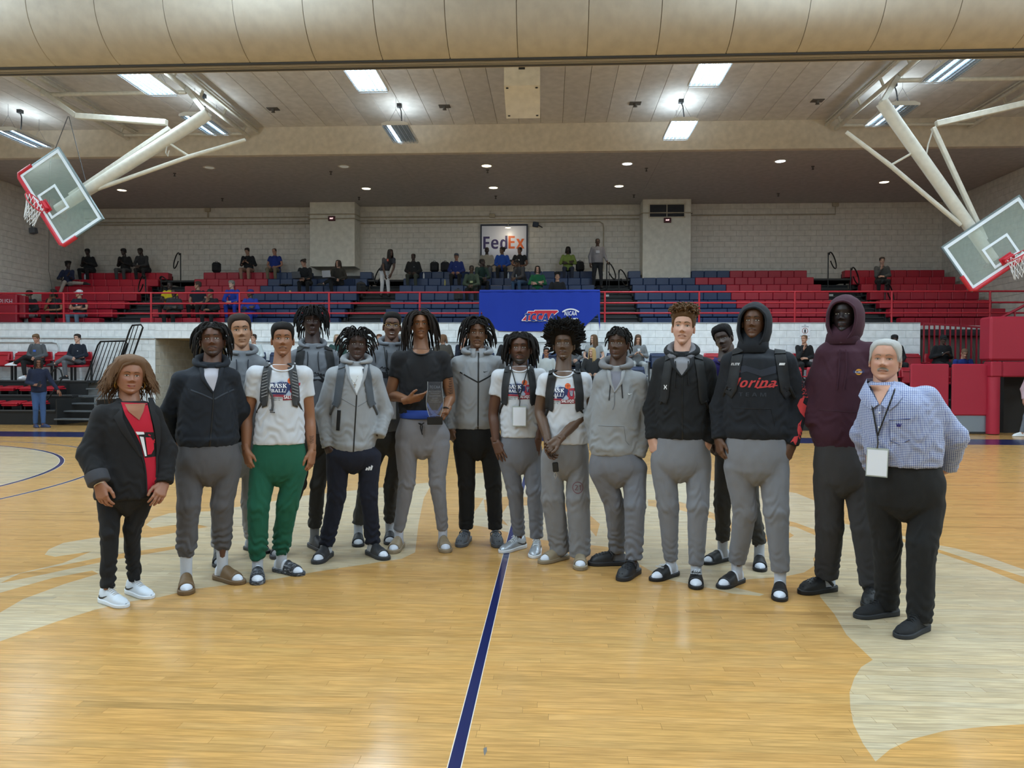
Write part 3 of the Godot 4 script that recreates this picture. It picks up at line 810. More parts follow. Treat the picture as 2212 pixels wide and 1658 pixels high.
const ORD := ["first", "second", "third", "fourth", "fifth", "sixth", "seventh", "eighth", "ninth", "tenth", "eleventh", "twelfth", "thirteenth", "fourteenth", "fifteenth", "sixteenth", "seventeenth", "eighteenth", "nineteenth", "twentieth", "twenty-first"]
const PLAT := [[-19.62, 0.40], [-20.32, 0.80], [-21.02, 1.20]]
func build_lower_level() -> void:
	var dk := mat("232427", 0.6)
	var edge := mat("6e7276", 0.4, 0.5)
	for q in [[-18.2, -13.57, "left of the doorway"], [-9.2, 11.4, "behind the group"]]:
		var t := thing("lower_stand", "black retractable stand of three platforms %s" % q[2], "bleachers", V(q[0], 0, -19.6), 0.0, "retractable lower stands")
		var w: float = q[1] - q[0]
		for k in 3:
			part(t, "platform", B.new().slab(V(0, PLAT[k][1] - 0.06, (-21.88 if k == 2 else PLAT[k + 1][0] - 0.05) + 19.6), V(w, PLAT[k][1], PLAT[k][0] + 19.6), 0.006), dk)
			part(t, "riser", B.new().slab(V(0, PLAT[k][1] - 0.40, PLAT[k][0] + 19.6 - 0.05), V(w, PLAT[k][1] - 0.06, PLAT[k][0] + 19.6 - 0.02)), mat("17181a", 0.7))
			part(t, "nosing", B.new().slab(V(0, PLAT[k][1] - 0.012, PLAT[k][0] + 19.6), V(w, PLAT[k][1] + 0.004, PLAT[k][0] + 19.6 + 0.02)), edge)
	# aisle steps at the right end of the left stand
	var s := thing("access_steps", "dark access steps with grey treads beside the red chairs", "steps", V(-13.55, 0, -19.55))
	for k in 5: part(s, "tread", B.new().slab(V(0, 0.2 * k + 0.14, -0.35 * k - 0.3), V(1.2, 0.2 * k + 0.18, -0.35 * k + 0.03), 0.006), mat("5a5e62", 0.5))
	for q in 2: part(s, "stringer", B.new().slab(V(1.16 * q, 0, -1.7), V(1.16 * q + 0.04, 0.7, -0.05)), mat("1d1e20", 0.6))
	var lp := thing("grab_rail", "bent black grab rail in the steps beside the red chairs", "handrail", V(-13.6, 0.8, -19.9))
	part(lp, "tube", B.new().tube([V(-0.45, 0.0, 0.1), V(-0.5, 0.1, 0.1), V(-0.48, 0.3, 0.05), V(-0.2, 0.72, 0), V(-0.1, 0.78, 0), V(0.0, 0.7, 0), V(0.05, 0.5, 0), V(-0.2, 0.05, 0.1), V(-0.33, -0.12, 0.1), V(-0.43, -0.08, 0.1), V(-0.45, 0.0, 0.1)], 0.022, 8), mat("202124", 0.35, 0.4))
	# red chairs of the left stand
	var x0 := -17.75
	for k in 7:
		stadium_chair("%s red stadium chair from the side wall, top row of the left stand" % ORD[k], "red chairs, top row left", V(x0 + 0.62 * k, 1.2, -21.35), "b01c2c", 1 if k in [4, 6] else 0)
	for r in 2:
		for k in 6:
			stadium_chair("%s folded-flat red chair from the side wall, %s row of the left stand" % [ORD[k], ["bottom", "middle"][r]], "folded red chairs", V(x0 + 0.3 + 0.62 * k, PLAT[r][1], PLAT[r][0] - 0.32), "a81a2a", 2)
	# navy chairs in the centre, red ones at the right end
	for k in 20:
		stadium_chair("%s navy stadium chair from the doorway, top row of the centre stand" % ORD[k], "navy chairs, top row", V(-8.7 + 0.62 * k, 1.2, -21.35), "1d2f52", 1 if k in [0, 4, 6, 7, 9, 10, 12, 15, 16, 18] else 0)
		if k > 10 and k < 18: stadium_chair("%s navy stadium chair in the middle row of the centre stand" % ORD[k - 11], "navy chairs, middle row", V(-8.55 + 0.62 * k + (0.03 if k < 15 else 0.38), 0.8, -20.58), "1d2f52", 1 if k in [13, 15] else 0)
	for k in 11:
		stadium_chair("%s red stadium chair in the top row behind the hooded players" % ORD[k], "red chairs, top row right", V(4.62 + 0.62 * k, 1.2, -21.35), "a3192a", 1 if k in [4, 8, 10] else 0)
		if k > 1 and k != 9: stadium_chair("%s red stadium chair in the middle row at right" % ORD[k - 2], "red chairs, middle row right", V(4.80 + 0.62 * k, 0.8, -20.58), "a3192a", 1 if k == 10 else 0)
	# black slatted gate leaning up beside the doorway
	var g := thing("stair_gate", "tall black barred guard rail beside the doorway", "guard rail", V(-13.6, 1.1, -21.4))
	var bl := mat("141518", 0.35, 0.4)
	var fr := B.new()
	fr.tube([V(-0.25, 0.0, 0.1), V(0.12, 1.15, 0), V(0.2, 1.26, 0), V(0.95, 1.28, 0), V(1.03, 1.2, 0), V(0.62, 0.0, 0.1)], 0.025, 8)
	part(g, "frame", fr, bl)
	for k in 7:
		var f := (k + 0.7) / 7.6
		part(g, "bar", B.new().tube([V(-0.25 + 0.87 * f, 0.0, 0.1), V(0.14 + 0.87 * f, 1.26, 0)], 0.011, 6), bl)
	var g2 := thing("stair_rail", "narrow black raked guard rail standing taller than the gate by the doorway", "guard rail", V(-12.75, 1.0, -21.35))
	part(g2, "frame", B.new().tube([V(-0.25, 0.0, 0.1), V(0.28, 1.7, 0), V(0.36, 1.84, 0), V(0.62, 1.86, 0), V(0.68, 1.78, 0), V(0.1, 0.0, 0.1)], 0.026, 8), bl)
	for k in 2: part(g2, "bar", B.new().tube([V(-0.13 + 0.12 * k, 0, 0.1), V(0.42 + 0.12 * k, 1.85, 0)], 0.012, 6), bl)
	# conduit on the white wall
	solo("wall_conduit", B.new().tube([V(-18.2, 2.5, -21.87), V(-12.0, 2.48, -21.87)], 0.022, 6), plaster("cfd2d2"), "white-painted horizontal conduit on the balcony wall left of the doorway", "conduit")
	solo("wall_conduit", B.new().tube([V(-18.2, 2.36, -21.87), V(-15.2, 2.36, -21.87), V(-15.06, 2.33, -21.87), V(-15.0, 2.2, -21.87), V(-15.0, 1.2, -21.87)], 0.022, 6), plaster("cfd2d2"), "white conduit bending down behind the two seated men at left", "conduit")
	solo("wall_conduit", B.new().tube([V(-9.5, 2.38, -21.86), V(2.0, 2.38, -21.86)], 0.012, 6), mat("8f9798", 0.5), "thin grey conduit along the white wall behind the group", "conduit")
	# right end: padded gates, red picket railing, padded block
	var pad := cloth("b3203a", 0.55, 0, 6.0)
	for q in 2:
		var t := thing("padded_gate", "red vinyl-padded gate leaf, %s of the pair beside the stairs" % ["left", "right"][q], "gate", V(9.38 + 1.0 * q, 0, -18.9))
		part(t, "pad", B.new().box(V(0, 1.1, 0), V(0.93, 1.28, 0.07), Basis.IDENTITY, 0.03), pad)
		part(t, "lower_panel", B.new().slab(V(-0.44, 0.05, -0.02), V(0.44, 0.47, 0.0)), mat("8b97a3", 0.4, 0.6))
		part(t, "frame", B.new().slab(V(-0.46, 0.03, -0.04), V(-0.42, 1.6, 0.0)).slab(V(0.42, 0.03, -0.04), V(0.46, 1.6, 0.0)).slab(V(-0.46, 0.02, -0.04), V(0.46, 0.06, 0.0)), mat("3b3e42", 0.4, 0.5))
	var pb := thing("padded_wall", "big red padded block beside the stairs at the right edge", "padding", V(10.72, 0, -18.7))
	part(pb, "upper_pad", B.new().slab(V(0, 1.82, -0.5), V(6.8, 2.9, 0.0), 0.05), pad)
	part(pb, "rail_pad", B.new().slab(V(0.03, 1.42, -0.35), V(0.3, 1.8, 0.0), 0.03).slab(V(0.31, 1.42, -0.35), V(6.8, 1.8, -0.02), 0.03), pad)
	part(pb, "post_pad", B.new().tube([V(0.17, 0.02, -0.16), V(0.17, 1.42, -0.16)], 0.15, 16), pad)
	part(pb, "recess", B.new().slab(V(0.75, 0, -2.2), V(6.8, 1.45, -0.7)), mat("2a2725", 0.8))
	var rm := mat("93172a", 0.45)
	var pk := thing("stair_railing", "dark red picket stair railing climbing to the balcony at right", "railing", V(10.6, 1.2, -21.6))
	var pts0 := [V(0.05, 0, -0.2), V(2.1, 0, -0.2)]
	for k in 15:
		var f := k / 14.0
		var p: Vector3 = pts0[0].lerp(pts0[1], f)
		part(pk, "picket", B.new().bar(p + V(0, 0.32 - 0.1 * f, 0), p + V(0, 1.72 - 0.15 * f, 0), 0.035, 0.035), rm)
	part(pk, "top_rail", B.new().bar(pts0[0] + V(0, 1.73, 0), pts0[1] + V(0, 1.58, 0), 0.05, 0.05), rm)
	part(pk, "bottom_rail", B.new().bar(pts0[0] + V(0, 0.32, 0), pts0[1] + V(0, 0.22, 0), 0.06, 0.06), rm)
	part(pk, "upper_rail", B.new().tube([V(0.6, 1.55, 1.9), V(3.6, 3.2, 2.0)], 0.035, 8).tube([V(1.6, 1.6, 1.9), V(3.8, 2.75, 2.0)], 0.03, 8).tube([V(2.2, 1.6, 1.95), V(3.8, 2.5, 2.0)], 0.025, 8), rm)
	for k in 8: part(pk, "upper_picket", B.new().bar(V(0.95 + 0.32 * k, 1.6, 1.95), V(0.95 + 0.32 * k, 1.76 + 0.176 * k, 1.93), 0.03, 0.03), rm)
	part(pk, "landing", B.new().slab(V(0.9, -0.05, -0.6), V(4.0, 0.05, -0.15)), mat("4a4644", 0.8))
	part(pk, "stair_wall", B.new().slab(V(0.05, 0.0, -0.9), V(4.0, 1.7, -0.7)), plaster("c9c4c2"))
	# printed notice
	var nt := thing("wall_notice", "white paper notice with a round symbol taped to the balcony wall", "notice", V(7.34, 2.72, -21.88))
	part(nt, "paper", B.new().slab(V(-0.15, -0.21, -0.004), V(0.15, 0.21, 0.002)), mat("e7e9ef", 0.7))
	var rg := arc(0, 0, 0.085, 0, TAU, 24)
	rg.append_array(arc(0, 0, 0.07, TAU, 0, 24))
	part(nt, "symbol_ring", B.new().prism(rg, Transform3D(Basis.IDENTITY, V(0, 0.0, 0.004)), 0.0), mat("8d4438", 0.7))
	part(nt, "symbol_figure", B.new().prism(PackedVector2Array([V2(-0.02, -0.06), V2(0.02, -0.06), V2(0.025, 0.02), V2(0.0, 0.06), V2(-0.025, 0.02)]), Transform3D(Basis.IDENTITY, V(0, 0, 0.004)), 0.0), mat("2c2c30", 0.7))
	part(nt, "lettering", lettering("NO", 0.03, Transform3D(Basis.IDENTITY, V(0, 0.165, 0.004))).add(lettering("STANDING", 0.028, Transform3D(Basis.IDENTITY, V(0, 0.12, 0.004)))).add(lettering("BEYOND THIS PT", 0.025, Transform3D(Basis.IDENTITY, V(0, -0.15, 0.004)))), mat("26345e", 0.7))

# ------------------------------------------------------------------ folded practice baskets
func build_hoops() -> void:
	hoop("basketball backboard folded up at the left, rim to the lower left", V(-10.78, 5.31, -15.8), -57.5, true)
	hoop("basketball backboard folded up at the right edge, rim to the lower right", V(9.13, 4.18, -15.8), 34.5, false)

func hoop(label: String, at: Vector3, deg: float, left: bool) -> void:
	var t := thing("basketball_backstop", label, "basketball hoop", at)
	var R := Basis(Vector3.BACK, deg_to_rad(deg))
	var W := 0.915; var H := 0.535
	var gl := mat("cfe0dc", 0.03, 0.0, {"transparency": BaseMaterial3D.TRANSPARENCY_ALPHA, "albedo_color": Color(0.75, 0.86, 0.83, 0.16)})
	var g := MeshInstance3D.new()
	var pn := part(t, "glass_panel", B.new().box(V(0, 0, 0), V(2 * W, 2 * H, 0.012), R), gl)
	var wh := mat("dfe8f2", 0.4)
	var fr := B.new()
	for s in [-1, 1]:
		fr.box(R * V(0, s * (H - 0.035), 0.008), V(2 * W, 0.07, 0.006), R)
		fr.box(R * V(s * (W - 0.035), 0, 0.008), V(0.07, 2 * H - 0.14, 0.006), R)
	part(t, "border", fr, wh)
	var al := B.new()
	for s in [-1, 1]:
		al.box(R * V(0, s * (H + 0.012), -0.012), V(2 * W + 0.05, 0.03, 0.06), R)
		al.box(R * V(s * (W + 0.012), 0, -0.012), V(0.03, 2 * H, 0.06), R)
	part(t, "metal_frame", al, mat("7d8a8c", 0.35, 0.7))
	var sq := B.new()
	var sy := -0.19
	for s in [-1, 1]:
		sq.box(R * V(0, sy + s * 0.215, 0.008), V(0.61, 0.05, 0.006), R)
		sq.box(R * V(s * 0.28, sy, 0.008), V(0.05, 0.38, 0.006), R)
	part(t, "target_square", sq, wh)
	var red := mat("b8202f", 0.45)
	var pd := B.new()
	var pth := [R * V(-W - 0.02, -H + 0.36, 0), R * V(-W - 0.02, -H + 0.02, 0), R * V(-W + 0.05, -H - 0.025, 0), R * V(W - 0.05, -H - 0.025, 0), R * V(W + 0.02, -H + 0.02, 0), R * V(W + 0.02, -H + 0.36, 0)]
	pd.tube(pth, 0.045, 10)
	part(t, "edge_padding", pd, red)
	var rim := B.new()
	var c := R * V(0, -H + 0.16, 0.15 + 0.23)
	var ring := []
	for k in 29: ring.append(c + R * V(0.2286 * cos(TAU * k / 28), 0, 0.2286 * sin(TAU * k / 28)))
	rim.tube(ring, 0.011, 8, false)
	rim.box(R * V(0, -H + 0.15, 0.07), V(0.2, 0.09, 0.14), R, 0.01)
	rim.box(R * V(0, -H + 0.15, 0.015), V(0.28, 0.16, 0.02), R, 0.004)
	part(t, "rim", rim, red)
	var net := B.new()
	var L := 0.42
	for k in 12:
		for s in [-1, 1]:
			var path := []
			for j in 9:
				var f := j / 8.0
				var a: float = TAU * k / 12 + s * f * TAU * 0.17
				var r := lerpf(0.22, 0.13, sqrt(f))
				path.append(c + R * V(r * cos(a), 0, r * sin(a)) + (R * V(0, -1, 0) * 0.35 + V(0, -1, 0) * 0.75).normalized() * L * f)
			net.tube(path, 0.0055, 4, false)
	part(t, "net", net, mat("dcdcdc", 0.9))
	var ps := plaster("d2cec2", 0.6)
	var m := -1.0 if left else 1.0
	var o := at
	var P := func(x, y, z := -15.98): return V(x, y, z) - o
	var pole := B.new()
	if left:
		part(t, "mast", B.new().tube([P.call(-10.97, 5.07), P.call(-9.6, 5.9), P.call(-7.53, 7.14)], [0.115, 0.125, 0.13], 16), ps)
		part(t, "thin_mast", B.new().bar(P.call(-10.69, 5.38), P.call(-8.41, 6.84), 0.09, 0.09, 0.01), ps)
		part(t, "fold_arm", B.new().bar(P.call(-10.53, 7.13), P.call(-8.47, 6.96), 0.12, 0.12, 0.01), ps)
		part(t, "brace", B.new().tube([P.call(-10.03, 5.53), P.call(-7.96, 6.21), P.call(-6.71, 6.56)], [0.05, 0.05, 0.04], 8).tube([P.call(-7.96, 6.21), P.call(-8.42, 6.51)], 0.025, 8), ps)
		part(t, "hoist_cable", B.new().tube([P.call(-10.72, 7.13), P.call(-11.15, 6.1)], 0.009, 5).tube([P.call(-10.70, 7.13), P.call(-10.3, 5.6)], 0.009, 5).tube([P.call(-11.15, 6.1), P.call(-12.6, 4.0, -18.0), P.call(-13.4, 2.9, -19.5)], 0.006, 5), mat("3c3a38", 0.5))
		part(t, "chain", B.new().tube([P.call(-8.46, 6.5), P.call(-8.5, 6.3), P.call(-8.45, 6.22), P.call(-8.42, 6.35)], 0.015, 6), mat("bdbab2", 0.5))
	else:
		part(t, "mast", B.new().tube([P.call(9.19, 3.86), P.call(8.2, 5.3), P.call(6.89, 7.17)], [0.12, 0.125, 0.13], 16), ps)
		part(t, "thin_mast", B.new().bar(P.call(9.03, 4.28), P.call(7.94, 6.63), 0.09, 0.09, 0.01), ps)
		part(t, "fold_arm", B.new().bar(P.call(8.0, 6.70), P.call(10.1, 7.17), 0.12, 0.12, 0.01), ps)
		part(t, "brace", B.new().tube([P.call(8.53, 4.6), P.call(7.08, 5.85), P.call(6.17, 6.56)], [0.05, 0.05, 0.04], 8).tube([P.call(7.08, 5.85), P.call(7.5, 6.09)], 0.025, 8), ps)
		part(t, "chain", B.new().tube([P.call(7.95, 6.6), P.call(7.85, 6.3), P.call(7.8, 6.0)], 0.015, 6), mat("bdbab2", 0.5))
	# superstructure under the ceiling: two rails running to the fascia and cross pipes
	var xs := [-12.4, -8.8] if left else [7.9, 11.5]
	for x in xs:
		var s := -0.25 if x < 0 else 0.25
		part(t, "ceiling_rail", B.new().tube([V(x, 8.30, -12.5) - o, V(x, 8.30, -21.2) - o], 0.06, 10), ps)
		part(t, "ceiling_track", B.new().bar(V(x - s, 8.42, -12.5) - o, V(x - s, 8.42, -21.25) - o, 0.05, 0.07).bar(V(x - s, 8.52, -12.5) - o, V(x - s, 8.52, -21.25) - o, 0.03, 0.05), ps)
		for k in 7: part(t, "clamp", B.new().bar(V(x, 8.30, -13.0 - 1.3 * k) - o, V(x - s * 0.5, 8.6, -13.0 - 1.3 * k) - o, 0.05, 0.05), ps)
	var lo: float = (xs[0] as float); var hi: float = (xs[1] as float)
	part(t, "cross_pipe", B.new().tube([V(lo, 8.2, -17.5) - o, V(hi, 8.2, -17.5) - o], 0.05, 10), ps)
	part(t, "cross_pipe", B.new().tube([V(lo, 8.3, -20.9) - o, V(hi, 8.3, -20.9) - o], 0.04, 10), ps)
	if left: for q in [[-7.53, 7.1, -8.8], [-10.53, 7.13, -12.4]]: part(t, "pivot_drop", B.new().bar(P.call(q[0], q[1]), V(q[2], 8.3, -17.5) - o, 0.1, 0.1), ps)
	else: for q in [[6.89, 7.15, 7.9], [10.1, 7.17, 11.5]]: part(t, "pivot_drop", B.new().bar(P.call(q[0], q[1]), V(q[2], 8.3, -17.5) - o, 0.1, 0.1), ps)

# ------------------------------------------------------------------ things on the back wall
func build_wall_things() -> void:
	var s := thing("framed_sign", "framed FedEx logo sign on the cream back wall", "sign", V(-1.8, 6.4, -28.18))
	part(s, "frame", B.new().slab(V(-0.90, 0.64, -0.02), V(0.90, 0.70, 0.05)).slab(V(-0.90, -0.70, -0.02), V(0.90, -0.64, 0.05)).slab(V(-0.90, -0.64, -0.02), V(-0.85, 0.64, 0.05)).slab(V(0.85, -0.64, -0.02), V(0.90, 0.64, 0.05)), mat("1c2238", 0.5))
	part(s, "board", B.new().slab(V(-0.86, -0.65, -0.02), V(0.86, 0.65, 0.02)), mat("d3d5e2", 0.3))
	var w1: float = text_polys("Fed", 0.5)[1]
	var k := 1.56 / (w1 + (text_polys("Ex", 0.5)[1] as float))
	w1 *= k
	part(s, "lettering_purple", lettering("Fed", 0.5, Transform3D(Basis.IDENTITY, V(-0.79 + w1 * 0.5, 0.02, 0.025)), true, false, 0.0, k), mat("3a2f63", 0.5))
	part(s, "lettering_orange", lettering("Ex", 0.48, Transform3D(Basis.IDENTITY, V(0.79 - (1.56 - w1) * 0.5, 0.02, 0.026)), true, false, 0.0, k), mat("d9642a", 0.5))
	var pl := thing("picture_light", "small white lamp on an arm above the framed sign", "lamp", V(-1.62, 7.1, -28.15))
	part(pl, "arm", B.new().tube([V(0, 0.13, 0), V(0.02, 0.1, 0.2), V(0.0, -0.2, 0.55)], 0.012, 6), mat("b9b4aa", 0.5))
	part(pl, "shade", B.new().lathe(V(0, -0.22, 0.55), [V2(0.0, 0.03), V2(0.08, 0.02), V2(0.11, -0.02)], 14), mat("cfc9bd", 0.5))
	part(pl, "bulb", B.new().lathe(V(0, -0.24, 0.55), [V2(0, 0.0), V2(0.1, 0.0)], 14), glow("fff1d6", 2.0))
	var lo := OmniLight3D.new(); lo.name = "picture_lamp"; lo.light_energy = 0.12; lo.light_size = 0.08; lo.omni_range = 30; lo.omni_attenuation = 2.0; lo.shadow_enabled = true; lo.light_color = Color(1, 0.94, 0.82); lo.position = V(0, -0.3, 0.55); pl.add_child(lo)
	var cs := thing("wall_speaker", "small dark blue-grey speaker on a bracket beside the framed sign", "speaker", V(-0.6, 7.05, -28.0))
	part(cs, "box", B.new().box(V(0, 0, 0), V(0.22, 0.18, 0.16), Basis(Vector3.BACK, -0.15), 0.02), mat("1f2c3e", 0.5))
	part(cs, "bracket", B.new().tube([V(0.1, -0.02, 0), V(0.25, -0.08, -0.15)], 0.02, 6), mat("1f2227", 0.5))
	for q in 2:
		var e := thing("exit_sign", "dark red lit EXIT sign on the %s pillar" % ["left", "right"][q], "exit sign", V([-8.2, 4.22][q], [7.2, 7.05][q], -27.39))
		part(e, "case", B.new().slab(V(-0.13, -0.09, -0.01), V(0.13, 0.09, 0.06), 0.01), mat("4e1420", 0.5))
		part(e, "lettering", lettering("EXIT", 0.05, Transform3D(Basis.IDENTITY, V(0, 0, 0.065)), true, false, 0.0, 0.9), glow("ffd8d8", 1.0))
	var vt := thing("wall_vent", "wide dark louvred vent at the top of the right pillar", "vent", V(4.2, 7.4, -27.39))
	part(vt, "recess", B.new().slab(V(-0.63, -0.24, -0.01), V(0.63, 0.24, 0.005)), mat("23252b", 0.7))
	part(vt, "frame", B.new().slab(V(-0.66, 0.22, -0.01), V(0.66, 0.26, 0.03)).slab(V(-0.66, -0.26, -0.01), V(0.66, -0.22, 0.03)).slab(V(-0.66, -0.24, -0.01), V(-0.62, 0.24, 0.03)).slab(V(0.62, -0.24, -0.01), V(0.66, 0.24, 0.03)).slab(V(-0.015, -0.24, -0.01), V(0.015, 0.24, 0.02)), plaster("c9c0ae"))
	for k2 in 9: part(vt, "louvre", B.new().box(V(0, -0.2 + 0.05 * k2, 0.008), V(1.24, 0.006, 0.03), Basis(Vector3.RIGHT, 0.6)), mat("3d4048", 0.5))
	var cn := plaster("b3a792")
	var lines := [[V(-18.2, 7.42, -28.14), V(-9.1, 7.42, -28.14), V(-9.1, 7.36, -27.36), V(-7.3, 7.36, -27.36), V(-7.3, 7.40, -28.14), V(3.28, 7.40, -28.14), V(3.28, 7.32, -27.36), V(5.13, 7.32, -27.36), V(5.13, 7.38, -28.14), V(10.5, 7.38, -28.14), V(10.5, 7.75, -28.14)], [V(-18.2, 7.27, -28.14), V(-9.1, 7.27, -28.14), V(-9.1, 7.2, -27.36), V(-7.3, 7.2, -27.36), V(-7.3, 7.27, -28.14), V(3.28, 7.27, -28.14)], [V(-9.1, 7.17, -28.14), V(-18.2, 7.17, -28.14)], [V(-7.3, 7.17, -28.14), V(1.8, 7.17, -28.14), V(1.93, 7.1, -28.14), V(1.96, 6.9, -28.14), V(1.96, 5.3, -28.14)], [V(-13.3, 7.42, -28.14), V(-13.3, 7.75, -28.14)]]
	var nm := ["top conduit run along the back wall, stepping round both pillars", "second conduit run below the top one on the back wall", "lowest short conduit left of the left pillar", "conduit that bends down the back wall behind the standing man", "short vertical conduit up to a box left of the left pillar"]
	for q in 5: solo("back_conduit", B.new().tube(lines[q], 0.022, 6), cn, "painted " + nm[q], "conduit")
	for q in 3: solo("junction_box", B.new().box(V(0, 0, 0), V(0.22, 0.14, 0.08), Basis.IDENTITY, 0.01), cn, "cream junction box %s" % ["under the low ceiling at left", "on the conduit above the sign", "at the end of the right conduit"][q], "junction box", "", [V(-13.3, 7.73, -28.12), V(-2.25, 7.42, -28.12), V(10.5, 7.74, -28.12)][q])
	solo("security_camera", B.new().lathe(V(0, 0, 0), [V2(0.09, 0.08), V2(0.09, 0.02), V2(0.06, -0.05), V2(0, -0.08)], 12), mat("3a3c40", 0.4), "small dome camera high on the left wall below the backboard", "camera", "", V(-17.6, 7.1, -27.5))
	var fl := thing("flood_lamp", "small grey flood lamp on a conduit on the left wall", "lamp", V(-18.24, 6.4, -25.2))
	part(fl, "body", B.new().box(V(0.05, 0, 0), V(0.2, 0.2, 0.22), Basis(Vector3.BACK, 0.2), 0.02), mat("5c6068", 0.5))
	part(fl, "stem", B.new().tube([V(0, 0.1, 0), V(-0.05, 0.3, 0), V(-0.12, 0.4, 0)], 0.02, 6), mat("5c6068", 0.5))
	solo("fan_hanger", B.new().tube([V(0, 0.9, 0), V(0.02, 0.4, 0), V(-0.03, 0, 0)], 0.014, 6).box(V(0, 0.92, 0), V(0.14, 0.06, 0.14)), mat("4b5563", 0.5), "thin dark cord hanging from the ceiling at the far left", "cord", "", V(-14.5, 7.66, -18.4))

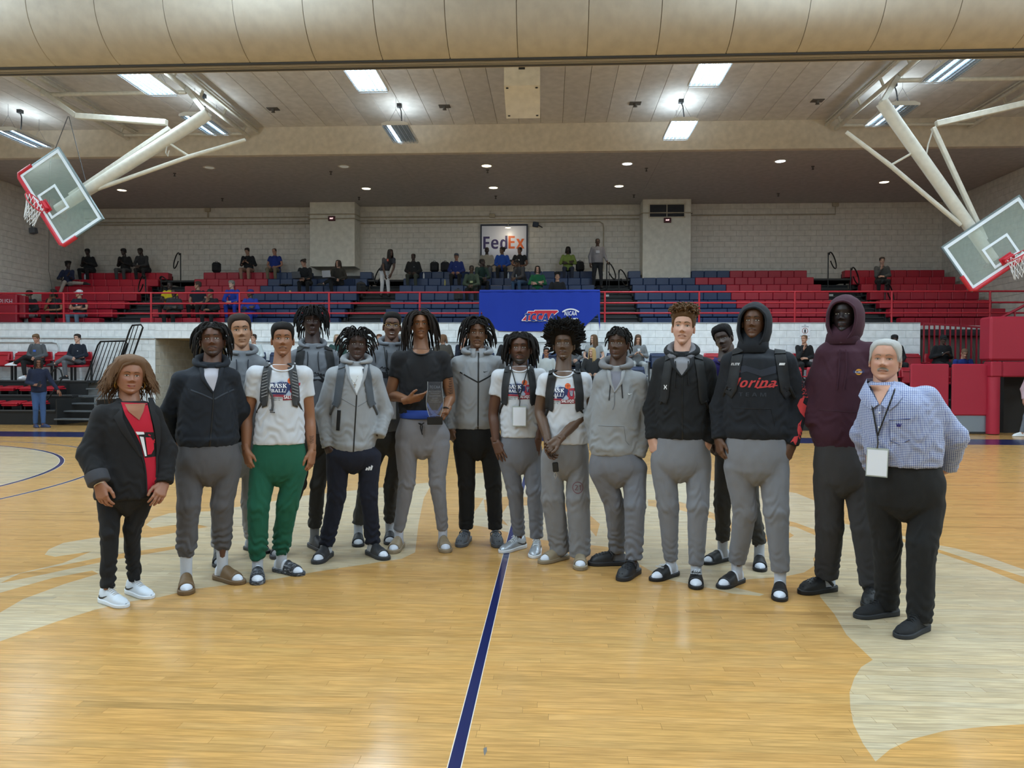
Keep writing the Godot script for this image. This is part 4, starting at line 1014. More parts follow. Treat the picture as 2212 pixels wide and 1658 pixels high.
# ------------------------------------------------------------------ distance fields for clothes and hands
class F:
	var lo: Vector3
	var c: float
	var nx: int
	var ny: int
	var nz: int
	var g := PackedFloat32Array()
	func _init(a: Vector3, b: Vector3, cell: float) -> void:
		lo = a; c = cell
		nx = int((b.x - a.x) / cell) + 2; ny = int((b.y - a.y) / cell) + 2; nz = int((b.z - a.z) / cell) + 2
		g.resize(nx * ny * nz); g.fill(0.2)
	func cap(a: Vector3, b: Vector3, ra: float, rb: float, k := 0.03, cut := 0.0, flatz := 1.0) -> F:
		# tapered capsule joined smoothly; cut > 0 ends it flat at b
		var m := maxf(ra, rb) + k + 2.0 * c
		var p0 := (a.min(b) - Vector3.ONE * m - lo) / c
		var p1 := (a.max(b) + Vector3.ONE * m - lo) / c
		var i0 := maxi(0, int(p0.x)); var i1 := mini(nx - 1, int(p1.x))
		var j0 := maxi(0, int(p0.y)); var j1 := mini(ny - 1, int(p1.y))
		var k0 := maxi(0, int(p0.z)); var k1 := mini(nz - 1, int(p1.z))
		var ba := b - a
		var inv := 1.0 / maxf(ba.dot(ba), 1e-9)
		var dir := ba.normalized()
		for z in range(k0, k1 + 1):
			for y in range(j0, j1 + 1):
				var at := nx * (y + ny * z)
				for x in range(i0, i1 + 1):
					var d := lo + Vector3(x, y, z) * c - a
					d.z *= flatz
					var h := clampf(d.dot(ba) * inv, 0.0, 1.0)
					var v := (d - ba * h).length() - lerpf(ra, rb, h)
					if cut > 0.0: v = maxf(v, d.dot(dir) - ba.length() - cut + 0.001)
					var o := g[at + x]
					var e := maxf(k - absf(o - v), 0.0) / k
					g[at + x] = minf(o, v) - e * e * k * 0.25
		return self
	func stack(r: Array, k := 0.03) -> F:   # rings [y, cx, cz, half width, front depth, back depth], rising
		var n := r.size()
		for y in ny:
			var wy := lo.y + y * c
			if wy < r[0][0] - 0.05 or wy > r[n - 1][0] + 0.05: continue
			var yy := clampf(wy, r[0][0], r[n - 1][0])
			var s := 0
			while s < n - 2 and yy > r[s + 1][0]: s += 1
			var t: float = (yy - r[s][0]) / maxf(r[s + 1][0] - r[s][0], 1e-5)
			var q := []
			for m in range(1, 6): q.append(cubic_interpolate(r[s][m], r[s + 1][m], r[maxi(s - 1, 0)][m], r[mini(s + 2, n - 1)][m], t))
			var out := maxf(r[0][0] - wy, wy - r[n - 1][0])
			for z in nz:
				var dz: float = lo.z + z * c - q[1]
				var dd: float = maxf(q[3] if dz > 0.0 else q[4], 0.01)
				var at := nx * (y + ny * z)
				for x in nx:
					var dx: float = lo.x + x * c - q[0]
					var ex: float = dx / q[2]; var ez := dz / dd
					var k0 := sqrt(ex * ex + ez * ez)
					var fx: float = ex / q[2]; var fz := ez / dd
					var v := k0 * (k0 - 1.0) / maxf(sqrt(fx * fx + fz * fz), 1e-6)
					v = maxf(v, out)
					if v > 0.1: continue
					var o := g[at + x]
					var e := maxf(k - absf(o - v), 0.0) / k
					g[at + x] = minf(o, v) - e * e * k * 0.25
		return self
	func at3(p: Vector3) -> float:
		var q := (p - lo) / c
		var i := clampi(int(q.x), 0, nx - 2); var j := clampi(int(q.y), 0, ny - 2); var k := clampi(int(q.z), 0, nz - 2)
		var fx := q.x - i; var fy := q.y - j; var fz := q.z - k
		var b := i + nx * (j + ny * k)
		var s := nx * ny
		return lerpf(lerpf(lerpf(g[b], g[b + 1], fx), lerpf(g[b + nx], g[b + nx + 1], fx), fy), lerpf(lerpf(g[b + s], g[b + s + 1], fx), lerpf(g[b + s + nx], g[b + s + nx + 1], fx), fy), fz)
	func front(x: float, y: float) -> float:
		var z := lo.z + (nz - 2) * c
		var last := 1.0
		while z > lo.z:
			var v := at3(Vector3(x, y, z))
			if v < 0.0: return z + c * 0.7 * (-v) / maxf(last - v, 1e-6)
			last = v
			z -= c * 0.7
		return -9.0
	func topy(x: float, z: float) -> float:
		var y := lo.y + (ny - 2) * c
		var last := 1.0
		while y > lo.y:
			var v := at3(Vector3(x, y, z))
			if v < 0.0: return y + c * 0.7 * (-v) / maxf(last - v, 1e-6)
			last = v
			y -= c * 0.7
		return -9.0
	func mesh(disp = null, col := Color.WHITE) -> B:
		var b := B.new()
		var id := PackedInt32Array()
		id.resize(nx * ny * nz); id.fill(-1)
		var s := nx * ny
		var off := [0, 1, nx, nx + 1, s, s + 1, s + nx, s + nx + 1]
		var edges := [[0, 1], [2, 3], [4, 5], [6, 7], [0, 2], [1, 3], [4, 6], [5, 7], [0, 4], [1, 5], [2, 6], [3, 7]]
		for z in nz - 1:
			for y in ny - 1:
				var at := nx * (y + ny * z)
				for x in nx - 1:
					var p := at + x
					var m := g[p] < 0.0
					if (g[p + 1] < 0.0) == m and (g[p + nx] < 0.0) == m and (g[p + nx + 1] < 0.0) == m and (g[p + s] < 0.0) == m and (g[p + s + 1] < 0.0) == m and (g[p + s + nx] < 0.0) == m and (g[p + s + nx + 1] < 0.0) == m: continue
					var sum := Vector3.ZERO
					var cnt := 0
					for e in edges:
						var a: int = e[0]; var d: int = e[1]
						var va := g[p + off[a]]; var vd := g[p + off[d]]
						if (va < 0.0) != (vd < 0.0):
							var t := va / (va - vd)
							sum += Vector3(a & 1, (a >> 1) & 1, a >> 2).lerp(Vector3(d & 1, (d >> 1) & 1, d >> 2), t)
							cnt += 1
					id[p] = b.v.size()
					b.v.append(lo + (Vector3(x, y, z) + sum / cnt) * c)
		var steps := [1, nx, s]
		for z in range(1, nz - 1):
			for y in range(1, ny - 1):
				var at := nx * (y + ny * z)
				for x in range(1, nx - 1):
					var p := at + x
					if id[p] < 0: continue
					var m := g[p] < 0.0
					for ax in 3:
						if (g[p + steps[ax]] < 0.0) == m: continue
						var u: int = steps[(ax + 1) % 3]; var w: int = steps[(ax + 2) % 3]
						var q0 := id[p]; var q1 := id[p - u]; var q2 := id[p - u - w]; var q3 := id[p - w]
						if q1 < 0 or q2 < 0 or q3 < 0: continue
						if m: b.ix.append_array([q0, q2, q1, q0, q3, q2])
						else: b.ix.append_array([q0, q1, q2, q0, q2, q3])
		var nn := F.normals(b)
		if disp != null:
			for i in b.v.size(): b.v[i] += nn[i] * disp.call(b.v[i])
			nn = F.normals(b)
		b.n = nn
		b.c.resize(b.v.size()); b.c.fill(col)
		b.u.resize(b.v.size())
		return b
	static func normals(b: B) -> PackedVector3Array:
		var acc := PackedVector3Array()
		acc.resize(b.v.size())
		for i in range(0, b.ix.size(), 3):
			var p := b.v[b.ix[i]]
			var q := (b.v[b.ix[i + 2]] - p).cross(b.v[b.ix[i + 1]] - p)
			acc[b.ix[i]] += q; acc[b.ix[i + 1]] += q; acc[b.ix[i + 2]] += q
		for i in acc.size(): acc[i] = acc[i].normalized()
		return acc

func ball(b: B, at: Vector3, r: Vector3, t := Basis.IDENTITY, seg := 10) -> B:
	var rows := []
	for i in seg + 1:
		var a := PI * i / seg
		var row := PackedVector3Array()
		for k in seg * 2:
			var o := TAU * k / (seg * 2)
			row.append(at + t * (V(sin(a) * cos(o), cos(a), sin(a) * sin(o)) * r))
		rows.append(row)
	return b.grid(rows, true)

func smooth_path(p: Array, sub := 5) -> Array:
	var o := []
	for i in p.size() - 1:
		for k in sub:
			o.append((p[i] as Vector3).cubic_interpolate(p[i + 1], p[maxi(i - 1, 0)], p[mini(i + 2, p.size() - 1)], float(k) / sub))
	o.append(p[-1])
	return o

func smooth_r(p: Array, sub := 5) -> Array:
	var o := []
	for i in p.size() - 1:
		for k in sub: o.append(lerpf(p[i], p[i + 1], float(k) / sub))
	o.append(p[-1])
	return o

# ------------------------------------------------------------------ hands
var hands := {}
func hand(pose: String) -> B:   # person's right hand: fingers down -y, palm to +x, thumb to +z
	if hands.has(pose): return hands[pose]
	var f := F.new(V(-0.06, -0.215, -0.06), V(0.11, 0.05, 0.085), 0.0033)
	var curl := [0.35, 0.4, 0.3]
	var spread := 0.04
	var ext := [1.0, 1.0, 1.0, 1.0]
	if pose == "grip": curl = [0.9, 0.9, 0.6]
	if pose == "point": curl = [0.12, 0.12, 0.1]; ext = [0.2, 2.0, 3.2, 3.6]
	if pose == "clasp": curl = [0.55, 0.65, 0.4]
	if pose == "flat": curl = [0.12, 0.18, 0.15]; spread = 0.1
	var zs := [0.029, 0.010, -0.010, -0.029]
	var ls := [0.074, 0.082, 0.076, 0.060]
	var ys := [-0.086, -0.092, -0.088, -0.080]
	for z in [-0.012, 0.012]: f.cap(V(0, 0.045, z), V(0, -0.012, z * 1.15), 0.0205, 0.0205, 0.012)
	for k in 4:
		f.cap(V(0.0, -0.012, zs[k] * 0.6), V(0, ys[k], zs[k]), 0.0165, 0.0125, 0.016)
	f.cap(V(0.008, -0.03, 0.02), V(0.008, -0.055, 0.02), 0.016, 0.014, 0.014)
	f.cap(V(0.006, -0.03, -0.02), V(0.006, -0.06, -0.022), 0.014, 0.012, 0.014)
	for k in 4:
		var p := V(0, ys[k], zs[k])
		var an := 0.0
		for s in 3:
			an += curl[s] * ext[k] * (1.0 + 0.1 * k)
			var d := V(sin(an), -cos(an), spread * (1.5 - k))
			var q: Vector3 = p + d.normalized() * ls[k] * [0.46, 0.30, 0.24][s]
			var r0: float = [0.0098, 0.0088, 0.0080][s]
			f.cap(p, q, r0, r0 - 0.001, 0.004)
			p = q
	var th := [V(0.006, -0.022, 0.026), V(0.016, -0.052, 0.047), V(0.024, -0.082, 0.055), V(0.032, -0.106, 0.053)]
	if pose == "point": th = [V(0.006, -0.022, 0.026), V(0.012, -0.05, 0.05), V(0.016, -0.075, 0.066), V(0.018, -0.1, 0.075)]
	if pose == "grip": th = [V(0.006, -0.022, 0.026), V(0.03, -0.045, 0.045), V(0.055, -0.066, 0.045), V(0.066, -0.088, 0.035)]
	f.cap(th[0], th[1], 0.0145, 0.0118, 0.012); f.cap(th[1], th[2], 0.0115, 0.0102, 0.005); f.cap(th[2], th[3], 0.0102, 0.0088, 0.004)
	hands[pose] = f.mesh()
	return hands[pose]

func add_hand(b: B, wr: Vector3, tip: Vector3, left_side: bool, pose: String, twist: float, col: Color, sc := 1.0) -> void:
	var d := (tip - wr).normalized()
	var side := 1.0 if left_side else -1.0
	var px := V(side, 0, 0)
	px = (px - d * px.dot(d)).normalized()
	px = px.rotated(d, -twist * side)
	var y := -d
	var z := px.cross(y) * side
	var m := Basis(px, y, z).scaled_local(V(sc, sc, sc))
	var h := hand(pose)
	var st := b.v.size()
	b.add(h, Transform3D(m, wr))
	for k in range(st, b.v.size()): b.c[k] = col

# ------------------------------------------------------------------ heads
const HT := [[0.0, 0.040, 0.070, -0.045, 0.35], [0.008, 0.050, 0.086, -0.060, 0.42], [0.022, 0.058, 0.093, -0.070, 0.42], [0.040, 0.0635, 0.090, -0.078, 0.38], [0.056, 0.066, 0.0905, -0.083, 0.32], [0.075, 0.0685, 0.090, -0.088, 0.26], [0.100, 0.0705, 0.089, -0.094, 0.2], [0.125, 0.072, 0.0885, -0.099, 0.15], [0.150, 0.0735, 0.094, -0.101, 0.12], [0.175, 0.0735, 0.091, -0.100, 0.1], [0.198, 0.069, 0.080, -0.093, 0.06], [0.216, 0.058, 0.062, -0.078, 0.03], [0.228, 0.040, 0.042, -0.056, 0.0], [0.236, 0.001, 0.001, -0.006, 0.0]]

class Head:
	var w := 1.0      # width
	var jaw := 1.0
	var nose := 1.0
	var nosew := 1.0
	var lips := 1.0
	var feat := []
	func row(y: float) -> Array:
		var T := HT
		var yy := clampf(y, 0.0, 0.236)
		var s := 0
		while s < T.size() - 2 and yy > T[s + 1][0]: s += 1
		var t: float = (yy - T[s][0]) / (T[s + 1][0] - T[s][0])
		var q := []
		for m in range(1, 5):
			q.append(cubic_interpolate(T[s][m], T[s + 1][m], T[maxi(s - 1, 0)][m], T[mini(s + 2, T.size() - 1)][m], t) if s < T.size() - 2 else lerpf(T[s][m], T[s + 1][m], sqrt(t) if false else t))
		q[0] *= w * lerpf(jaw, 1.0, smoothstep(0.0, 0.09, yy))
		return q
	func prep() -> void:
		feat = [[0.0, 0.120, 0.0075, 0.012, 0.007], [0.0, 0.106, 0.0075, 0.010, 0.013 * nose], [0.0, 0.0935, 0.0095 * nosew, 0.0075, 0.0215 * nose], [0.0150 * nosew, 0.0895, 0.0058, 0.0058, 0.0115], [-0.0150 * nosew, 0.0895, 0.0058, 0.0058, 0.0115],
			[0.031, 0.125, 0.015, 0.0095, -0.0095], [-0.031, 0.125, 0.015, 0.0095, -0.0095], [0.031, 0.124, 0.012, 0.006, 0.0045], [-0.031, 0.124, 0.012, 0.006, 0.0045], [0.0, 0.150, 0.045, 0.008, 0.003],
			[0.0, 0.0605, 0.018, 0.0055, 0.0048 * lips], [0.0, 0.0475, 0.016, 0.0062, 0.0062 * lips], [0.0, 0.0545, 0.022, 0.002, -0.003], [0.0, 0.035, 0.018, 0.006, -0.004], [0.0, 0.017, 0.016, 0.010, 0.005],
			[0.040, 0.094, 0.018, 0.014, 0.0045], [-0.040, 0.094, 0.018, 0.014, 0.0045], [0.0, 0.076, 0.006, 0.006, -0.002]]
	func pt(a: float, y: float) -> Vector3:
		var q := row(y)
		var ca := cos(a)
		var sa := sin(a)
		var f := maxf(ca, 0.0)
		var x: float = q[0] * sa * (1.0 - q[3] * f * f)
		var z: float = q[1] * pow(f, 0.85) if ca > 0.0 else -q[2] * ca
		var yy := y + 0.042 * pow(1.0 - maxf(ca, -0.2), 1.3) * (1.0 - smoothstep(0.0, 0.10, y))
		if ca > 0.05:
			for e in feat:
				var dx: float = (x - e[0]) / e[2]; var dy: float = (yy - e[1]) / e[3]
				var r := dx * dx + dy * dy
				if r < 12.0: z += e[4] * exp(-0.5 * r) * minf(1.0, ca * 2.0)
		return Vector3(x, yy, z)
	func face(x: float, y: float) -> Vector3:
		var a0 := 0.0; var a1 := 1.45
		for i in 12:
			var m := (a0 + a1) * 0.5
			if pt(m, y).x < absf(x): a0 = m
			else: a1 = m
		var p := pt(a0, y)
		p.x *= signf(x) if x != 0.0 else 1.0
		return Vector3(x, p.y, p.z)

func mix(a: Color, b: Color, t: float) -> Color: return a.lerp(b, t)

func patch(b: B, h: Head, poly: Array, off: float, col: Color, up := Vector3.ZERO) -> void:
	b.col = col
	var pl := PackedVector2Array(poly)
	var tr := Geometry2D.triangulate_polygon(pl)
	for i in range(0, tr.size(), 3):
		var q := []
		for k in 3:
			var p := h.face(pl[tr[i + k]].x, pl[tr[i + k]].y)
			q.append(V(p.x, pl[tr[i + k]].y, p.z + off))
		b.face(q, Vector3.BACK)

func curve_band(x0: float, x1: float, f0: Callable, f1: Callable, n := 6) -> Array:
	var o := []
	for i in n + 1:
		var t := float(i) / n
		o.append(V2(lerpf(x0, x1, t), f0.call(t)))
	for i in n + 1:
		var t := 1.0 - float(i) / n
		o.append(V2(lerpf(x0, x1, t), f1.call(t)))
	return o

func head_mesh(b: B, fb: B, h: Head, s: Dictionary, X: Transform3D) -> void:
	# b: skin (vertex coloured), fb: eyes, brows, lips
	h.prep()
	var skin: Color = s.skin
	var beard: float = s.get("beard", 0.0)
	var bc: Color = s.get("hairc", Color(0.012, 0.009, 0.008))
	var hb := B.new()
	var rows := []; var cols := []
	var N := 56
	var ys := []
	for i in 56: ys.append(0.0 + 0.2359 * i / 55.0)
	for y in ys:
		var row := PackedVector3Array(); var cr := []
		for k in N:
			var t := (k + 0.5) / N * 2.0 - 1.0
			var a := PI * (0.55 * t + 0.45 * t * t * t)
			var p := h.pt(a, y)
			row.append(p)
			var c := skin
			var m := 0.0
			if beard > 0.0 and cos(a) > -0.1:
				var jaw := smoothstep(0.075, 0.02, p.y - 0.05 * (1.0 - cos(a)) * 0.9)
				var mouth := exp(-pow(p.x / 0.024, 2.0) - pow((p.y - 0.053) / 0.012, 2.0))
				m = clampf(jaw - mouth, 0.0, 1.0) * beard
			c = c.lerp(bc, m * 0.85)
			var cheek := exp(-pow((absf(p.x) - 0.035) / 0.02, 2.0) - pow((p.y - 0.095) / 0.018, 2.0)) if p.z > 0.0 else 0.0
			if s.has("blush"): c = c.lerp(s.blush, cheek * 0.5)
			cr.append(c)
		rows.append(row); cols.append(cr)
	rows.push_front(rows[0].duplicate()); cols.push_front(cols[0])
	for k in N: rows[0][k] = V(0, 0.03, -0.01)
	hb.grid(rows, true, false, cols)
	# ears
	hb.col = skin.darkened(0.06)
	for sd in [-1.0, 1.0]:
		var e := Basis(Vector3.UP, sd * 0.35) * Basis(Vector3.RIGHT, -0.15)
		ball(hb, V(sd * 0.0735 * h.w, 0.108, -0.008), V(0.009, 0.031, 0.018), e, 8)
		ball(hb, V(sd * 0.0755 * h.w, 0.088, 0.0), V(0.008, 0.010, 0.009), e, 6)
	b.add(hb, X)
	# features
	var pb := B.new()
	var sclera := Color(0.62, 0.58, 0.54)
	var lash := Color(0.01, 0.008, 0.007)
	var open: float = s.get("eyes", 0.75)
	for sd in [-1.0, 1.0]:
		var ex: float = 0.0305 * sd
		var ey := 0.1245
		var al := []; var iris := []; var lid := []; var brow := []
		for i in 13:
			var a := TAU * i / 12.0
			if i < 12:
				al.append(V2(ex + 0.0138 * cos(a), ey + 0.0058 * open * sin(a) * (1.0 - 0.25 * absf(cos(a))) + 0.0008 * cos(a) * sd))
				iris.append(V2(ex + 0.0054 * cos(a), clampf(ey + 0.0002 + 0.0054 * sin(a), ey - 0.0052 * open, ey + 0.005 * open)))
		patch(pb, h, al, 0.0008, sclera)
		patch(pb, h, iris, 0.0013, s.get("iris", Color(0.02, 0.012, 0.008)))
		lid = curve_band(ex - 0.0155, ex + 0.0155, func(t): return ey + 0.0056 * open * sin(PI * t) + 0.0002, func(t): return ey + 0.0056 * open * sin(PI * t) + 0.0026 + 0.001 * sin(PI * t))
		patch(pb, h, lid, 0.0016, skin.lerp(lash, 0.82))
		var lid2 := curve_band(ex - 0.015, ex + 0.015, func(t): return ey - 0.0058 * open * sin(PI * t) - 0.0014, func(t): return ey - 0.0056 * open * sin(PI * t) + 0.0002)
		patch(pb, h, lid2, 0.0010, skin.lerp(lash, 0.4))
		var by: float = s.get("browy", 0.1415)
		var th: float = s.get("browt", 0.0078)
		brow = curve_band(0.012 * sd, 0.0475 * sd, func(t): return by + 0.006 * sin(PI * minf(t * 1.25, 1.0) * 0.75) - 0.004 * maxf(t - 0.7, 0.0) * 3.0, func(t): return by + th * (1.0 - 0.65 * t) + 0.006 * sin(PI * minf(t * 1.25, 1.0) * 0.75) - 0.004 * maxf(t - 0.7, 0.0) * 3.0)
		patch(pb, h, brow, 0.0012, s.get("brow", bc))
		patch(pb, h, [V2(0.006 * sd, 0.0845), V2(0.0125 * sd, 0.0855), V2(0.013 * sd, 0.0875), V2(0.007 * sd, 0.0868)], 0.0012, skin.darkened(0.75))
	var lw: float = s.get("mouth", 0.0255)
	var smile: float = s.get("smile", 0.0)
	var lipc: Color = s.get("lip", skin.lerp(Color(0.30, 0.10, 0.09), 0.45))
	var my := 0.0545
	patch(pb, h, curve_band(-lw, lw, func(t): return my + smile * pow(2.0 * t - 1.0, 2.0), func(t): return my + smile * pow(2.0 * t - 1.0, 2.0) + 0.0095 * h.lips * sin(PI * t) * (1.0 - 0.22 * exp(-pow((t - 0.5) / 0.09, 2.0))), 12), 0.0011, lipc.darkened(0.12))
	patch(pb, h, curve_band(-lw, lw, func(t): return my + smile * pow(2.0 * t - 1.0, 2.0) - 0.0115 * h.lips * sin(PI * t), func(t): return my + smile * pow(2.0 * t - 1.0, 2.0), 12), 0.0011, lipc)
	if s.has("teeth"): patch(pb, h, curve_band(-lw * 0.78, lw * 0.78, func(t): return my + smile * pow(1.5 * t - 0.75, 2.0) - 0.005 * sin(PI * t), func(t): return my + smile * pow(1.5 * t - 0.75, 2.0) + 0.0012 * sin(PI * t), 10), 0.0022, Color(0.72, 0.7, 0.66))
	else: patch(pb, h, curve_band(-lw * 1.02, lw * 1.02, func(t): return my - 0.0009 + smile * pow(2.0 * t - 1.0, 2.0), func(t): return my + 0.0009 + smile * pow(2.0 * t - 1.0, 2.0), 12), 0.0022, lipc.darkened(0.75))
	if s.has("moustache"):
		var mt: float = s.moustache
		patch(pb, h, curve_band(-0.029, 0.029, func(t): return 0.0645 - 0.010 * pow(absf(2.0 * t - 1.0), 2.2), func(t): return 0.0645 + mt * 0.011 - 0.011 * pow(absf(2.0 * t - 1.0), 2.0), 12), 0.0022, s.get("moustc", bc.lerp(skin, 0.25)))
	if s.has("goatee"):
		patch(pb, h, curve_band(-0.022, 0.022, func(t): return 0.004 + 0.004 * absf(2.0 * t - 1.0), func(t): return 0.030 * s.goatee - 0.010 * absf(2.0 * t - 1.0), 10), 0.0030, bc.lerp(skin, 0.12))
	fb.add(pb, X)

func hairline(a: float, k: Dictionary) -> float:
	var t := absf(a)
	var pts := [[0.0, k.get("line", 0.19)], [0.55, k.get("line", 0.19) - 0.003], [0.85, 0.172], [1.02, 0.150], [1.15, 0.118], [1.32, 0.104], [1.42, 0.135], [1.72, 0.135], [1.9, 0.085], [2.4, 0.055], [3.2, 0.05]]
	for i in pts.size() - 1:
		if t <= pts[i + 1][0]: return lerpf(pts[i][1], pts[i + 1][1], (t - pts[i][0]) / (pts[i + 1][0] - pts[i][0]))
	return 0.05

func hair_cap(hb: B, h: Head, k: Dictionary) -> void:
	var th: float = k.get("th", 0.006)
	var top: float = k.get("top", 0.0)
	var rough: float = k.get("rough", 0.0015)
	var rows := []
	var N := 72
	for i in 22:
		var s := i / 21.0
		var row := PackedVector3Array()
		for j in N:
			var a := PI * ((j + 0.5) / N * 2.0 - 1.0)
			var y0 := hairline(a, k)
			var y := lerpf(y0, 0.2355, sin(s * PI * 0.5))
			var p := h.pt(a, y)
			var nn := (p - V(0, 0.125, -0.008)) * V(1.0, 0.75, 0.9)
			nn = nn.normalized()
			var e := th * minf(1.0, sqrt(s * 7.0 + 0.02)) + top * smoothstep(0.25, 0.9, (y - 0.12) / 0.115) * minf(1.0, s * 4.0)
			e *= 1.0 + k.get("frontal", 0.0) * maxf(cos(a), 0.0)
			e += noise.get_noise_3d(p.x * 260.0, p.y * 260.0, p.z * 260.0) * rough * minf(1.0, s * 8.0 + 0.2)
			row.append(p + nn * (e - (0.002 if i == 0 else 0.0)))
		rows.append(row)
	hb.grid(rows, true)

func locks(hb: B, h: Head, k: Dictionary, r: RandomNumberGenerator) -> void:
	var n: int = k.get("n", 70)
	var L: float = k.get("len", 0.2)
	var rad: float = k.get("rad", 0.006)
	var g: float = k.get("grav", 0.32)
	var lift: float = k.get("lift", 0.5)
	var bang: float = k.get("bang", 0.17)      # lowest height in front of the face
	var side: float = k.get("side", 0.0)       # part: pushes locks away from the middle
	for i in n:
		var a := PI * (float(i) / n * 2.0 - 1.0) + r.randf_range(-0.06, 0.06)
		var s: float = [0.05, 0.3, 0.55, 0.8][i % 4] + r.randf_range(-0.06, 0.08)
		var y := lerpf(hairline(a, k) + 0.006, 0.233, sin(clampf(s, 0.0, 1.0) * PI * 0.5))
		var p := h.pt(a, y)
		var nn := ((p - V(0, 0.13, -0.008)) * V(1, 0.8, 1)).normalized()
		var d := (nn + Vector3.UP * lift * 0.4 + V(signf(p.x) * side, 0, 0)).normalized()
		var path := [p - nn * 0.004]
		var rr := [rad]
		var steps := 9
		var len := L * r.randf_range(0.75, 1.12)
		if p.z > 0.03 and absf(p.x) < 0.05: len *= k.get("front", 0.6)
		var jit := V(r.randf_range(-0.2, 0.2), 0, r.randf_range(-0.2, 0.2))
		var q := p
		for t in steps:
			d = (d + Vector3.DOWN * g + jit * 0.12 + V(sin(t * 2.1 + i), 0, cos(t * 1.7 + i * 2)) * 0.10).normalized()
			q = q + d * len / steps
			var e := (q - V(0, 0.125, -0.006)) / V(0.083 * h.w, 0.128, 0.108)
			if q.y < 0.07: e.y *= 0.2
			if e.length() < 1.0:
				q = V(0, 0.125, -0.006) + e.normalized() * 1.0 * V(0.083 * h.w, 0.128, 0.108) if q.y >= 0.07 else q + V(e.x, 0, e.z).normalized() * 0.006
			if q.z > 0.045 and q.y < bang and absf(q.x) < 0.06:
				q.x = lerpf(q.x, signf(q.x if absf(q.x) > 0.004 else jit.x) * 0.078, 0.5)
				q.z -= 0.006
			path.append(q)
			rr.append(rad * (1.0 - 0.35 * pow(t / float(steps), 2.0)) * r.randf_range(0.85, 1.15))
		rr[-1] *= 0.45
		hb.tube(path, rr, 6)

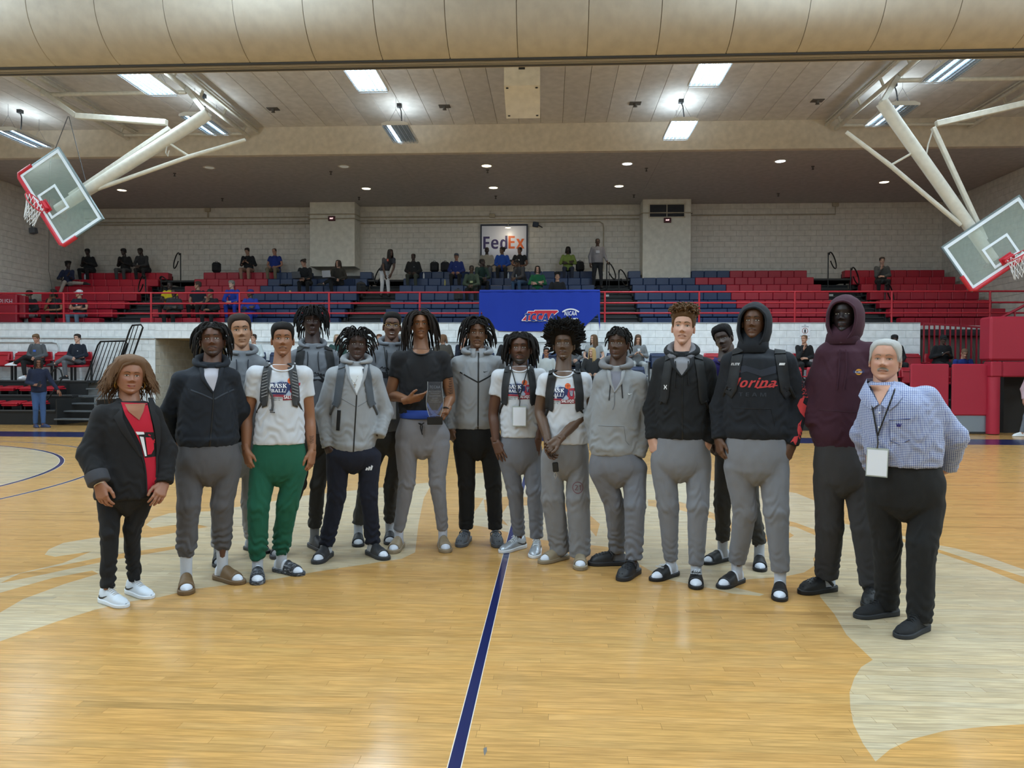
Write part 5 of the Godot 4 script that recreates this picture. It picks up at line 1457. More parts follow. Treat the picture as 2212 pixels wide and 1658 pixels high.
func make_hair(h: Head, k: Dictionary, sd: int) -> B:
	var hb := B.new()
	var r := RandomNumberGenerator.new()
	r.seed = sd
	var kind: String = k.kind
	if kind == "fade": hair_cap(hb, h, k)
	elif kind == "locs":
		hair_cap(hb, h, {"th": 0.006, "line": k.get("line", 0.19), "rough": 0.003})
		locks(hb, h, k, r)
	elif kind == "afro":
		hair_cap(hb, h, {"th": 0.045, "top": 0.03, "rough": 0.02, "line": 0.186, "frontal": -0.35})
		for i in 1300:
			var a := r.randf_range(-PI, PI)
			var y := lerpf(hairline(a, {"line": 0.186}) + 0.004, 0.233, sqrt(r.randf()))
			var p := h.pt(a, y)
			var nn := ((p - V(0, 0.125, -0.008)) * V(1.15, 1.0, 1)).normalized()
			var out := r.randf_range(0.062, 0.105) * (1.0 - 0.3 * maxf(cos(a), 0.0) * (1.0 if y < 0.21 else 0.3))
			var t1 := V(r.randf_range(-1, 1), r.randf_range(-1, 1), r.randf_range(-1, 1)) * 0.010
			var t2 := V(r.randf_range(-1, 1), r.randf_range(-1.2, 0.8), r.randf_range(-1, 1)) * 0.014
			hb.tube([p + nn * 0.02, p + nn * out * 0.6 + t1, p + nn * out + t2], [0.012, 0.011, 0.004], 4)
	elif kind == "curly":
		hair_cap(hb, h, {"th": 0.009, "top": 0.014, "rough": 0.004, "line": 0.186})
		for i in 330:
			var a := r.randf_range(-2.6, 2.6)
			var y := lerpf(maxf(hairline(a, {"line": 0.187}) + 0.012, 0.165), 0.234, pow(r.randf(), 0.6))
			var p := h.pt(a, y)
			var nn := ((p - V(0, 0.12, -0.008))).normalized()
			var up := smoothstep(0.17, 0.22, y)
			var o := 0.012 + 0.022 * up
			var sx := V(r.randf_range(-1, 1), r.randf_range(-0.3, 0.6), r.randf_range(-0.4, 1)) * 0.02 * (0.4 + up)
			hb.tube([p + nn * 0.004, p + nn * o + sx * 0.4, p + nn * (o * 1.1) + sx * 1.1, p + nn * (o * 0.8) + sx * 1.6], [0.006, 0.0065, 0.0055, 0.002], 5)
	elif kind == "wavy":   # shoulder-length swept waves
		hair_cap(hb, h, {"th": 0.016, "top": 0.018, "rough": 0.003, "line": 0.197})
		for i in 700:
			var a := r.randf_range(0.55, PI) * (1 if i % 2 else -1)
			var y := lerpf(hairline(a, k) + 0.01, 0.23, sqrt(r.randf()))
			var p := h.pt(a, y)
			var nn := (p - V(0, 0.125, -0.008)).normalized()
			var path := [p + nn * 0.008]; var rr := [0.0045]
			var q := p + nn * 0.016
			var L := r.randf_range(0.13, 0.20)
			var ph := r.randf_range(0, TAU)
			for t in 10:
				var f := t / 9.0
				q += V(nn.x * 0.006 + 0.007 * sin(ph + f * 8.0) * 1.2, -L / 10.0 * (0.5 if f < 0.2 else 1.0), nn.z * 0.003 + 0.006 * cos(ph + f * 8.0))
				q.x += signf(p.x) * (0.005 * sin(f * 5.0) + (0.004 if f > 0.55 else 0.0))
				var e := (q - V(0, 0.115, -0.01)) / V(0.092, 0.13, 0.11)
				if e.length() < 1.0 and q.y > 0.02: q = V(0, 0.115, -0.01) + e.normalized() * V(0.092, 0.13, 0.11)
				if q.z > 0.035 and absf(q.x) < 0.075: q.x = signf(q.x) * 0.078; 
				if q.z > 0.06: q.z = 0.06
				path.append(q); rr.append(0.0042 * (1.0 - 0.75 * pow(f, 3.0)))
			hb.tube(path, rr, 5)
		for i in 60:   # fringe swept over the forehead to one side
			var x0 := r.randf_range(0.0, 0.05)
			var p := h.pt(r.randf_range(-0.1, 0.7), 0.222)
			hb.tube([p + V(0, 0.01, 0.008), V(-0.01 + x0 * 0.3, 0.216, 0.088), V(-0.045 - x0 * 0.2, 0.200 - x0 * 0.2, 0.078), V(-0.078, 0.155 - x0 * 0.5, 0.045), V(-0.092, 0.11 - x0, 0.02)], [0.007, 0.007, 0.007, 0.006, 0.003], 5)
	elif kind == "comb":   # thin grey hair combed across
		hair_cap(hb, h, {"th": 0.007, "top": 0.004, "rough": 0.002, "line": 0.203})
		for i in 170:
			var a := r.randf_range(-2.8, 2.8)
			var y := lerpf(hairline(a, {"line": 0.205}) + 0.004, 0.2345, r.randf())
			var p := h.pt(a, y)
			var nn := (p - V(0, 0.12, -0.008)).normalized()
			var dn := V(0.6, 0.1, -0.35) if y > 0.19 else V(0, -0.85, -0.6)
			var q := p + nn * 0.005
			var path := [q]
			for t in 4:
				q += dn.normalized() * 0.011
				var pn := (q - V(0, 0.12, -0.008)).normalized()
				var e := (q - V(0, 0.118, -0.006)) / V(0.081, 0.125, 0.106)
				q = V(0, 0.118, -0.006) + e.normalized() * V(0.082, 0.126, 0.107)
				path.append(q)
			hb.tube(path, [0.003, 0.004, 0.004, 0.003, 0.0012], 4)
	elif kind == "long":
		hair_cap(hb, h, {"th": 0.012, "top": 0.006, "rough": 0.002, "line": 0.198})
		for i in 90:
			var a := r.randf_range(0.75, PI) * (1 if i % 2 else -1)
			var p := h.pt(a, r.randf_range(0.15, 0.22))
			var nn := (p - V(0, 0.125, -0.008)).normalized()
			var q := p + nn * 0.012
			var path := [p]
			for t in 8:
				q += V(nn.x * 0.003, -k.get("len", 0.3) / 8.0, nn.z * 0.002 - 0.001)
				var e := (q - V(0, 0.115, -0.01)) / V(0.086, 0.13, 0.11)
				if e.length() < 1.0: q = V(0, 0.115, -0.01) + e.normalized() * V(0.086, 0.13, 0.11)
				path.append(q)
			hb.tube(path, [0.008, 0.010, 0.011, 0.011, 0.011, 0.010, 0.009, 0.007, 0.003], 5)
	if k.get("bun", 0.0) > 0.0: ball(hb, V(0, 0.2, -0.11), V(0.045, 0.04, 0.04) * k.bun, Basis.IDENTITY, 8)
	return hb

# ------------------------------------------------------------------ garments
func folds(amp: float, spots: Array) -> Callable:
	return func(p: Vector3) -> float:
		var n1 := noise.get_noise_3d(p.x * 7.0 + 31.0, p.y * 3.2, p.z * 7.0)
		var v := amp * 0.9 * n1 + amp * 0.35 * noise.get_noise_3d(p.x * 17.0, p.y * 9.0 + 9.0, p.z * 17.0)
		for s in spots:
			var d: float = p.distance_squared_to(s[0]) / (s[1] * s[1])
			if d < 4.0: v += exp(-d) * s[2] * 0.8 * sin(p.dot(s[3]) * 0.8 + 9.0 * n1)
		return v

func top_field(d: Dictionary, tee: bool, cell := 0.010, loose := 1.0) -> F:
	var r: Array = d.rings
	var lo := Vector3.INF; var hi := -Vector3.INF
	for q in r:
		lo = lo.min(V(q[1] - q[2], q[0], -d.d)); hi = hi.max(V(q[1] + q[2], q[0], d.d))
	for k in 2:
		for p in [d.sh[k], d.el[k], d.wr[k]]:
			lo = lo.min(p); hi = hi.max(p)
	lo -= V(0.14, 0.06, 0.17); hi += V(0.14, 0.14, 0.17)
	if tee: lo.y = r[0][0] - 0.05
	var f := F.new(lo, hi, cell)
	var st := []
	for k in r.size():
		var q: Array = r[k]
		var w: float = q[2] * loose
		var dd: float = minf(d.d, w * 0.80)
		var bel: float = d.get("belly", 0.0) * sin(PI * clampf((k + 0.4) / r.size(), 0, 1))
		st.append([q[0], q[1], 0.0, w, dd + bel, dd * 0.95])
	if not tee and not d.has("straight"):   # ribbed hem draws the cloth in
		var h: Array = st[0]
		st[0] = [h[0], h[1], h[2], h[3] * 0.95, h[4] * 0.95, h[5] * 0.95]
		st.insert(1, [h[0] + 0.055, h[1], h[2], h[3] * 1.03, h[4] * 1.05, h[5] * 1.05])
	var ym: float = (d.sh[0].y + d.sh[1].y) * 0.5
	var cx: float = lerpf((d.sh[0].x + d.sh[1].x) * 0.5, d.chin.x, 0.8)
	st[-1][3] *= 0.80; st[-1][4] *= 0.9; st[-1][5] *= 0.9
	var open_neck: bool = tee or d.has("lowneck")
	if open_neck:
		st.append([maxf(ym + 0.012, r[-1][0] + 0.02), cx, -0.01, 0.125, 0.09, 0.09])
		st.append([maxf(ym + 0.045, r[-1][0] + 0.045), cx, -0.012, 0.088, 0.080, 0.082])
	else:
		st.append([maxf(ym + 0.035, r[-1][0] + 0.03), cx, -0.01, 0.105, 0.085, 0.085])
		st.append([maxf(ym + 0.080, r[-1][0] + 0.07), cx, -0.012, 0.072, 0.072, 0.072])
	f.stack(st, 0.03)
	for k in 2:
		var sd := -1.0 if k == 0 else 1.0
		var s: Vector3 = d.sh[k] + V(-sd * 0.032, -0.030, 0)
		f.cap(V(cx + sd * (0.07 if open_neck else 0.045), ym - (0.012 if open_neck else -0.03), -0.015), s, 0.045 if open_neck else 0.052, d.sl[0] * 0.98, 0.03 if open_neck else 0.05)
		if tee:
			var e: Vector3 = s.lerp(d.el[k], d.get("tl", 0.52))
			f.cap(s, e, d.sl[0], d.sl[2], 0.035, 0.001)
		else:
			f.cap(s, d.el[k], d.sl[0], d.sl[1], 0.035)
			f.cap(d.el[k], d.wr[k], d.sl[1], d.sl[2], 0.03, 0.001)
	return f

func top_spots(d: Dictionary, amp: float, tee: bool) -> Array:
	var o := []
	for k in 2:
		var ax: Vector3 = (d.wr[k] - d.el[k]).normalized()
		if not tee:
			o.append([d.el[k], 0.10, amp, (ax * 1.0 + V(0.2, 0.3, 0)) * TAU / 0.045])
			o.append([d.wr[k] - ax * 0.06, 0.07, amp, ax * TAU / 0.032])
		o.append([d.sh[k] + V(0.06 if k == 0 else -0.06, -0.12, 0.08), 0.10, amp * 0.8, V(0.8 if k == 0 else -0.8, 1.0, 0) * TAU / 0.06])
	var h: Array = d.rings[0]
	o.append([V(h[1], h[0] + 0.10, d.d), 0.16, amp * 0.8, V(0.25, 1.0, 0) * TAU / 0.07])
	o.append([V(h[1] - h[2] * 0.8, h[0] + 0.12, 0.05), 0.12, amp, V(0.5, 1.0, 0) * TAU / 0.06])
	o.append([V(h[1] + h[2] * 0.8, h[0] + 0.12, 0.05), 0.12, amp, V(-0.5, 1.0, 0) * TAU / 0.06])
	return o

func ankle(d: Dictionary, k: int) -> Vector3:
	var f: Array = d.ft[k]
	return V(f[0] + sin(f[2]) * 0.075, 0.0, f[1] + cos(f[2]) * 0.075)

func pants_field(d: Dictionary, cell := 0.010) -> F:
	var lo := V(9, 0, 9); var hi := V(-9, 0, -9)
	var h: Array = d.hip
	for p in [V(h[1] - h[2], 0, -0.15), V(h[1] + h[2], 0, 0.15), d.kn[0], d.kn[1], ankle(d, 0), ankle(d, 1)]:
		lo = lo.min(p); hi = hi.max(p)
	var pe: float = d.get("pe", 0.10)
	lo -= V(0.10, 0, 0.12); hi += V(0.10, 0, 0.12)
	lo.y = pe - 0.06
	var wy: float = d.rings[0][0] + d.get("waistd", 0.05)
	hi.y = wy + 0.03
	var f := F.new(lo, hi, cell)
	var dd: float = minf(d.d * 0.98, h[2] * 0.8)
	var r0: Array = d.rings[0]
	var cr: float = d.crotch
	f.stack([[cr - 0.015, h[1], 0.0, h[2] * 0.12, dd * 0.5, dd * 0.6], [cr + 0.03, h[1], 0.0, h[2] * 0.45, dd * 0.75, dd * 0.85], [cr + 0.085, h[1], 0.0, h[2] * 0.86, dd * 0.93, dd], [maxf(h[0], cr + 0.14), h[1], 0.0, h[2], dd, dd * 1.05], [wy, r0[1], 0.0, minf(r0[2] * 0.92, h[2]), dd * 0.92, dd * 0.92]], 0.03)
	var lr: Array = d.lr
	for k in 2:
		var sd := -1.0 if k == 0 else 1.0
		var hp := V(h[1] + sd * (h[2] - lr[0] * 0.92), cr + 0.10, 0)
		var an := ankle(d, k) + V(0, pe, 0)
		var kn: Vector3 = d.kn[k]
		f.cap(hp, kn, lr[0] * 0.92, lr[1], 0.014)
		if d.has("jog"):
			var m := an + V(0, 0.07, 0) + (kn - an) * 0.02
			f.cap(kn, m, lr[1], lr[2] * 1.12, 0.014)
			f.cap(m, an, lr[2] * 1.05, 0.043, 0.02, 0.001)
		else:
			f.cap(kn, an, lr[1], lr[2], 0.014, 0.001)
	return f

func pants_spots(d: Dictionary, amp: float) -> Array:
	var o := []
	var pe: float = d.get("pe", 0.10)
	for k in 2:
		var an := ankle(d, k) + V(0, pe, 0)
		var kn: Vector3 = d.kn[k]
		o.append([an + V(0, 0.07, 0), 0.12, amp * 1.5 * d.get("bunch", 1.0), V(0.15, 1.0, 0.1) * TAU / 0.055])
		o.append([kn, 0.12, amp, V(0.35 if k == 0 else -0.35, 1.0, 0) * TAU / 0.07])
		o.append([V(d.hip[1] + (-0.06 if k == 0 else 0.06), d.crotch + 0.02, 0.1), 0.11, amp * 0.45, V(0.9 if k == 0 else -0.9, 0.9, 0) * TAU / 0.065])
	return o

# decals: shapes laid on the front of a garment, following its surface
func decal(b: B, f: F, dp, tri: PackedVector2Array, at: Vector2, off: float) -> void:
	var todo := []
	for i in range(0, tri.size(), 3): todo.append([tri[i] + at, tri[i + 1] + at, tri[i + 2] + at])
	while todo:
		var t: Array = todo.pop_back()
		var e := [t[0].distance_to(t[1]), t[1].distance_to(t[2]), t[2].distance_to(t[0])]
		var m := 0
		if e[1] > e[m]: m = 1
		if e[2] > e[m]: m = 2
		if e[m] > 0.03:
			var a: Vector2 = t[m]; var c: Vector2 = t[(m + 1) % 3]; var o: Vector2 = t[(m + 2) % 3]
			todo.append([a, (a + c) * 0.5, o]); todo.append([(a + c) * 0.5, c, o])
			continue
		var q := []
		var nn := []
		for p in t:
			var z := f.front(p.x, p.y)
			if z < -5.0: break
			var v := V(p.x, p.y, z)
			q.append(v + V(0, 0, (dp.call(v) if dp != null else 0.0) + off))
			var h := 0.012
			nn.append(V(f.at3(v + V(h, 0, 0)) - f.at3(v - V(h, 0, 0)), f.at3(v + V(0, h, 0)) - f.at3(v - V(0, h, 0)), f.at3(v + V(0, 0, h)) - f.at3(v - V(0, 0, h)) + 0.002).normalized())
		if q.size() == 3 and ((q[1] - q[0]) as Vector3).cross(q[2] - q[0]).length() > 1e-10 and absf(q[0].z - q[1].z) < 0.05 and absf(q[0].z - q[2].z) < 0.05: b.face(q, Vector3.BACK, nn)

func poly_tri(p: Array) -> PackedVector2Array:
	var pl := PackedVector2Array(p)
	var o := PackedVector2Array()
	for i in Geometry2D.triangulate_polygon(pl): o.append(pl[i])
	return o

func band(b: B, f: F, dp, pts: Array, w: float, th: float, zoff := 0.0) -> void:
	# raised ribbon along 2D points on the front of a garment
	var path := []
	for i in pts.size() - 1:
		var k := maxi(1, int(pts[i].distance_to(pts[i + 1]) / 0.02))
		for j in k: path.append(pts[i].lerp(pts[i + 1], float(j) / k))
	path.append(pts[-1])
	var rows := []
	for i in path.size():
		var d: Vector2 = (path[mini(i + 1, path.size() - 1)] - path[maxi(i - 1, 0)]).normalized()
		var o := V2(d.y, -d.x)
		var row := PackedVector3Array()
		for e in [[-0.5, -0.004], [-0.5, th], [-0.17, th], [0.17, th], [0.5, th], [0.5, -0.004]]:
			var p: Vector2 = path[i] + o * w * e[0]
			var z := f.front(p.x, p.y)
			if z < -5.0: z = f.front(path[i].x, path[i].y)
			if z < -5.0: z = rows[-1][0].z if rows else 0.0
			var v := V(p.x, p.y, z)
			row.append(v + V(0, 0, e[1] + zoff + (dp.call(v) if dp != null else 0.0)))
		rows.append(row)
	b.grid(rows)

# ------------------------------------------------------------------ footwear (heel at origin, toe along +z, 0.29 long)
func fw(s: float) -> float:
	var t := [[0.0, 0.004], [0.03, 0.022], [0.1, 0.033], [0.25, 0.035], [0.45, 0.037], [0.65, 0.045], [0.8, 0.046], [0.9, 0.038], [0.96, 0.026], [1.0, 0.005]]
	for i in t.size() - 1:
		if s <= t[i + 1][0]: return lerpf(t[i][1], t[i + 1][1], (s - t[i][0]) / (t[i + 1][0] - t[i][0]))
	return 0.005

func sole(b: B, L: float, grow: float, th0: float, th1: float, y0 := 0.0) -> void:
	var ss := [0.0, 0.015, 0.04, 0.08, 0.14, 0.22, 0.32, 0.45, 0.58, 0.7, 0.8, 0.88, 0.94, 0.975, 0.992, 1.0]
	var rows := []
	for e in [[0.75, 0.0], [0.97, 0.0], [1.0, 0.25], [1.0, 0.75], [0.96, 1.0], [0.7, 1.0]]:
		var row := PackedVector3Array()
		for i in ss.size(): row.append(V((fw(ss[i]) * 1.04 + grow) * e[0], y0 + lerpf(th0, th1, ss[i]) * e[1], (ss[i] - 0.5) * (L + 2 * grow) * (e[0] * 0.1 + 0.9) + L * 0.5))
		for i in range(ss.size() - 1, -1, -1): row.append(V(-(fw(ss[i]) * 1.04 + grow) * e[0], y0 + lerpf(th0, th1, ss[i]) * e[1], (ss[i] - 0.5) * (L + 2 * grow) * (e[0] * 0.1 + 0.9) + L * 0.5))
		rows.append(row)
	for y in [0, 1]:
		var row := PackedVector3Array()
		for i in ss.size() * 2: row.append(V(0, y0 + (th0 if y else 0.0), L * 0.5))
		if y: rows.append(row)
		else: rows.push_front(row)
	b.grid(rows, true)

func upper(b: B, L: float, s0: float, s1: float, hh: Callable, grow: float, y0: float, n := 14, pw := 0.75) -> void:
	var rows := []
	for i in n + 1:
		var s := lerpf(s0, s1, float(i) / n)
		var w := fw(s) + grow
		var h: float = hh.call(s)
		var row := PackedVector3Array()
		for k in 15:
			var a := PI * k / 14.0
			row.append(V(w * cos(a) * (1.0 if absf(cos(a)) < 0.98 else 1.0), y0 + h * pow(sin(a), pw), s * L))
		rows.append(row)
	b.grid(rows)

func prof(t: Array, s: float) -> float:
	for i in t.size() - 1:
		if s <= t[i + 1][0]: return lerpf(t[i][1], t[i + 1][1], smoothstep(0, 1, (s - t[i][0]) / (t[i + 1][0] - t[i][0])))
	return t[-1][1]

var shoe_cache := {}
func shoe(kind: String) -> Array:   # [[name, mesh, slot]]
	if shoe_cache.has(kind): return shoe_cache[kind]
	var o := []
	var foot := [[0.0, 0.05], [0.05, 0.068], [0.15, 0.085], [0.3, 0.088], [0.42, 0.078], [0.6, 0.058], [0.8, 0.042], [0.92, 0.034], [1.0, 0.012]]
	if kind in ["slide", "puff", "strap", "camo"]:
		var t := 0.028 if kind != "puff" else 0.034
		var so := B.new()
		sole(so, 0.295, 0.006 if kind != "puff" else 0.009, t, t * 0.8)
		o.append(["sole", so.mesh(), 0])
		var sk := B.new()
		upper(sk, 0.285, 0.0, 1.0, func(s): return prof(foot, s), -0.004, t - 0.012, 20)
		o.append(["sock", sk.mesh(), 1])
		var st := B.new()
		var a := 0.36 if kind == "puff" else 0.44
		var e := 0.83 if kind != "strap" else 0.80
		var rows := []
		for q in [[0.0, 1.0], [1.0, 0.0]]:
			pass
		var ns := 10
		for i in ns + 1:
			var s := lerpf(a, e, float(i) / ns)
			var w := fw(s) + 0.007
			var h := prof(foot, s) + 0.014 + (0.006 if kind == "puff" else 0.0)
			var row := PackedVector3Array()
			var ed := 0.82 if (i == 0 or i == ns) else 1.0
			for k in 17:
				var an := PI * k / 16.0
				# straps dip away from toe at the middle
				var sz := s + (0.05 * sin(an) if i == 0 else 0.0) - (0.02 * sin(an) if i == ns else 0.0)
				row.append(V(w * cos(an), t * 0.45 + (h - t * 0.1) * pow(sin(an), 0.62) * ed, sz * 0.29))
			rows.append(row)
		# thickness: fold the ends under
		for side in [0, 1]:
			var src: PackedVector3Array = rows[0] if side == 0 else rows[-1]
			var nr := PackedVector3Array()
			for p in src: nr.append(V(p.x * 0.86, p.y * 0.84, p.z + (0.012 if side == 0 else -0.012)))
			if side == 0: rows.push_front(nr)
			else: rows.append(nr)
		st.grid(rows)
		o.append(["strap", st.mesh(), 0])
	elif kind in ["clog", "foam"]:
		var so := B.new()
		sole(so, 0.30, 0.008, 0.036, 0.03)
		o.append(["sole", so.mesh(), 0])
		var up := B.new()
		var cp := [[0.0, 0.030], [0.12, 0.040], [0.25, 0.048], [0.36, 0.075], [0.45, 0.088], [0.6, 0.082], [0.8, 0.066], [0.92, 0.046], [1.0, 0.008]]
		upper(up, 0.297, 0.40, 1.0, func(s): return prof(cp, s), 0.007, 0.02, 16, 0.6)
		upper(up, 0.297, 0.0, 0.41, func(s): return 0.018, 0.008, 0.02, 8, 0.3)
		o.append(["upper", up.mesh(), 0])
		var sk := B.new()
		upper(sk, 0.285, 0.0, 0.95, func(s): return prof(foot, s) * 0.92, -0.006, 0.022, 16)
		o.append(["sock", sk.mesh(), 1])
		var hs := B.new()
		if kind == "clog": hs.tube([V(0.044, 0.06, 0.125), V(0.046, 0.09, 0.12), V(0.03, 0.108, 0.135), V(0, 0.115, 0.142), V(-0.03, 0.108, 0.135), V(-0.046, 0.09, 0.12), V(-0.044, 0.06, 0.125)], 0.009, 6, true, 0.6)
		else: hs.tube([V(0.042, 0.05, 0.06), V(0.05, 0.085, 0.1), V(0.03, 0.10, 0.125), V(0, 0.106, 0.13), V(-0.03, 0.10, 0.125), V(-0.05, 0.085, 0.1), V(-0.042, 0.05, 0.06)], 0.011, 6)
		o.append(["heel_strap", hs.mesh(), 0])
		var ho := B.new()
		for r in 4:
			for q in 3:
				var s := 0.58 + 0.075 * r
				var x := (q - 1) * 0.02 + (0.01 if r % 2 else 0.0)
				var w := fw(s) + 0.007
				var yy := 0.02 + prof(cp, s) * pow(sqrt(maxf(1.0 - pow(x / w, 2.0), 0.05)), 0.6)
				ball(ho, V(x, yy, s * 0.297), V(0.0055, 0.0022, 0.0055), Basis(Vector3.RIGHT, 0.3), 5)
		for x in [-0.03, -0.012, 0.008, 0.028]: ho.box(V(x, 0.052, 0.297 * 0.945 - absf(x) * 0.5), V(0.010, 0.010, 0.014), Basis(Vector3.UP, x * 12.0) * Basis(Vector3.RIGHT, 0.7))
		o.append(["vent_holes", ho.mesh(), 2])
	else:   # sneaker
		var so := B.new()
		sole(so, 0.30, 0.006, 0.036, 0.024)
		o.append(["sole", so.mesh(), 1])
		var up := B.new()
		var sp := [[0.0, 0.060], [0.04, 0.082], [0.12, 0.090], [0.24, 0.082], [0.34, 0.090], [0.45, 0.078], [0.6, 0.058], [0.78, 0.042], [0.92, 0.030], [1.0, 0.008]]
		upper(up, 0.297, 0.0, 1.0, func(s): return prof(sp, s), 0.002, 0.022, 24, 0.7)
		o.append(["upper", up.mesh(), 0])
		var la := B.new()
		for i in 5:
			var s := 0.40 + 0.055 * i
			var y := 0.024 + prof(sp, s)
			la.tube([V(-0.022, y - 0.010, s * 0.297), V(-0.008, y + 0.002, (s + 0.012) * 0.297), V(0.012, y + 0.002, (s - 0.005) * 0.297), V(0.024, y - 0.011, s * 0.297)], 0.0035, 5)
		la.tube([V(0, 0.112, 0.115), V(0.02, 0.116, 0.125), V(0.03, 0.104, 0.135)], 0.003, 5).tube([V(0, 0.112, 0.115), V(-0.02, 0.116, 0.125), V(-0.028, 0.104, 0.138)], 0.003, 5)
		o.append(["laces", la.mesh(), 2])
		var sw := B.new()
		for sd in [-1.0, 1.0]:
			var row0 := []
			for e in [[0.08, 0.045, 0.012], [0.16, 0.040, 0.014], [0.26, 0.044, 0.012], [0.36, 0.056, 0.008], [0.44, 0.066, 0.003]]:
				row0.append(e)
			for i in 4:
				var a: Array = row0[i]; var c: Array = row0[i + 1]
				var q := []
				for e in [[a, -0.5], [c, -0.5], [c, 0.5], [a, 0.5]]:
					var s: float = e[0][0]; var y: float = e[0][1] + e[0][2] * e[1]
					var h := prof(sp, s)
					var x := (fw(s) + 0.002) * sqrt(maxf(1.0 - pow(clampf((y - 0.022) / h, 0, 0.99), 2.0 / 0.7), 0.02)) + 0.003
					q.append(V(sd * x, y, s * 0.297))
				sw.face(q, V(sd, 0.3, 0))
		o.append(["side_mark", sw.mesh(), 3])
		var hc := B.new()
		upper(hc, 0.297, -0.004, 0.12, func(s): return prof(sp, clampf(s, 0, 1)) * 0.62, 0.0045, 0.024, 6, 0.7)
		o.append(["heel_counter", hc.mesh(), 3])
	shoe_cache[kind] = o
	return o

func put_shoe(parent: Node, kind: String, d: Dictionary, k: int, m: Array) -> void:
	var f: Array = d.ft[k]
	var n := Node3D.new()
	n.name = "shoe"; parent.add_child(n, true)
	n.position = V(f[0], 0.001, f[1]); n.rotation.y = f[2]
	n.scale = Vector3.ONE * d.get("fs", 1.0)
	for e in shoe(kind): part(n, e[0], e[1], m[mini(e[2], m.size() - 1)])

func sock_tube(b: B, d: Dictionary, k: int, top: float) -> void:
	var a := ankle(d, k)
	var f: Array = d.ft[k]
	b.tube([a + V(0, 0.04, 0), a + V(0, 0.09, 0), a + V(0, (0.09 + top) * 0.5, -0.006), a + V(0, top, -0.008)], [0.042, 0.039, 0.040, 0.043], 14)

# ------------------------------------------------------------------ the group
func lin(h: String) -> Color: return Color.html(h).srgb_to_linear()

func bbprint(b: B, f: F, dp, at: Vector2, k: float) -> void:   # tournament print on the white shirts
	var go := func(off: float, col: String, poly: Array):
		b.col = lin(col)
		decal(b, f, dp, poly_tri(poly.map(func(p): return p * k)), at, off)
	var txt := func(h: float, col: String, s: String, x: float, y: float, st: float, off: float, serif := false, sl := 0.0):
		b.col = lin(col)
		var t: PackedVector2Array = text_polys(s, h * k, true, serif, sl, st)[0]
		decal(b, f, dp, t, at + V2(x, y) * k, off)
	for e in [[-0.075, 0.052, 0.036], [-0.03, 0.060, 0.044], [0.02, 0.058, 0.036]]:
		go.call(0.0015, "b8c0cf", Array(arc(e[0], e[1] - 0.02, e[2], 0, PI, 12)))
		go.call(0.0019, "8b96ad", Array(arc(e[0], e[1] - 0.02, e[2] * 0.72, 0, PI, 12)))
	go.call(0.0022, "26305a", [V2(-0.12, 0.055), V2(-0.115, 0.0), V2(-0.115, -0.04), V2(0.02, -0.045), V2(0.055, 0.0), V2(0.045, 0.05), V2(0.0, 0.062)])
	go.call(0.0022, "a83242", [V2(0.05, 0.05), V2(0.125, 0.055), V2(0.122, 0.03), V2(0.102, 0.028), V2(0.108, -0.03), V2(0.085, -0.07), V2(0.02, -0.062), V2(0.04, -0.02)])
	go.call(0.0026, "26305a", [V2(0.058, 0.034), V2(0.098, 0.032), V2(0.09, -0.025), V2(0.066, -0.02)])
	for q in 4: go.call(0.003, "c6cad2", [V2(0.062 + 0.009 * q, 0.03), V2(0.065 + 0.009 * q, 0.03), V2(0.076 + 0.004 * q, -0.018), V2(0.073 + 0.004 * q, -0.018)])
	go.call(0.003, "d9632f", Array(arc(0.045, 0.072, 0.027, 0, TAU * 0.96, 16)))
	go.call(0.0034, "3a1d16", [V2(0.019, 0.073), V2(0.071, 0.077), V2(0.071, 0.0745), V2(0.019, 0.0705)])
	go.call(0.0034, "3a1d16", [V2(0.043, 0.046), V2(0.0455, 0.046), V2(0.049, 0.098), V2(0.0465, 0.098)])
	txt.call(0.034, "eef0f4", "BASK", -0.055, 0.030, 1.05, 0.003, true)
	txt.call(0.034, "eef0f4", "BALL/", -0.052, -0.012, 1.05, 0.003, true)
	go.call(0.0032, "9fb0c8", [V2(0.0, -0.05), V2(0.03, -0.008), V2(0.055, -0.04), V2(0.04, -0.055)])
	go.call(0.003, "b22c3c", [V2(-0.12, -0.043), V2(-0.01, -0.045), V2(-0.01, -0.062), V2(-0.12, -0.060)])
	txt.call(0.009, "39405a", "TOURNAMENT", -0.06, -0.052, 1.1, 0.0034)
	txt.call(0.009, "2c2f3c", "NORTHFIELD CAMPUS", -0.075, -0.073, 0.75, 0.002)
	txt.call(0.009, "2c2f3c", "MARCH 7 - 10", -0.078, -0.089, 0.9, 0.002)
	go.call(0.0026, "7d2433", [V2(-0.018, -0.05), V2(0.112, -0.045), V2(0.114, -0.088), V2(-0.02, -0.092)])
	txt.call(0.034, "eef0f4", "SALUQIS", 0.047, -0.069, 0.78, 0.0036)

func fedge(b: B, pts: Array, r: float) -> void: b.tube(pts, r, 6)

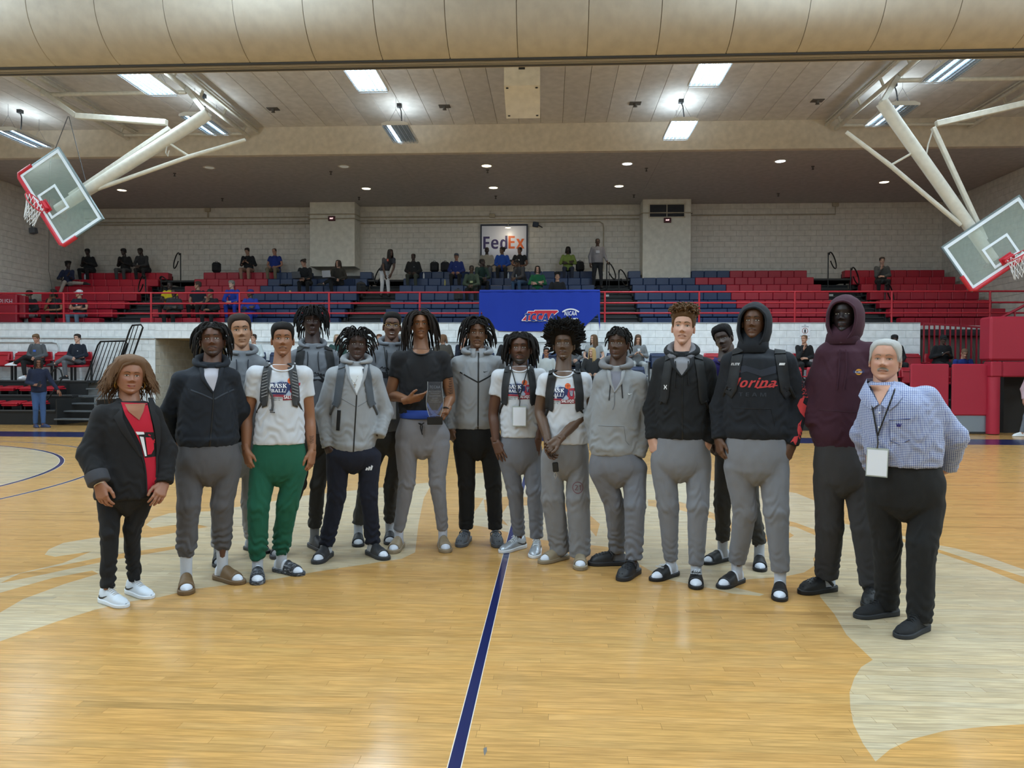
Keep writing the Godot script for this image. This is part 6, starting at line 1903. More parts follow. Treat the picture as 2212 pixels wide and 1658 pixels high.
func hood_up(hb: B, X: Transform3D, o: Dictionary) -> void:
	var open: float = o.get("open", 0.80)
	var rows := []
	var rim := []
	var N := 40
	for i in 16:
		var row := PackedVector3Array()
		for k in N:
			var ph := TAU * k / N
			var t0 := open * (1.0 + 0.12 * absf(cos(ph)) - 0.1 * sin(ph))
			var th := lerpf(t0, PI, float(i) / 15.0)
			var p := V(sin(th) * cos(ph) * 0.116, sin(th) * sin(ph) * 0.150, cos(th) * (0.158 if cos(th) > 0.0 else 0.145))
			p += V(0, 0.112, -0.022)
			var low := maxf(0.0, -sin(ph))
			p.y -= 0.065 * pow(low, 1.5) * (0.4 + 0.6 * sin(th))
			p.x *= 1.0 + 0.12 * low * sin(th)
			p += p.normalized() * noise.get_noise_3d(p.x * 14.0, p.y * 14.0, p.z * 14.0 + 5.0) * 0.006
			row.append(p)
			if i == 0: rim.append(p)
		rows.append(row)
	var b := B.new()
	b.grid(rows, true)
	rim.append(rim[0])
	b.tube(rim, 0.0085, 8, false)
	var inn := B.new()
	hb.add(b, X)

func backpack(d: Dictionary, o: Dictionary, at: Transform3D, f: F, dp, nm: String) -> void:
	var t := thing("backpack", o.label, "backpack", at.origin, at.basis.get_euler().y)
	var cx: float = (d.sh[0].x + d.sh[1].x) * 0.5
	var ym: float = (d.sh[0].y + d.sh[1].y) * 0.5
	var m := cloth(o.col, 0.7, 0, 40.0)
	part(t, "pack", B.new().box(V(cx, ym - 0.22, -d.d - 0.13), V(0.30, 0.44, 0.16), Basis.IDENTITY, 0.05).box(V(cx, ym - 0.28, -d.d - 0.23), V(0.24, 0.24, 0.06), Basis.IDENTITY, 0.025), m)
	for k in 2:
		var sd := -1.0 if k == 0 else 1.0
		var b := B.new()
		var x0: float = cx + sd * o.get("x", 0.115)
		var x1: float = cx + sd * o.get("x2", 0.15)
		var yl: float = ym - o.get("drop", 0.33)
		var ytop := ym + 0.03
		while f.front(x0, ytop) < 0.01 and ytop > ym - 0.1: ytop -= 0.005
		band(b, f, dp, [V2(x0 - sd * 0.012, ytop), V2(x0, ym - 0.04), V2(x0 + sd * 0.012, ym - 0.13), V2(lerpf(x0, x1, 0.6), ym - 0.24), V2(x1, yl)], o.get("w", 0.058), 0.010)
		var rows := []
		var zf := f.front(x0 - sd * 0.012, ytop - 0.006)
		for q in 12:
			var zz := lerpf(zf + 0.002, -d.d * 0.75, q / 11.0)
			var row := PackedVector3Array()
			for e in [[-0.5, -0.004], [-0.5, 0.010], [0.0, 0.012], [0.5, 0.010], [0.5, -0.004]]:
				var xx: float = x0 - sd * 0.012 + o.get("w", 0.058) * e[0]
				var yy := f.topy(xx, zz)
				row.append(V(xx, (yy if yy > 0.0 else ytop) + e[1], zz + (0.008 if q == 0 else 0.0)))
			rows.append(row)
		b.grid(rows)
		b.tube([V(x1, yl + 0.01, f.front(x1, yl + 0.01) + 0.005), V(x1 + sd * 0.03, yl - 0.06, 0.03), V(x1 + sd * 0.02, yl - 0.1, -0.06), V(cx + sd * 0.12, yl - 0.12, -d.d - 0.07)], 0.012, 6)
		var sp := part(t, "shoulder_strap", b, m)
		if o.has("bars"):
			var s := B.new()
			for q in 9:
				var yy := ym - 0.005 - 0.022 * q
				var z := f.front(x0, yy)
				if z > -5.0: s.box(V(x0 + sd * 0.012 * clampf(q / 5.0, 0, 1), yy, z + 0.014), V(0.044, 0.005, 0.004), Basis(Vector3.BACK, -0.35 * sd))
			part(sp, "strap_ribs", s, mat("8d9094", 0.4))
		if o.has("mark"):
			var lb := B.new()
			lb.col = lin("d6d8dc")
			decal(lb, f, dp, text_polys(o.mark[k], 0.016, true, false, 0.3)[0], V2(x0, ym - 0.04), 0.014)
			if lb.v.size(): part(sp, "strap_mark", lb, vmat(0.6))

func badge(d: Dictionary, o: Dictionary, at: Transform3D, f: F, dp) -> void:
	var t := thing("lanyard_badge", o.label, "badge", at.origin, at.basis.get_euler().y)
	var cx: float = d.chin.x
	var ym: float = (d.sh[0].y + d.sh[1].y) * 0.5
	var c: Vector2 = V2(d.chin.x, d.chin.y) + o.at
	var lb := B.new()
	var P := func(x, y, e := 0.008):
		var z := f.front(x, y)
		if z < -5.0: z = 0.06
		return V(x, y, z + e)
	for sd in [-1.0, 1.0]:
		var cp := [V(cx + sd * 0.072, ym + 0.085, -0.05), V(cx + sd * 0.075, ym + 0.07, 0.0)]
		for q in 14:
			var s := q / 13.0
			cp.append(P.call(lerpf(cx + sd * 0.066, c.x, s), lerpf(ym + 0.03, c.y + 0.155, s), 0.013 + 0.008 * (1.0 - s)))
		lb.tube(cp, 0.0045, 6)
	part(t, "cord", lb, mat("17181c", 0.7))
	var z := -9.0
	for ex in [-0.055, 0.0, 0.055]:
		for ey in [-0.08, 0.0, 0.08]:
			z = maxf(z, P.call(c.x + ex, c.y + ey, 0.014).z if f.front(c.x + ex, c.y + ey) > -5.0 else z)
	part(t, "clip", B.new().tube([V(c.x, c.y + 0.155, z), V(c.x + 0.004, c.y + 0.12, z + 0.003), V(c.x, c.y + 0.085, z)], 0.005, 6), mat("55585c", 0.3, 0.8))
	part(t, "card", B.new().box(V(c.x, c.y, z + 0.004), V(0.105, 0.15, 0.003), Basis(Vector3.RIGHT, -0.06) * Basis(Vector3.BACK, o.get("tilt", 0.0))), mat("dfe3ec", 0.35))
	part(t, "sleeve", B.new().box(V(c.x, c.y + 0.002, z + 0.001), V(0.115, 0.168, 0.0015), Basis(Vector3.RIGHT, -0.06) * Basis(Vector3.BACK, o.get("tilt", 0.0))), mat("aab2ac", 0.2))

func person(d: Dictionary, o: Dictionary, idx: int) -> void:
	d.merge(o)
	var t := thing("person", o.label, "person", d.at, d.turn, "group photographed on the court")
	var XF := Transform3D(Basis(Vector3.UP, d.turn), d.at)
	var tee: bool = o.get("tee", false)
	# clothes
	var f := top_field(d, tee)
	var dp := folds(o.get("fold", 0.005), top_spots(d, o.get("crease", 0.0045), tee))
	var tm: Material = o.topm if o.has("topm") else cloth(o.top, 0.9, o.get("fleck", 0), 34.0)
	var topn := part(t, o.get("topname", "hoodie"), f.mesh(dp), tm)
	var pf := pants_field(d)
	var pdp := folds(0.006, pants_spots(d, o.get("pcrease", 0.0055)))
	var pn := part(t, "trousers", pf.mesh(pdp), cloth(o.pants, 0.9, o.get("pfleck", 0), 34.0))
	# body
	var skin := lin(o.skin)
	o.skin = skin
	var body := B.new()
	body.col = skin
	var sc: float = d.hh / 0.236
	var RB := Basis(Vector3.UP, deg_to_rad(d.rot.x)) * Basis(Vector3.RIGHT, deg_to_rad(-d.rot.y)) * Basis(Vector3.BACK, deg_to_rad(-d.rot.z))
	var HX := Transform3D(RB.scaled_local(Vector3.ONE * sc), d.chin - RB * V(0, 0.008, 0.088) * sc)
	var h := Head.new()
	var hs: Array = o.get("hs", [1.0, 1.0, 1.0, 1.0, 1.0])
	h.w = hs[0]; h.jaw = hs[1]; h.nose = hs[2]; h.nosew = hs[3]; h.lips = hs[4]
	var feat := B.new()
	head_mesh(body, feat, h, o, HX)
	var cx: float = lerpf((d.sh[0].x + d.sh[1].x) * 0.5, d.chin.x, 0.8)
	var ym: float = (d.sh[0].y + d.sh[1].y) * 0.5
	var nk := B.new()
	nk.col = skin
	var nb := V(cx, ym + 0.02, -0.02)
	var nt := HX * V(0, 0.055, -0.012)
	var nw: float = o.get("neck", 0.060)
	nk.tube([V(cx, d.hip[0], 0), V(cx, ym - 0.25, -0.01), V(cx, ym - 0.02, -0.02), nb.lerp(nt, 0.3) + V(0, 0, -0.003), nb.lerp(nt, 0.7), nt, nt + V(0, 0.03, 0)], [0.10, 0.11, 0.095, nw * 1.08, nw, nw * 0.97, nw * 0.7], 20)
	for k in 2:
		var s: Vector3 = d.sh[k] + V(0.032 if k == 0 else -0.032, -0.030, 0); var e: Vector3 = d.el[k]; var w: Vector3 = d.wr[k]
		var ar: float = o.get("arm", 1.0)
		var pth := smooth_path([s, s.lerp(e, 0.4), e, e.lerp(w, 0.35), e.lerp(w, 0.75), w], 4)
		nk.tube(pth, smooth_r([0.056 * ar, 0.053 * ar, 0.043 * ar, 0.044 * ar, 0.034 * ar, 0.027], 4), 14)
		var kn: Vector3 = d.kn[k]
		nk.tube([V(d.hip[1] + (-0.09 if k == 0 else 0.09), d.hip[0] - 0.05, 0), kn, ankle(d, k) + V(0, 0.09, 0)], [0.055, 0.034, 0.026], 10)
	body.add(nk)
	for k in 2:
		var hp: Array = o.get("hands", [["relax", 0.5], ["relax", 0.5]])[k]
		if hp[0] != "none": add_hand(body, d.wr[k], d.ht[k], k == 0, hp[0], hp[1], skin, 1.02)
	part(t, "body", body, vmat(0.5, {"subsurf_scatter_enabled": true, "subsurf_scatter_strength": 0.06}))
	part(t, "face_features", feat, vmat(0.45))
	if o.has("hair"):
		var hr := make_hair(h, o.hair, 100 + idx)
		var hw := B.new()
		hw.add(hr, HX)
		part(t, "hair", hw, mat(o.get("hairh", "171311"), 0.75, 0.0, {"metallic_specular": 0.3}))
	# footwear
	for k in 2:
		put_shoe(t, o.shoe, d, k, o.shoem)
		var sb := B.new()
		if o.get("sock", "") != "":
			sock_tube(sb, d, k, d.get("pe", 0.10) + 0.05)
			part(t, "sock", sb, cloth(o.sock, 0.95, 0, 30.0))
	# neck openings and trims
	var fr := func(x, y, e := 0.0):
		var z := f.front(x, y)
		return V(x, y, (z if z > -5.0 else 0.05) + e)
	if tee:
		var nkl := B.new()
		nkl.col = skin
		var yt := maxf(ym + 0.045, d.rings[-1][0] + 0.045) - 0.002
		var el := [V2(cx - 0.078, yt)]; var cv := [V(cx - 0.090, yt + 0.012, -0.03)]
		for q in 13:
			var a := PI + PI * q / 12.0
			var p2 := V2(cx + 0.076 * cos(a), yt - 0.006 + 0.040 * sin(a))
			el.append(p2)
			cv.append(fr.call(p2.x, p2.y, 0.004))
		el.append(V2(cx + 0.078, yt)); cv.append(V(cx + 0.090, yt + 0.012, -0.03))
		decal(nkl, f, dp, poly_tri(el), V2(0, 0), 0.004)
		if nkl.v.size(): part(t, "neckline", nkl, vmat(0.5))
		part(topn, "collar", B.new().tube(smooth_path(cv, 2), 0.0075, 8, true, 0.8), tm)
	if o.has("vneck"):   # opening that shows the shirt beneath: [half width, bottom offset, colour]
		var vn: Array = o.vneck
		var b := B.new()
		b.col = lin(vn[2])
		var yt := ym + 0.045
		decal(b, f, dp, poly_tri([V2(cx - vn[0], yt), V2(cx - vn[0] * 0.75, ym - vn[1] * 0.3), V2(cx + vn[3], ym - vn[1]), V2(cx + vn[0] * 0.75, ym - vn[1] * 0.3), V2(cx + vn[0], yt)]), V2(0, 0), 0.006)
		part(t, "undershirt", b, vmat(0.9))
		var lp := B.new()
		for sd in [-1.0, 1.0]:
			lp.tube(smooth_path([V(cx + sd * (vn[0] + 0.012), yt + 0.02, -0.02), fr.call(cx + sd * vn[0], yt - 0.012, 0.006), fr.call(cx + sd * vn[0] * 0.78, ym - vn[1] * 0.3, 0.006), fr.call(cx + vn[3], ym - vn[1] - 0.01, 0.003)], 4), smooth_r([0.018, 0.016, 0.013, 0.005], 4), 8)
		part(topn, "opening_edge", lp, tm)
		var sk := B.new()   # collar of the shirt beneath
		var cr := []
		for q in 13:
			var a := lerpf(-1.3, 1.3, q / 12.0)
			cr.append(V(cx + 0.072 * sin(a), ym + 0.05 - 0.026 * cos(a), -0.01 + 0.072 * cos(a)))
		part(t, "inner_collar", sk.tube(cr, 0.009, 6, true, 0.7), cloth(vn[2], 0.9))
	if o.has("hooddown"):
		var hd: Array = o.hooddown   # [radius, front drop]
		var pth := []; var rr := []
		for q in 17:
			var a := lerpf(-2.85, 2.85, q / 16.0)     # 0 at the back
			var bk := cos(a) * 0.5 + 0.5
			pth.append(V(cx + 0.100 * sin(a), ym + 0.075 + 0.045 * bk - hd[1] * (1.0 - bk), -0.015 - 0.095 * cos(a)))
			rr.append(hd[0] * (0.30 + 0.85 * bk))
		part(t, "hood", B.new().tube(smooth_path(pth, 2), smooth_r(rr, 2), 12), o.get("hoodm", tm))
	if o.has("standcollar"):
		var rows := []
		for q in 6:
			var row := PackedVector3Array()
			for e in 29:
				var a := lerpf(-2.95, 2.95, e / 28.0)
				var bk := cos(a) * 0.5 + 0.5
				var r: float = lerpf(0.098, o.standcollar + 0.012 * sin(q), q / 5.0)
				row.append(V(cx + r * sin(a), ym + 0.02 + (0.085 + 0.02 * bk) * q / 5.0, -0.012 - r * 0.98 * cos(a)))
			rows.append(row)
		var cb := B.new()
		cb.grid(rows)
		part(t, "hood", cb, tm)
		var pth := []
		for e in 15:
			var a := lerpf(-2.6, 2.6, e / 14.0)
			pth.append(V(cx + 0.115 * sin(a), ym + 0.085 + 0.02 * cos(a), -0.02 - 0.11 * cos(a)))
		part(t, "hood_roll", B.new().tube(smooth_path(pth, 2), smooth_r([0.012, 0.02, 0.028, 0.03, 0.032, 0.034, 0.036, 0.038, 0.036, 0.034, 0.032, 0.03, 0.028, 0.02, 0.012], 2), 10), tm)
	if o.has("hoodup"):
		var b := B.new()
		hood_up(b, HX, o.hoodup)
		b.tube([V(cx, ym + 0.03, -0.03), V(cx, ym + 0.09, -0.035), HX * V(0, 0.02, -0.035), HX * V(0, 0.06, -0.04)], [0.118, 0.105, 0.098, 0.09], 20)
		part(t, "hood", b, tm)
		var cd := B.new()
		for sd in [-1.0, 1.0]: cd.tube(smooth_path([fr.call(cx + sd * 0.018 + d.get("cordx", 0.0), ym + 0.0, 0.02), fr.call(cx + sd * 0.022 + d.get("cordx", 0.0), ym - 0.12, 0.008), fr.call(cx + sd * 0.02 - 0.012 + d.get("cordx", 0.0), ym - d.get("cordl", 0.24), 0.008)], 4), 0.0042, 6)
		if d.get("cordl", 0.24) > 0.1: part(t, "drawcord", cd, cloth(o.get("cordc", o.top), 0.9))
	if o.has("cords"):
		var cd := B.new()
		for sd in [-1.0, 1.0]: cd.tube(smooth_path([fr.call(cx + sd * 0.045, ym + 0.015, 0.012), fr.call(cx + sd * 0.042, ym - 0.05, 0.007), fr.call(cx + sd * 0.05, ym - o.cords[0] * (1.0 if sd < 0 else 0.9), 0.006)], 4), 0.004, 6)
		part(t, "drawcord", cd, mat(o.cords[1], 0.8))
	if o.has("zip"):
		var z: Array = o.zip   # [colour, top offset, bottom offset, width, x shift]
		var b := B.new()
		band(b, f, dp, [V2(cx + z[4], ym + z[1]), V2(cx + z[4], ym - 0.2), V2(d.rings[0][1] + z[4], d.rings[0][0] + z[2])], z[3], 0.002)
		part(topn, "zip", b, mat(z[0], 0.5))
	if o.has("lines"):   # seams and piping: [colour, width, points relative to (cx, ym)]
		for l in o.lines:
			var b := B.new()
			band(b, f, dp, l[2].map(func(p): return p + V2(cx, ym)), l[1], l[3] if l.size() > 3 else 0.0015)
			part(topn, "seam", b, mat(l[0], 0.75))
	if o.has("shapes"):  # printed shapes: [colour, polygon relative to (cx, ym)]
		var b := B.new()
		for l in o.shapes:
			b.col = lin(l[0])
			decal(b, f, dp, poly_tri(l[1]), V2(cx, ym), l[2] if l.size() > 2 else 0.0018)
		for l in o.get("words", []):   # [colour, text, height, x, y, slant, stretch, bold]
			b.col = lin(l[0])
			decal(b, f, dp, text_polys(l[1], l[2], l[7], false, l[5], l[6])[0], V2(cx + l[3], ym + l[4]), 0.0022)
		if b.v.size(): part(topn, "print", b, vmat(0.8))
	if o.has("bb"):
		var b := B.new()
		bbprint(b, f, dp, V2(cx + o.bb[0], ym + o.bb[1]), o.bb[2])
		part(topn, "print", b, vmat(0.8))
	if o.has("plines"):   # marks on the trousers, absolute local coordinates
		var b := B.new()
		for l in o.plines:
			b.col = lin(l[0])
			decal(b, pf, pdp, poly_tri(l[1]), V2(0, 0), 0.002)
		if b.v.size(): part(pn, "mark", b, vmat(0.8))
	if o.has("cuff"):
		for k in 2:
			var ax: Vector3 = (d.wr[k] - d.el[k]).normalized()
			part(topn, "cuff", B.new().tube([d.wr[k] - ax * 0.055, d.wr[k] - ax * 0.045, d.wr[k] - ax * 0.004, d.wr[k] + ax * 0.004], [d.sl[2] * 0.9, d.sl[2] * 1.03, d.sl[2] * 0.97, d.sl[2] * 0.7], 18), o.cuff if o.cuff is Material else tm)
	if o.has("pack"): backpack(d, o.pack, XF, f, dp, "")
	if o.has("badge"): badge(d, o.badge, XF, f, dp)
	if o.has("extra"): o.extra.call(t, d, f, dp, HX, XF, pf, pdp)

func nike(x: float, y: float, k: float) -> Array:
	return [V2(-0.03, 0.004), V2(-0.026, -0.008), V2(-0.016, -0.010), V2(0.03, 0.010), V2(-0.012, -0.001), V2(-0.02, 0.001)].map(func(p): return p * k + V2(x, y))

func three_bars(x: float, y: float, k: float) -> Array:
	var o := []
	for i in 3: o.append([V2(-0.016 + 0.011 * i, 0.0), V2(-0.008 + 0.011 * i, 0.0), V2(-0.002 + 0.011 * i, 0.010 + 0.005 * i), V2(-0.010 + 0.011 * i, 0.014 + 0.005 * i)].map(func(p): return p * k + V2(x, y)))
	return o

func rubm(h: String) -> StandardMaterial3D:
	return mat(h, 0.55)

func build_people() -> void:
	var poses := POSES
	var white_sock := mat("d3d8e4", 0.95)
	var black := "191919"
	var dk := Color(0.014, 0.011, 0.010)
	var L := []
	# 1
	L.append({"label": "woman in black blazer over red shirt, with white sneakers", "topname": "blazer", "top": "121216", "pants": "141417", "straight": true, "lowneck": true, "skin": "94654f", "lip": Color(0.33, 0.035, 0.06), "smile": 0.006, "eyes": 0.7, "brow": Color(0.03, 0.018, 0.012), "browt": 0.0045, "hs": [1.13, 1.10, 0.85, 1.1, 1.0], "blush": Color(0.33, 0.13, 0.09), "hairh": "6b523f", "hair": {"kind": "wavy"}, "pe": 0.10, "fs": 0.9, "fold": 0.004,
		"shoe": "sneaker", "shoem": [mat("cdd4de", 0.7), mat("d8dce2", 0.6), mat("c4bfba", 0.8), mat("191a1c", 0.5)], "hands": [["relax", 0.9], ["relax", 1.0]], "extra": dress_woman})
	# 2
	L.append({"label": "young man in navy zip hoodie and charcoal sweatpants, with brown slides", "top": "141b26", "pants": "6d6b6f", "pfleck": 1, "skin": "5e3f30", "beard": 0.8, "moustache": 0.6, "hs": [1.04, 1.05, 0.95, 1.15, 1.1], "hairh": "14100e", "hair": {"kind": "locs", "n": 64, "len": 0.17, "rad": 0.0075, "grav": 0.5, "lift": 0.1, "bang": 0.19, "front": 0.35, "side": 0.5, "line": 0.196}, "pe": 0.21, "jog": true, "bunch": 1.3,
		"vneck": [0.062, 0.115, "a9a7b0", 0.012], "hooddown": [0.038, 0.02], "zip": ["0b0e14", -0.11, 0.005, 0.010, 0.012], "lines": [["2a303a", 0.012, [V2(-0.15, -0.10), V2(-0.06, -0.135), V2(0.01, -0.17)]], ["2a303a", 0.012, [V2(0.02, -0.17), V2(0.08, -0.135), V2(0.15, -0.105)]]], "sock": "c9cdd6", "shoe": "puff", "shoem": [rubm("6a5236"), white_sock], "hands": [["relax", 0.3], ["relax", 0.3]]})
	# 3
	L.append({"label": "tall young man with slicked-back hair in grey hoodie behind the green trousers", "top": "8d929a", "fleck": 1, "pants": "8b8a8c", "skin": "a67b60", "hs": [0.98, 1.0, 1.0, 1.05, 1.1], "hairh": "2a201b", "hair": {"kind": "fade", "th": 0.006, "top": 0.006, "bun": 0.9}, "brow": Color(0.03, 0.02, 0.015), "hooddown": [0.034, 0.015], "cords": [0.15, "1b2230"], "shoe": "slide", "shoem": [rubm("19191b"), mat("8c8f96", 0.9)], "sock": "8c8f96", "pe": 0.12})
	# 4
	L.append({"label": "young man in printed white T-shirt and bright green trousers", "topname": "t_shirt", "tee": true, "top": "d3d7df", "pants": "0f5a43", "pcrease": 0.006, "skin": "8f6247", "hs": [0.98, 0.96, 0.9, 1.0, 1.05], "moustache": 0.35, "goatee": 0.6, "hairh": "15110f", "hair": {"kind": "fade", "th": 0.008, "top": 0.006, "line": 0.188}, "pe": 0.13, "jog": true, "bunch": 1.2, "crease": 0.005, "fold": 0.005, "bb": [0.02, -0.135, 0.86],
		"pack": {"label": "dark grey ribbed backpack worn over the white T-shirt with green trousers", "col": "3a3c40", "x": 0.095, "x2": 0.125, "drop": 0.24, "bars": true}, "shoe": "camo", "shoem": [camo(), white_sock], "sock": "b9bcc4", "hands": [["relax", 0.6], ["relax", 0.6]], "extra": func(t, d, f, dp, HX, XF, pf, pdp):
			var b := B.new()
			var w: Vector3 = d.el[1].lerp(d.wr[1], 0.75)
			for q in 9: b.tube([w + V(-0.018 + 0.004 * (q % 3), 0.05 - 0.012 * q, 0.031), w + V(0.0, 0.044 - 0.012 * q, 0.0345), w + V(0.016, 0.052 - 0.012 * q + 0.004 * (q % 2), 0.030)], 0.0014, 4)
			part(t, "tattoo", b, mat("2c221e", 0.7))
			band_loop(t, f, d)})
	# 5
	L.append({"label": "tall young man with hanging twists and black backpack straps over grey sweatshirt", "top": "8a8f98", "fleck": 1, "pants": "3d3b38", "skin": "38261f", "hs": [0.96, 0.95, 0.95, 1.15, 1.2], "hairh": "100d0c", "hair": {"kind": "locs", "n": 96, "len": 0.17, "rad": 0.0058, "grav": 0.5, "lift": 0.3, "bang": 0.165, "front": 0.55}, "hooddown": [0.03, 0.02], "cords": [0.16, "20242c"], "shapes": horse(0.01, -0.21), "pack": {"label": "black backpack worn by the tall youth with hanging twists", "col": "14161a", "x": 0.125, "x2": 0.16, "drop": 0.3, "w": 0.065}, "shoe": "puff", "shoem": [rubm("35343a"), mat("8f8f92", 0.9)], "sock": "8f8f92", "pe": 0.17})
	# 6
	L.append({"label": "shorter young man with loose twists in pale grey zip hoodie and navy track trousers", "top": "bcc0c6", "fleck": 1, "pants": "0f1428", "skin": "412c23", "hs": [1.0, 1.0, 0.95, 1.1, 1.15], "hairh": "15100e", "hair": {"kind": "locs", "n": 92, "len": 0.16, "rad": 0.0052, "grav": 0.36, "lift": 0.6, "bang": 0.175, "front": 0.5, "side": 0.2}, "vneck": [0.072, 0.17, "cfd3d8", 0.0], "hooddown": [0.04, 0.0], "zip": ["0c0d10", -0.165, 0.004, 0.010, 0.0], "lines": [["74787e", 0.006, [V2(-0.13, -0.2), V2(-0.01, -0.27)]], ["74787e", 0.006, [V2(0.13, -0.2), V2(0.01, -0.27)]], ["0d0e11", 0.028, [V2(-0.135, -0.30), V2(-0.145, -0.46)], 0.004]], "shapes": [["15161a", nike(0.085, -0.155, 0.6)]],
		"pack": {"label": "slate grey backpack worn over the pale grey zip hoodie", "col": "4d535b", "x": 0.105, "x2": 0.15, "drop": 0.27}, "plines": [], "shoe": "puff", "shoem": [rubm("2c2d31"), white_sock], "sock": "c9cdd6", "pe": 0.10, "bunch": 1.5, "hands": [["relax", 0.7], ["none", 0.5]], "extra": func(t, d, f, dp, HX, XF, pf, pdp):
			var cx: float = (d.sh[0].x + d.sh[1].x) * 0.5; var ym: float = (d.sh[0].y + d.sh[1].y) * 0.5
			var b := B.new(); b.col = lin("d3d6dc")
			for q in three_bars(d.hip[1] + 0.115, d.crotch + 0.02, 1.7): decal(b, pf, pdp, poly_tri(q), V2(0, 0), 0.002)
			part(t, "trouser_mark", b, vmat(0.8))
			var n := B.new()
			n.tube(smooth_path([V(cx - 0.055, ym + 0.04, 0.03), V(cx - 0.035, ym - 0.03, f.front(cx - 0.035, ym - 0.03) + 0.006), V(cx + 0.005, ym - 0.085, f.front(cx, ym - 0.085) + 0.007), V(cx + 0.03, ym - 0.03, f.front(cx + 0.03, ym - 0.03) + 0.006), V(cx + 0.05, ym + 0.04, 0.03)], 4), 0.0018, 5)
			n.box(V(cx + 0.005, ym - 0.105, f.front(cx, ym - 0.105) + 0.008), V(0.006, 0.035, 0.003)).box(V(cx + 0.005, ym - 0.099, f.front(cx, ym - 0.105) + 0.008), V(0.022, 0.006, 0.003))
			part(t, "necklace", n, mat("c9c6bd", 0.25, 0.9))})
	# 7
	L.append({"label": "smiling young man in glasses and grey hoodie behind the plaque holder", "top": "888d96", "fleck": 1, "pants": "403e3b", "skin": "5b3b2c", "smile": 0.006, "teeth": 1, "mouth": 0.027, "hs": [0.98, 0.95, 0.95, 1.15, 1.0], "hairh": "14100e", "hair": {"kind": "fade", "th": 0.006, "top": 0.009, "line": 0.188}, "hooddown": [0.034, 0.01], "cords": [0.17, "1d212b"], "shapes": horse(-0.02, -0.2), "badge": {"label": "lanyard badge of the smiling young man in glasses", "at": V2(-0.02, -0.62)}, "shoe": "slide", "shoem": [rubm("202226"), mat("c3c7d0", 0.95)], "sock": "c3c7d0", "pe": 0.16, "extra": func(t, d, f, dp, HX, XF, pf, pdp):
			var g := B.new()
			for sd in [-1.0, 1.0]:
				var ring := []
				for q in 17: ring.append(V(sd * 0.034 + 0.025 * cos(TAU * q / 16), 0.122 + 0.019 * sin(TAU * q / 16), 0.104 - 0.012 * absf(cos(TAU * q / 16) * 0.5 + sd * 0.5)))
				g.tube(ring, 0.0013, 5, false)
				g.tube([V(sd * 0.058, 0.128, 0.094), V(sd * 0.078, 0.127, 0.03), V(sd * 0.078, 0.122, -0.01)], 0.0015, 5)
			g.tube([V(-0.01, 0.126, 0.108), V(0, 0.129, 0.110), V(0.01, 0.126, 0.108)], 0.0014, 5)
			part(t, "glasses", B.new().add(g, HX), mat("b79a5a", 0.3, 0.9))})
	# 8
	L.append({"label": "long-haired young man in fitted black T-shirt holding a glass plaque", "topname": "t_shirt", "tee": true, "top": "15161b", "pants": "85848a", "skin": "83593f", "moustache": 0.45, "smile": 0.003, "hs": [0.97, 0.97, 1.0, 1.1, 1.0], "hairh": "1b130e", "hair": {"kind": "locs", "n": 84, "len": 0.27, "rad": 0.0068, "grav": 0.55, "lift": 0.1, "bang": 0.2, "front": 0.9, "side": 0.75, "line": 0.198}, "waistd": -0.035, "fold": 0.004, "shoe": "puff", "shoem": [rubm("8b7a62"), white_sock], "sock": "c9cbd6", "pe": 0.15, "bunch": 0.5, "hands": [["point", -1.5], ["grip", -1.3]], "extra": plaque_holder})
	# 9
	L.append({"label": "young man in pale grey full-zip hoodie with black chevron, black trousers and grey clogs", "top": "b6bac0", "fleck": 1, "pants": "121213", "skin": "684733", "moustache": 0.4, "goatee": 0.4, "hs": [0.94, 0.95, 1.0, 1.0, 1.0], "hairh": "14100e", "hair": {"kind": "locs", "n": 84, "len": 0.18, "rad": 0.0065, "grav": 0.45, "lift": 0.35, "bang": 0.185, "front": 0.5, "side": 0.4}, "standcollar": 0.082, "zip": ["0d0e11", 0.09, 0.004, 0.012, 0.01], "lines": [["0d0e11", 0.012, [V2(-0.15, -0.10), V2(-0.07, -0.145), V2(0.005, -0.185)]], ["0d0e11", 0.012, [V2(0.015, -0.185), V2(0.09, -0.145), V2(0.16, -0.10)]]], "shapes": [["15161a", nike(0.075, -0.095, 0.75)]], "shoe": "clog", "shoem": [rubm("4d5056"), mat("5a5c62", 0.9), mat("191a1c", 0.8)], "pe": 0.12, "bunch": 0.5, "hands": [["relax", 0.6], ["relax", 0.6]]})
	# 10
	L.append({"label": "bearded young man in printed white T-shirt with a lanyard and silver running shoes", "topname": "t_shirt", "tee": true, "top": "d3d7df", "pants": "787a82", "skin": "5a3c2d", "beard": 0.95, "moustache": 0.7, "lip": Color(0.28, 0.10, 0.09), "hs": [1.05, 1.1, 0.95, 1.2, 1.05], "hairh": "15110f", "hair": {"kind": "locs", "n": 70, "len": 0.17, "rad": 0.0085, "grav": 0.55, "lift": 0.2, "bang": 0.19, "front": 0.35, "side": 0.6, "line": 0.193}, "bb": [0.005, -0.14, 0.84],
		"pack": {"label": "black and grey backpack worn by the bearded youth with the lanyard", "col": "1d1e21", "x": 0.105, "x2": 0.13, "drop": 0.26}, "badge": {"label": "blank white badge card hanging on the chest of the bearded youth", "at": V2(0.0, -0.44)}, "shoe": "sneaker", "shoem": [mat("aab0b8", 0.35, 0.5), mat("d2d4d8", 0.5), mat("dadde0", 0.7), mat("26292e", 0.4)], "pe": 0.12, "bunch": 0.6, "hands": [["flat", 1.2], ["flat", 1.2]]})
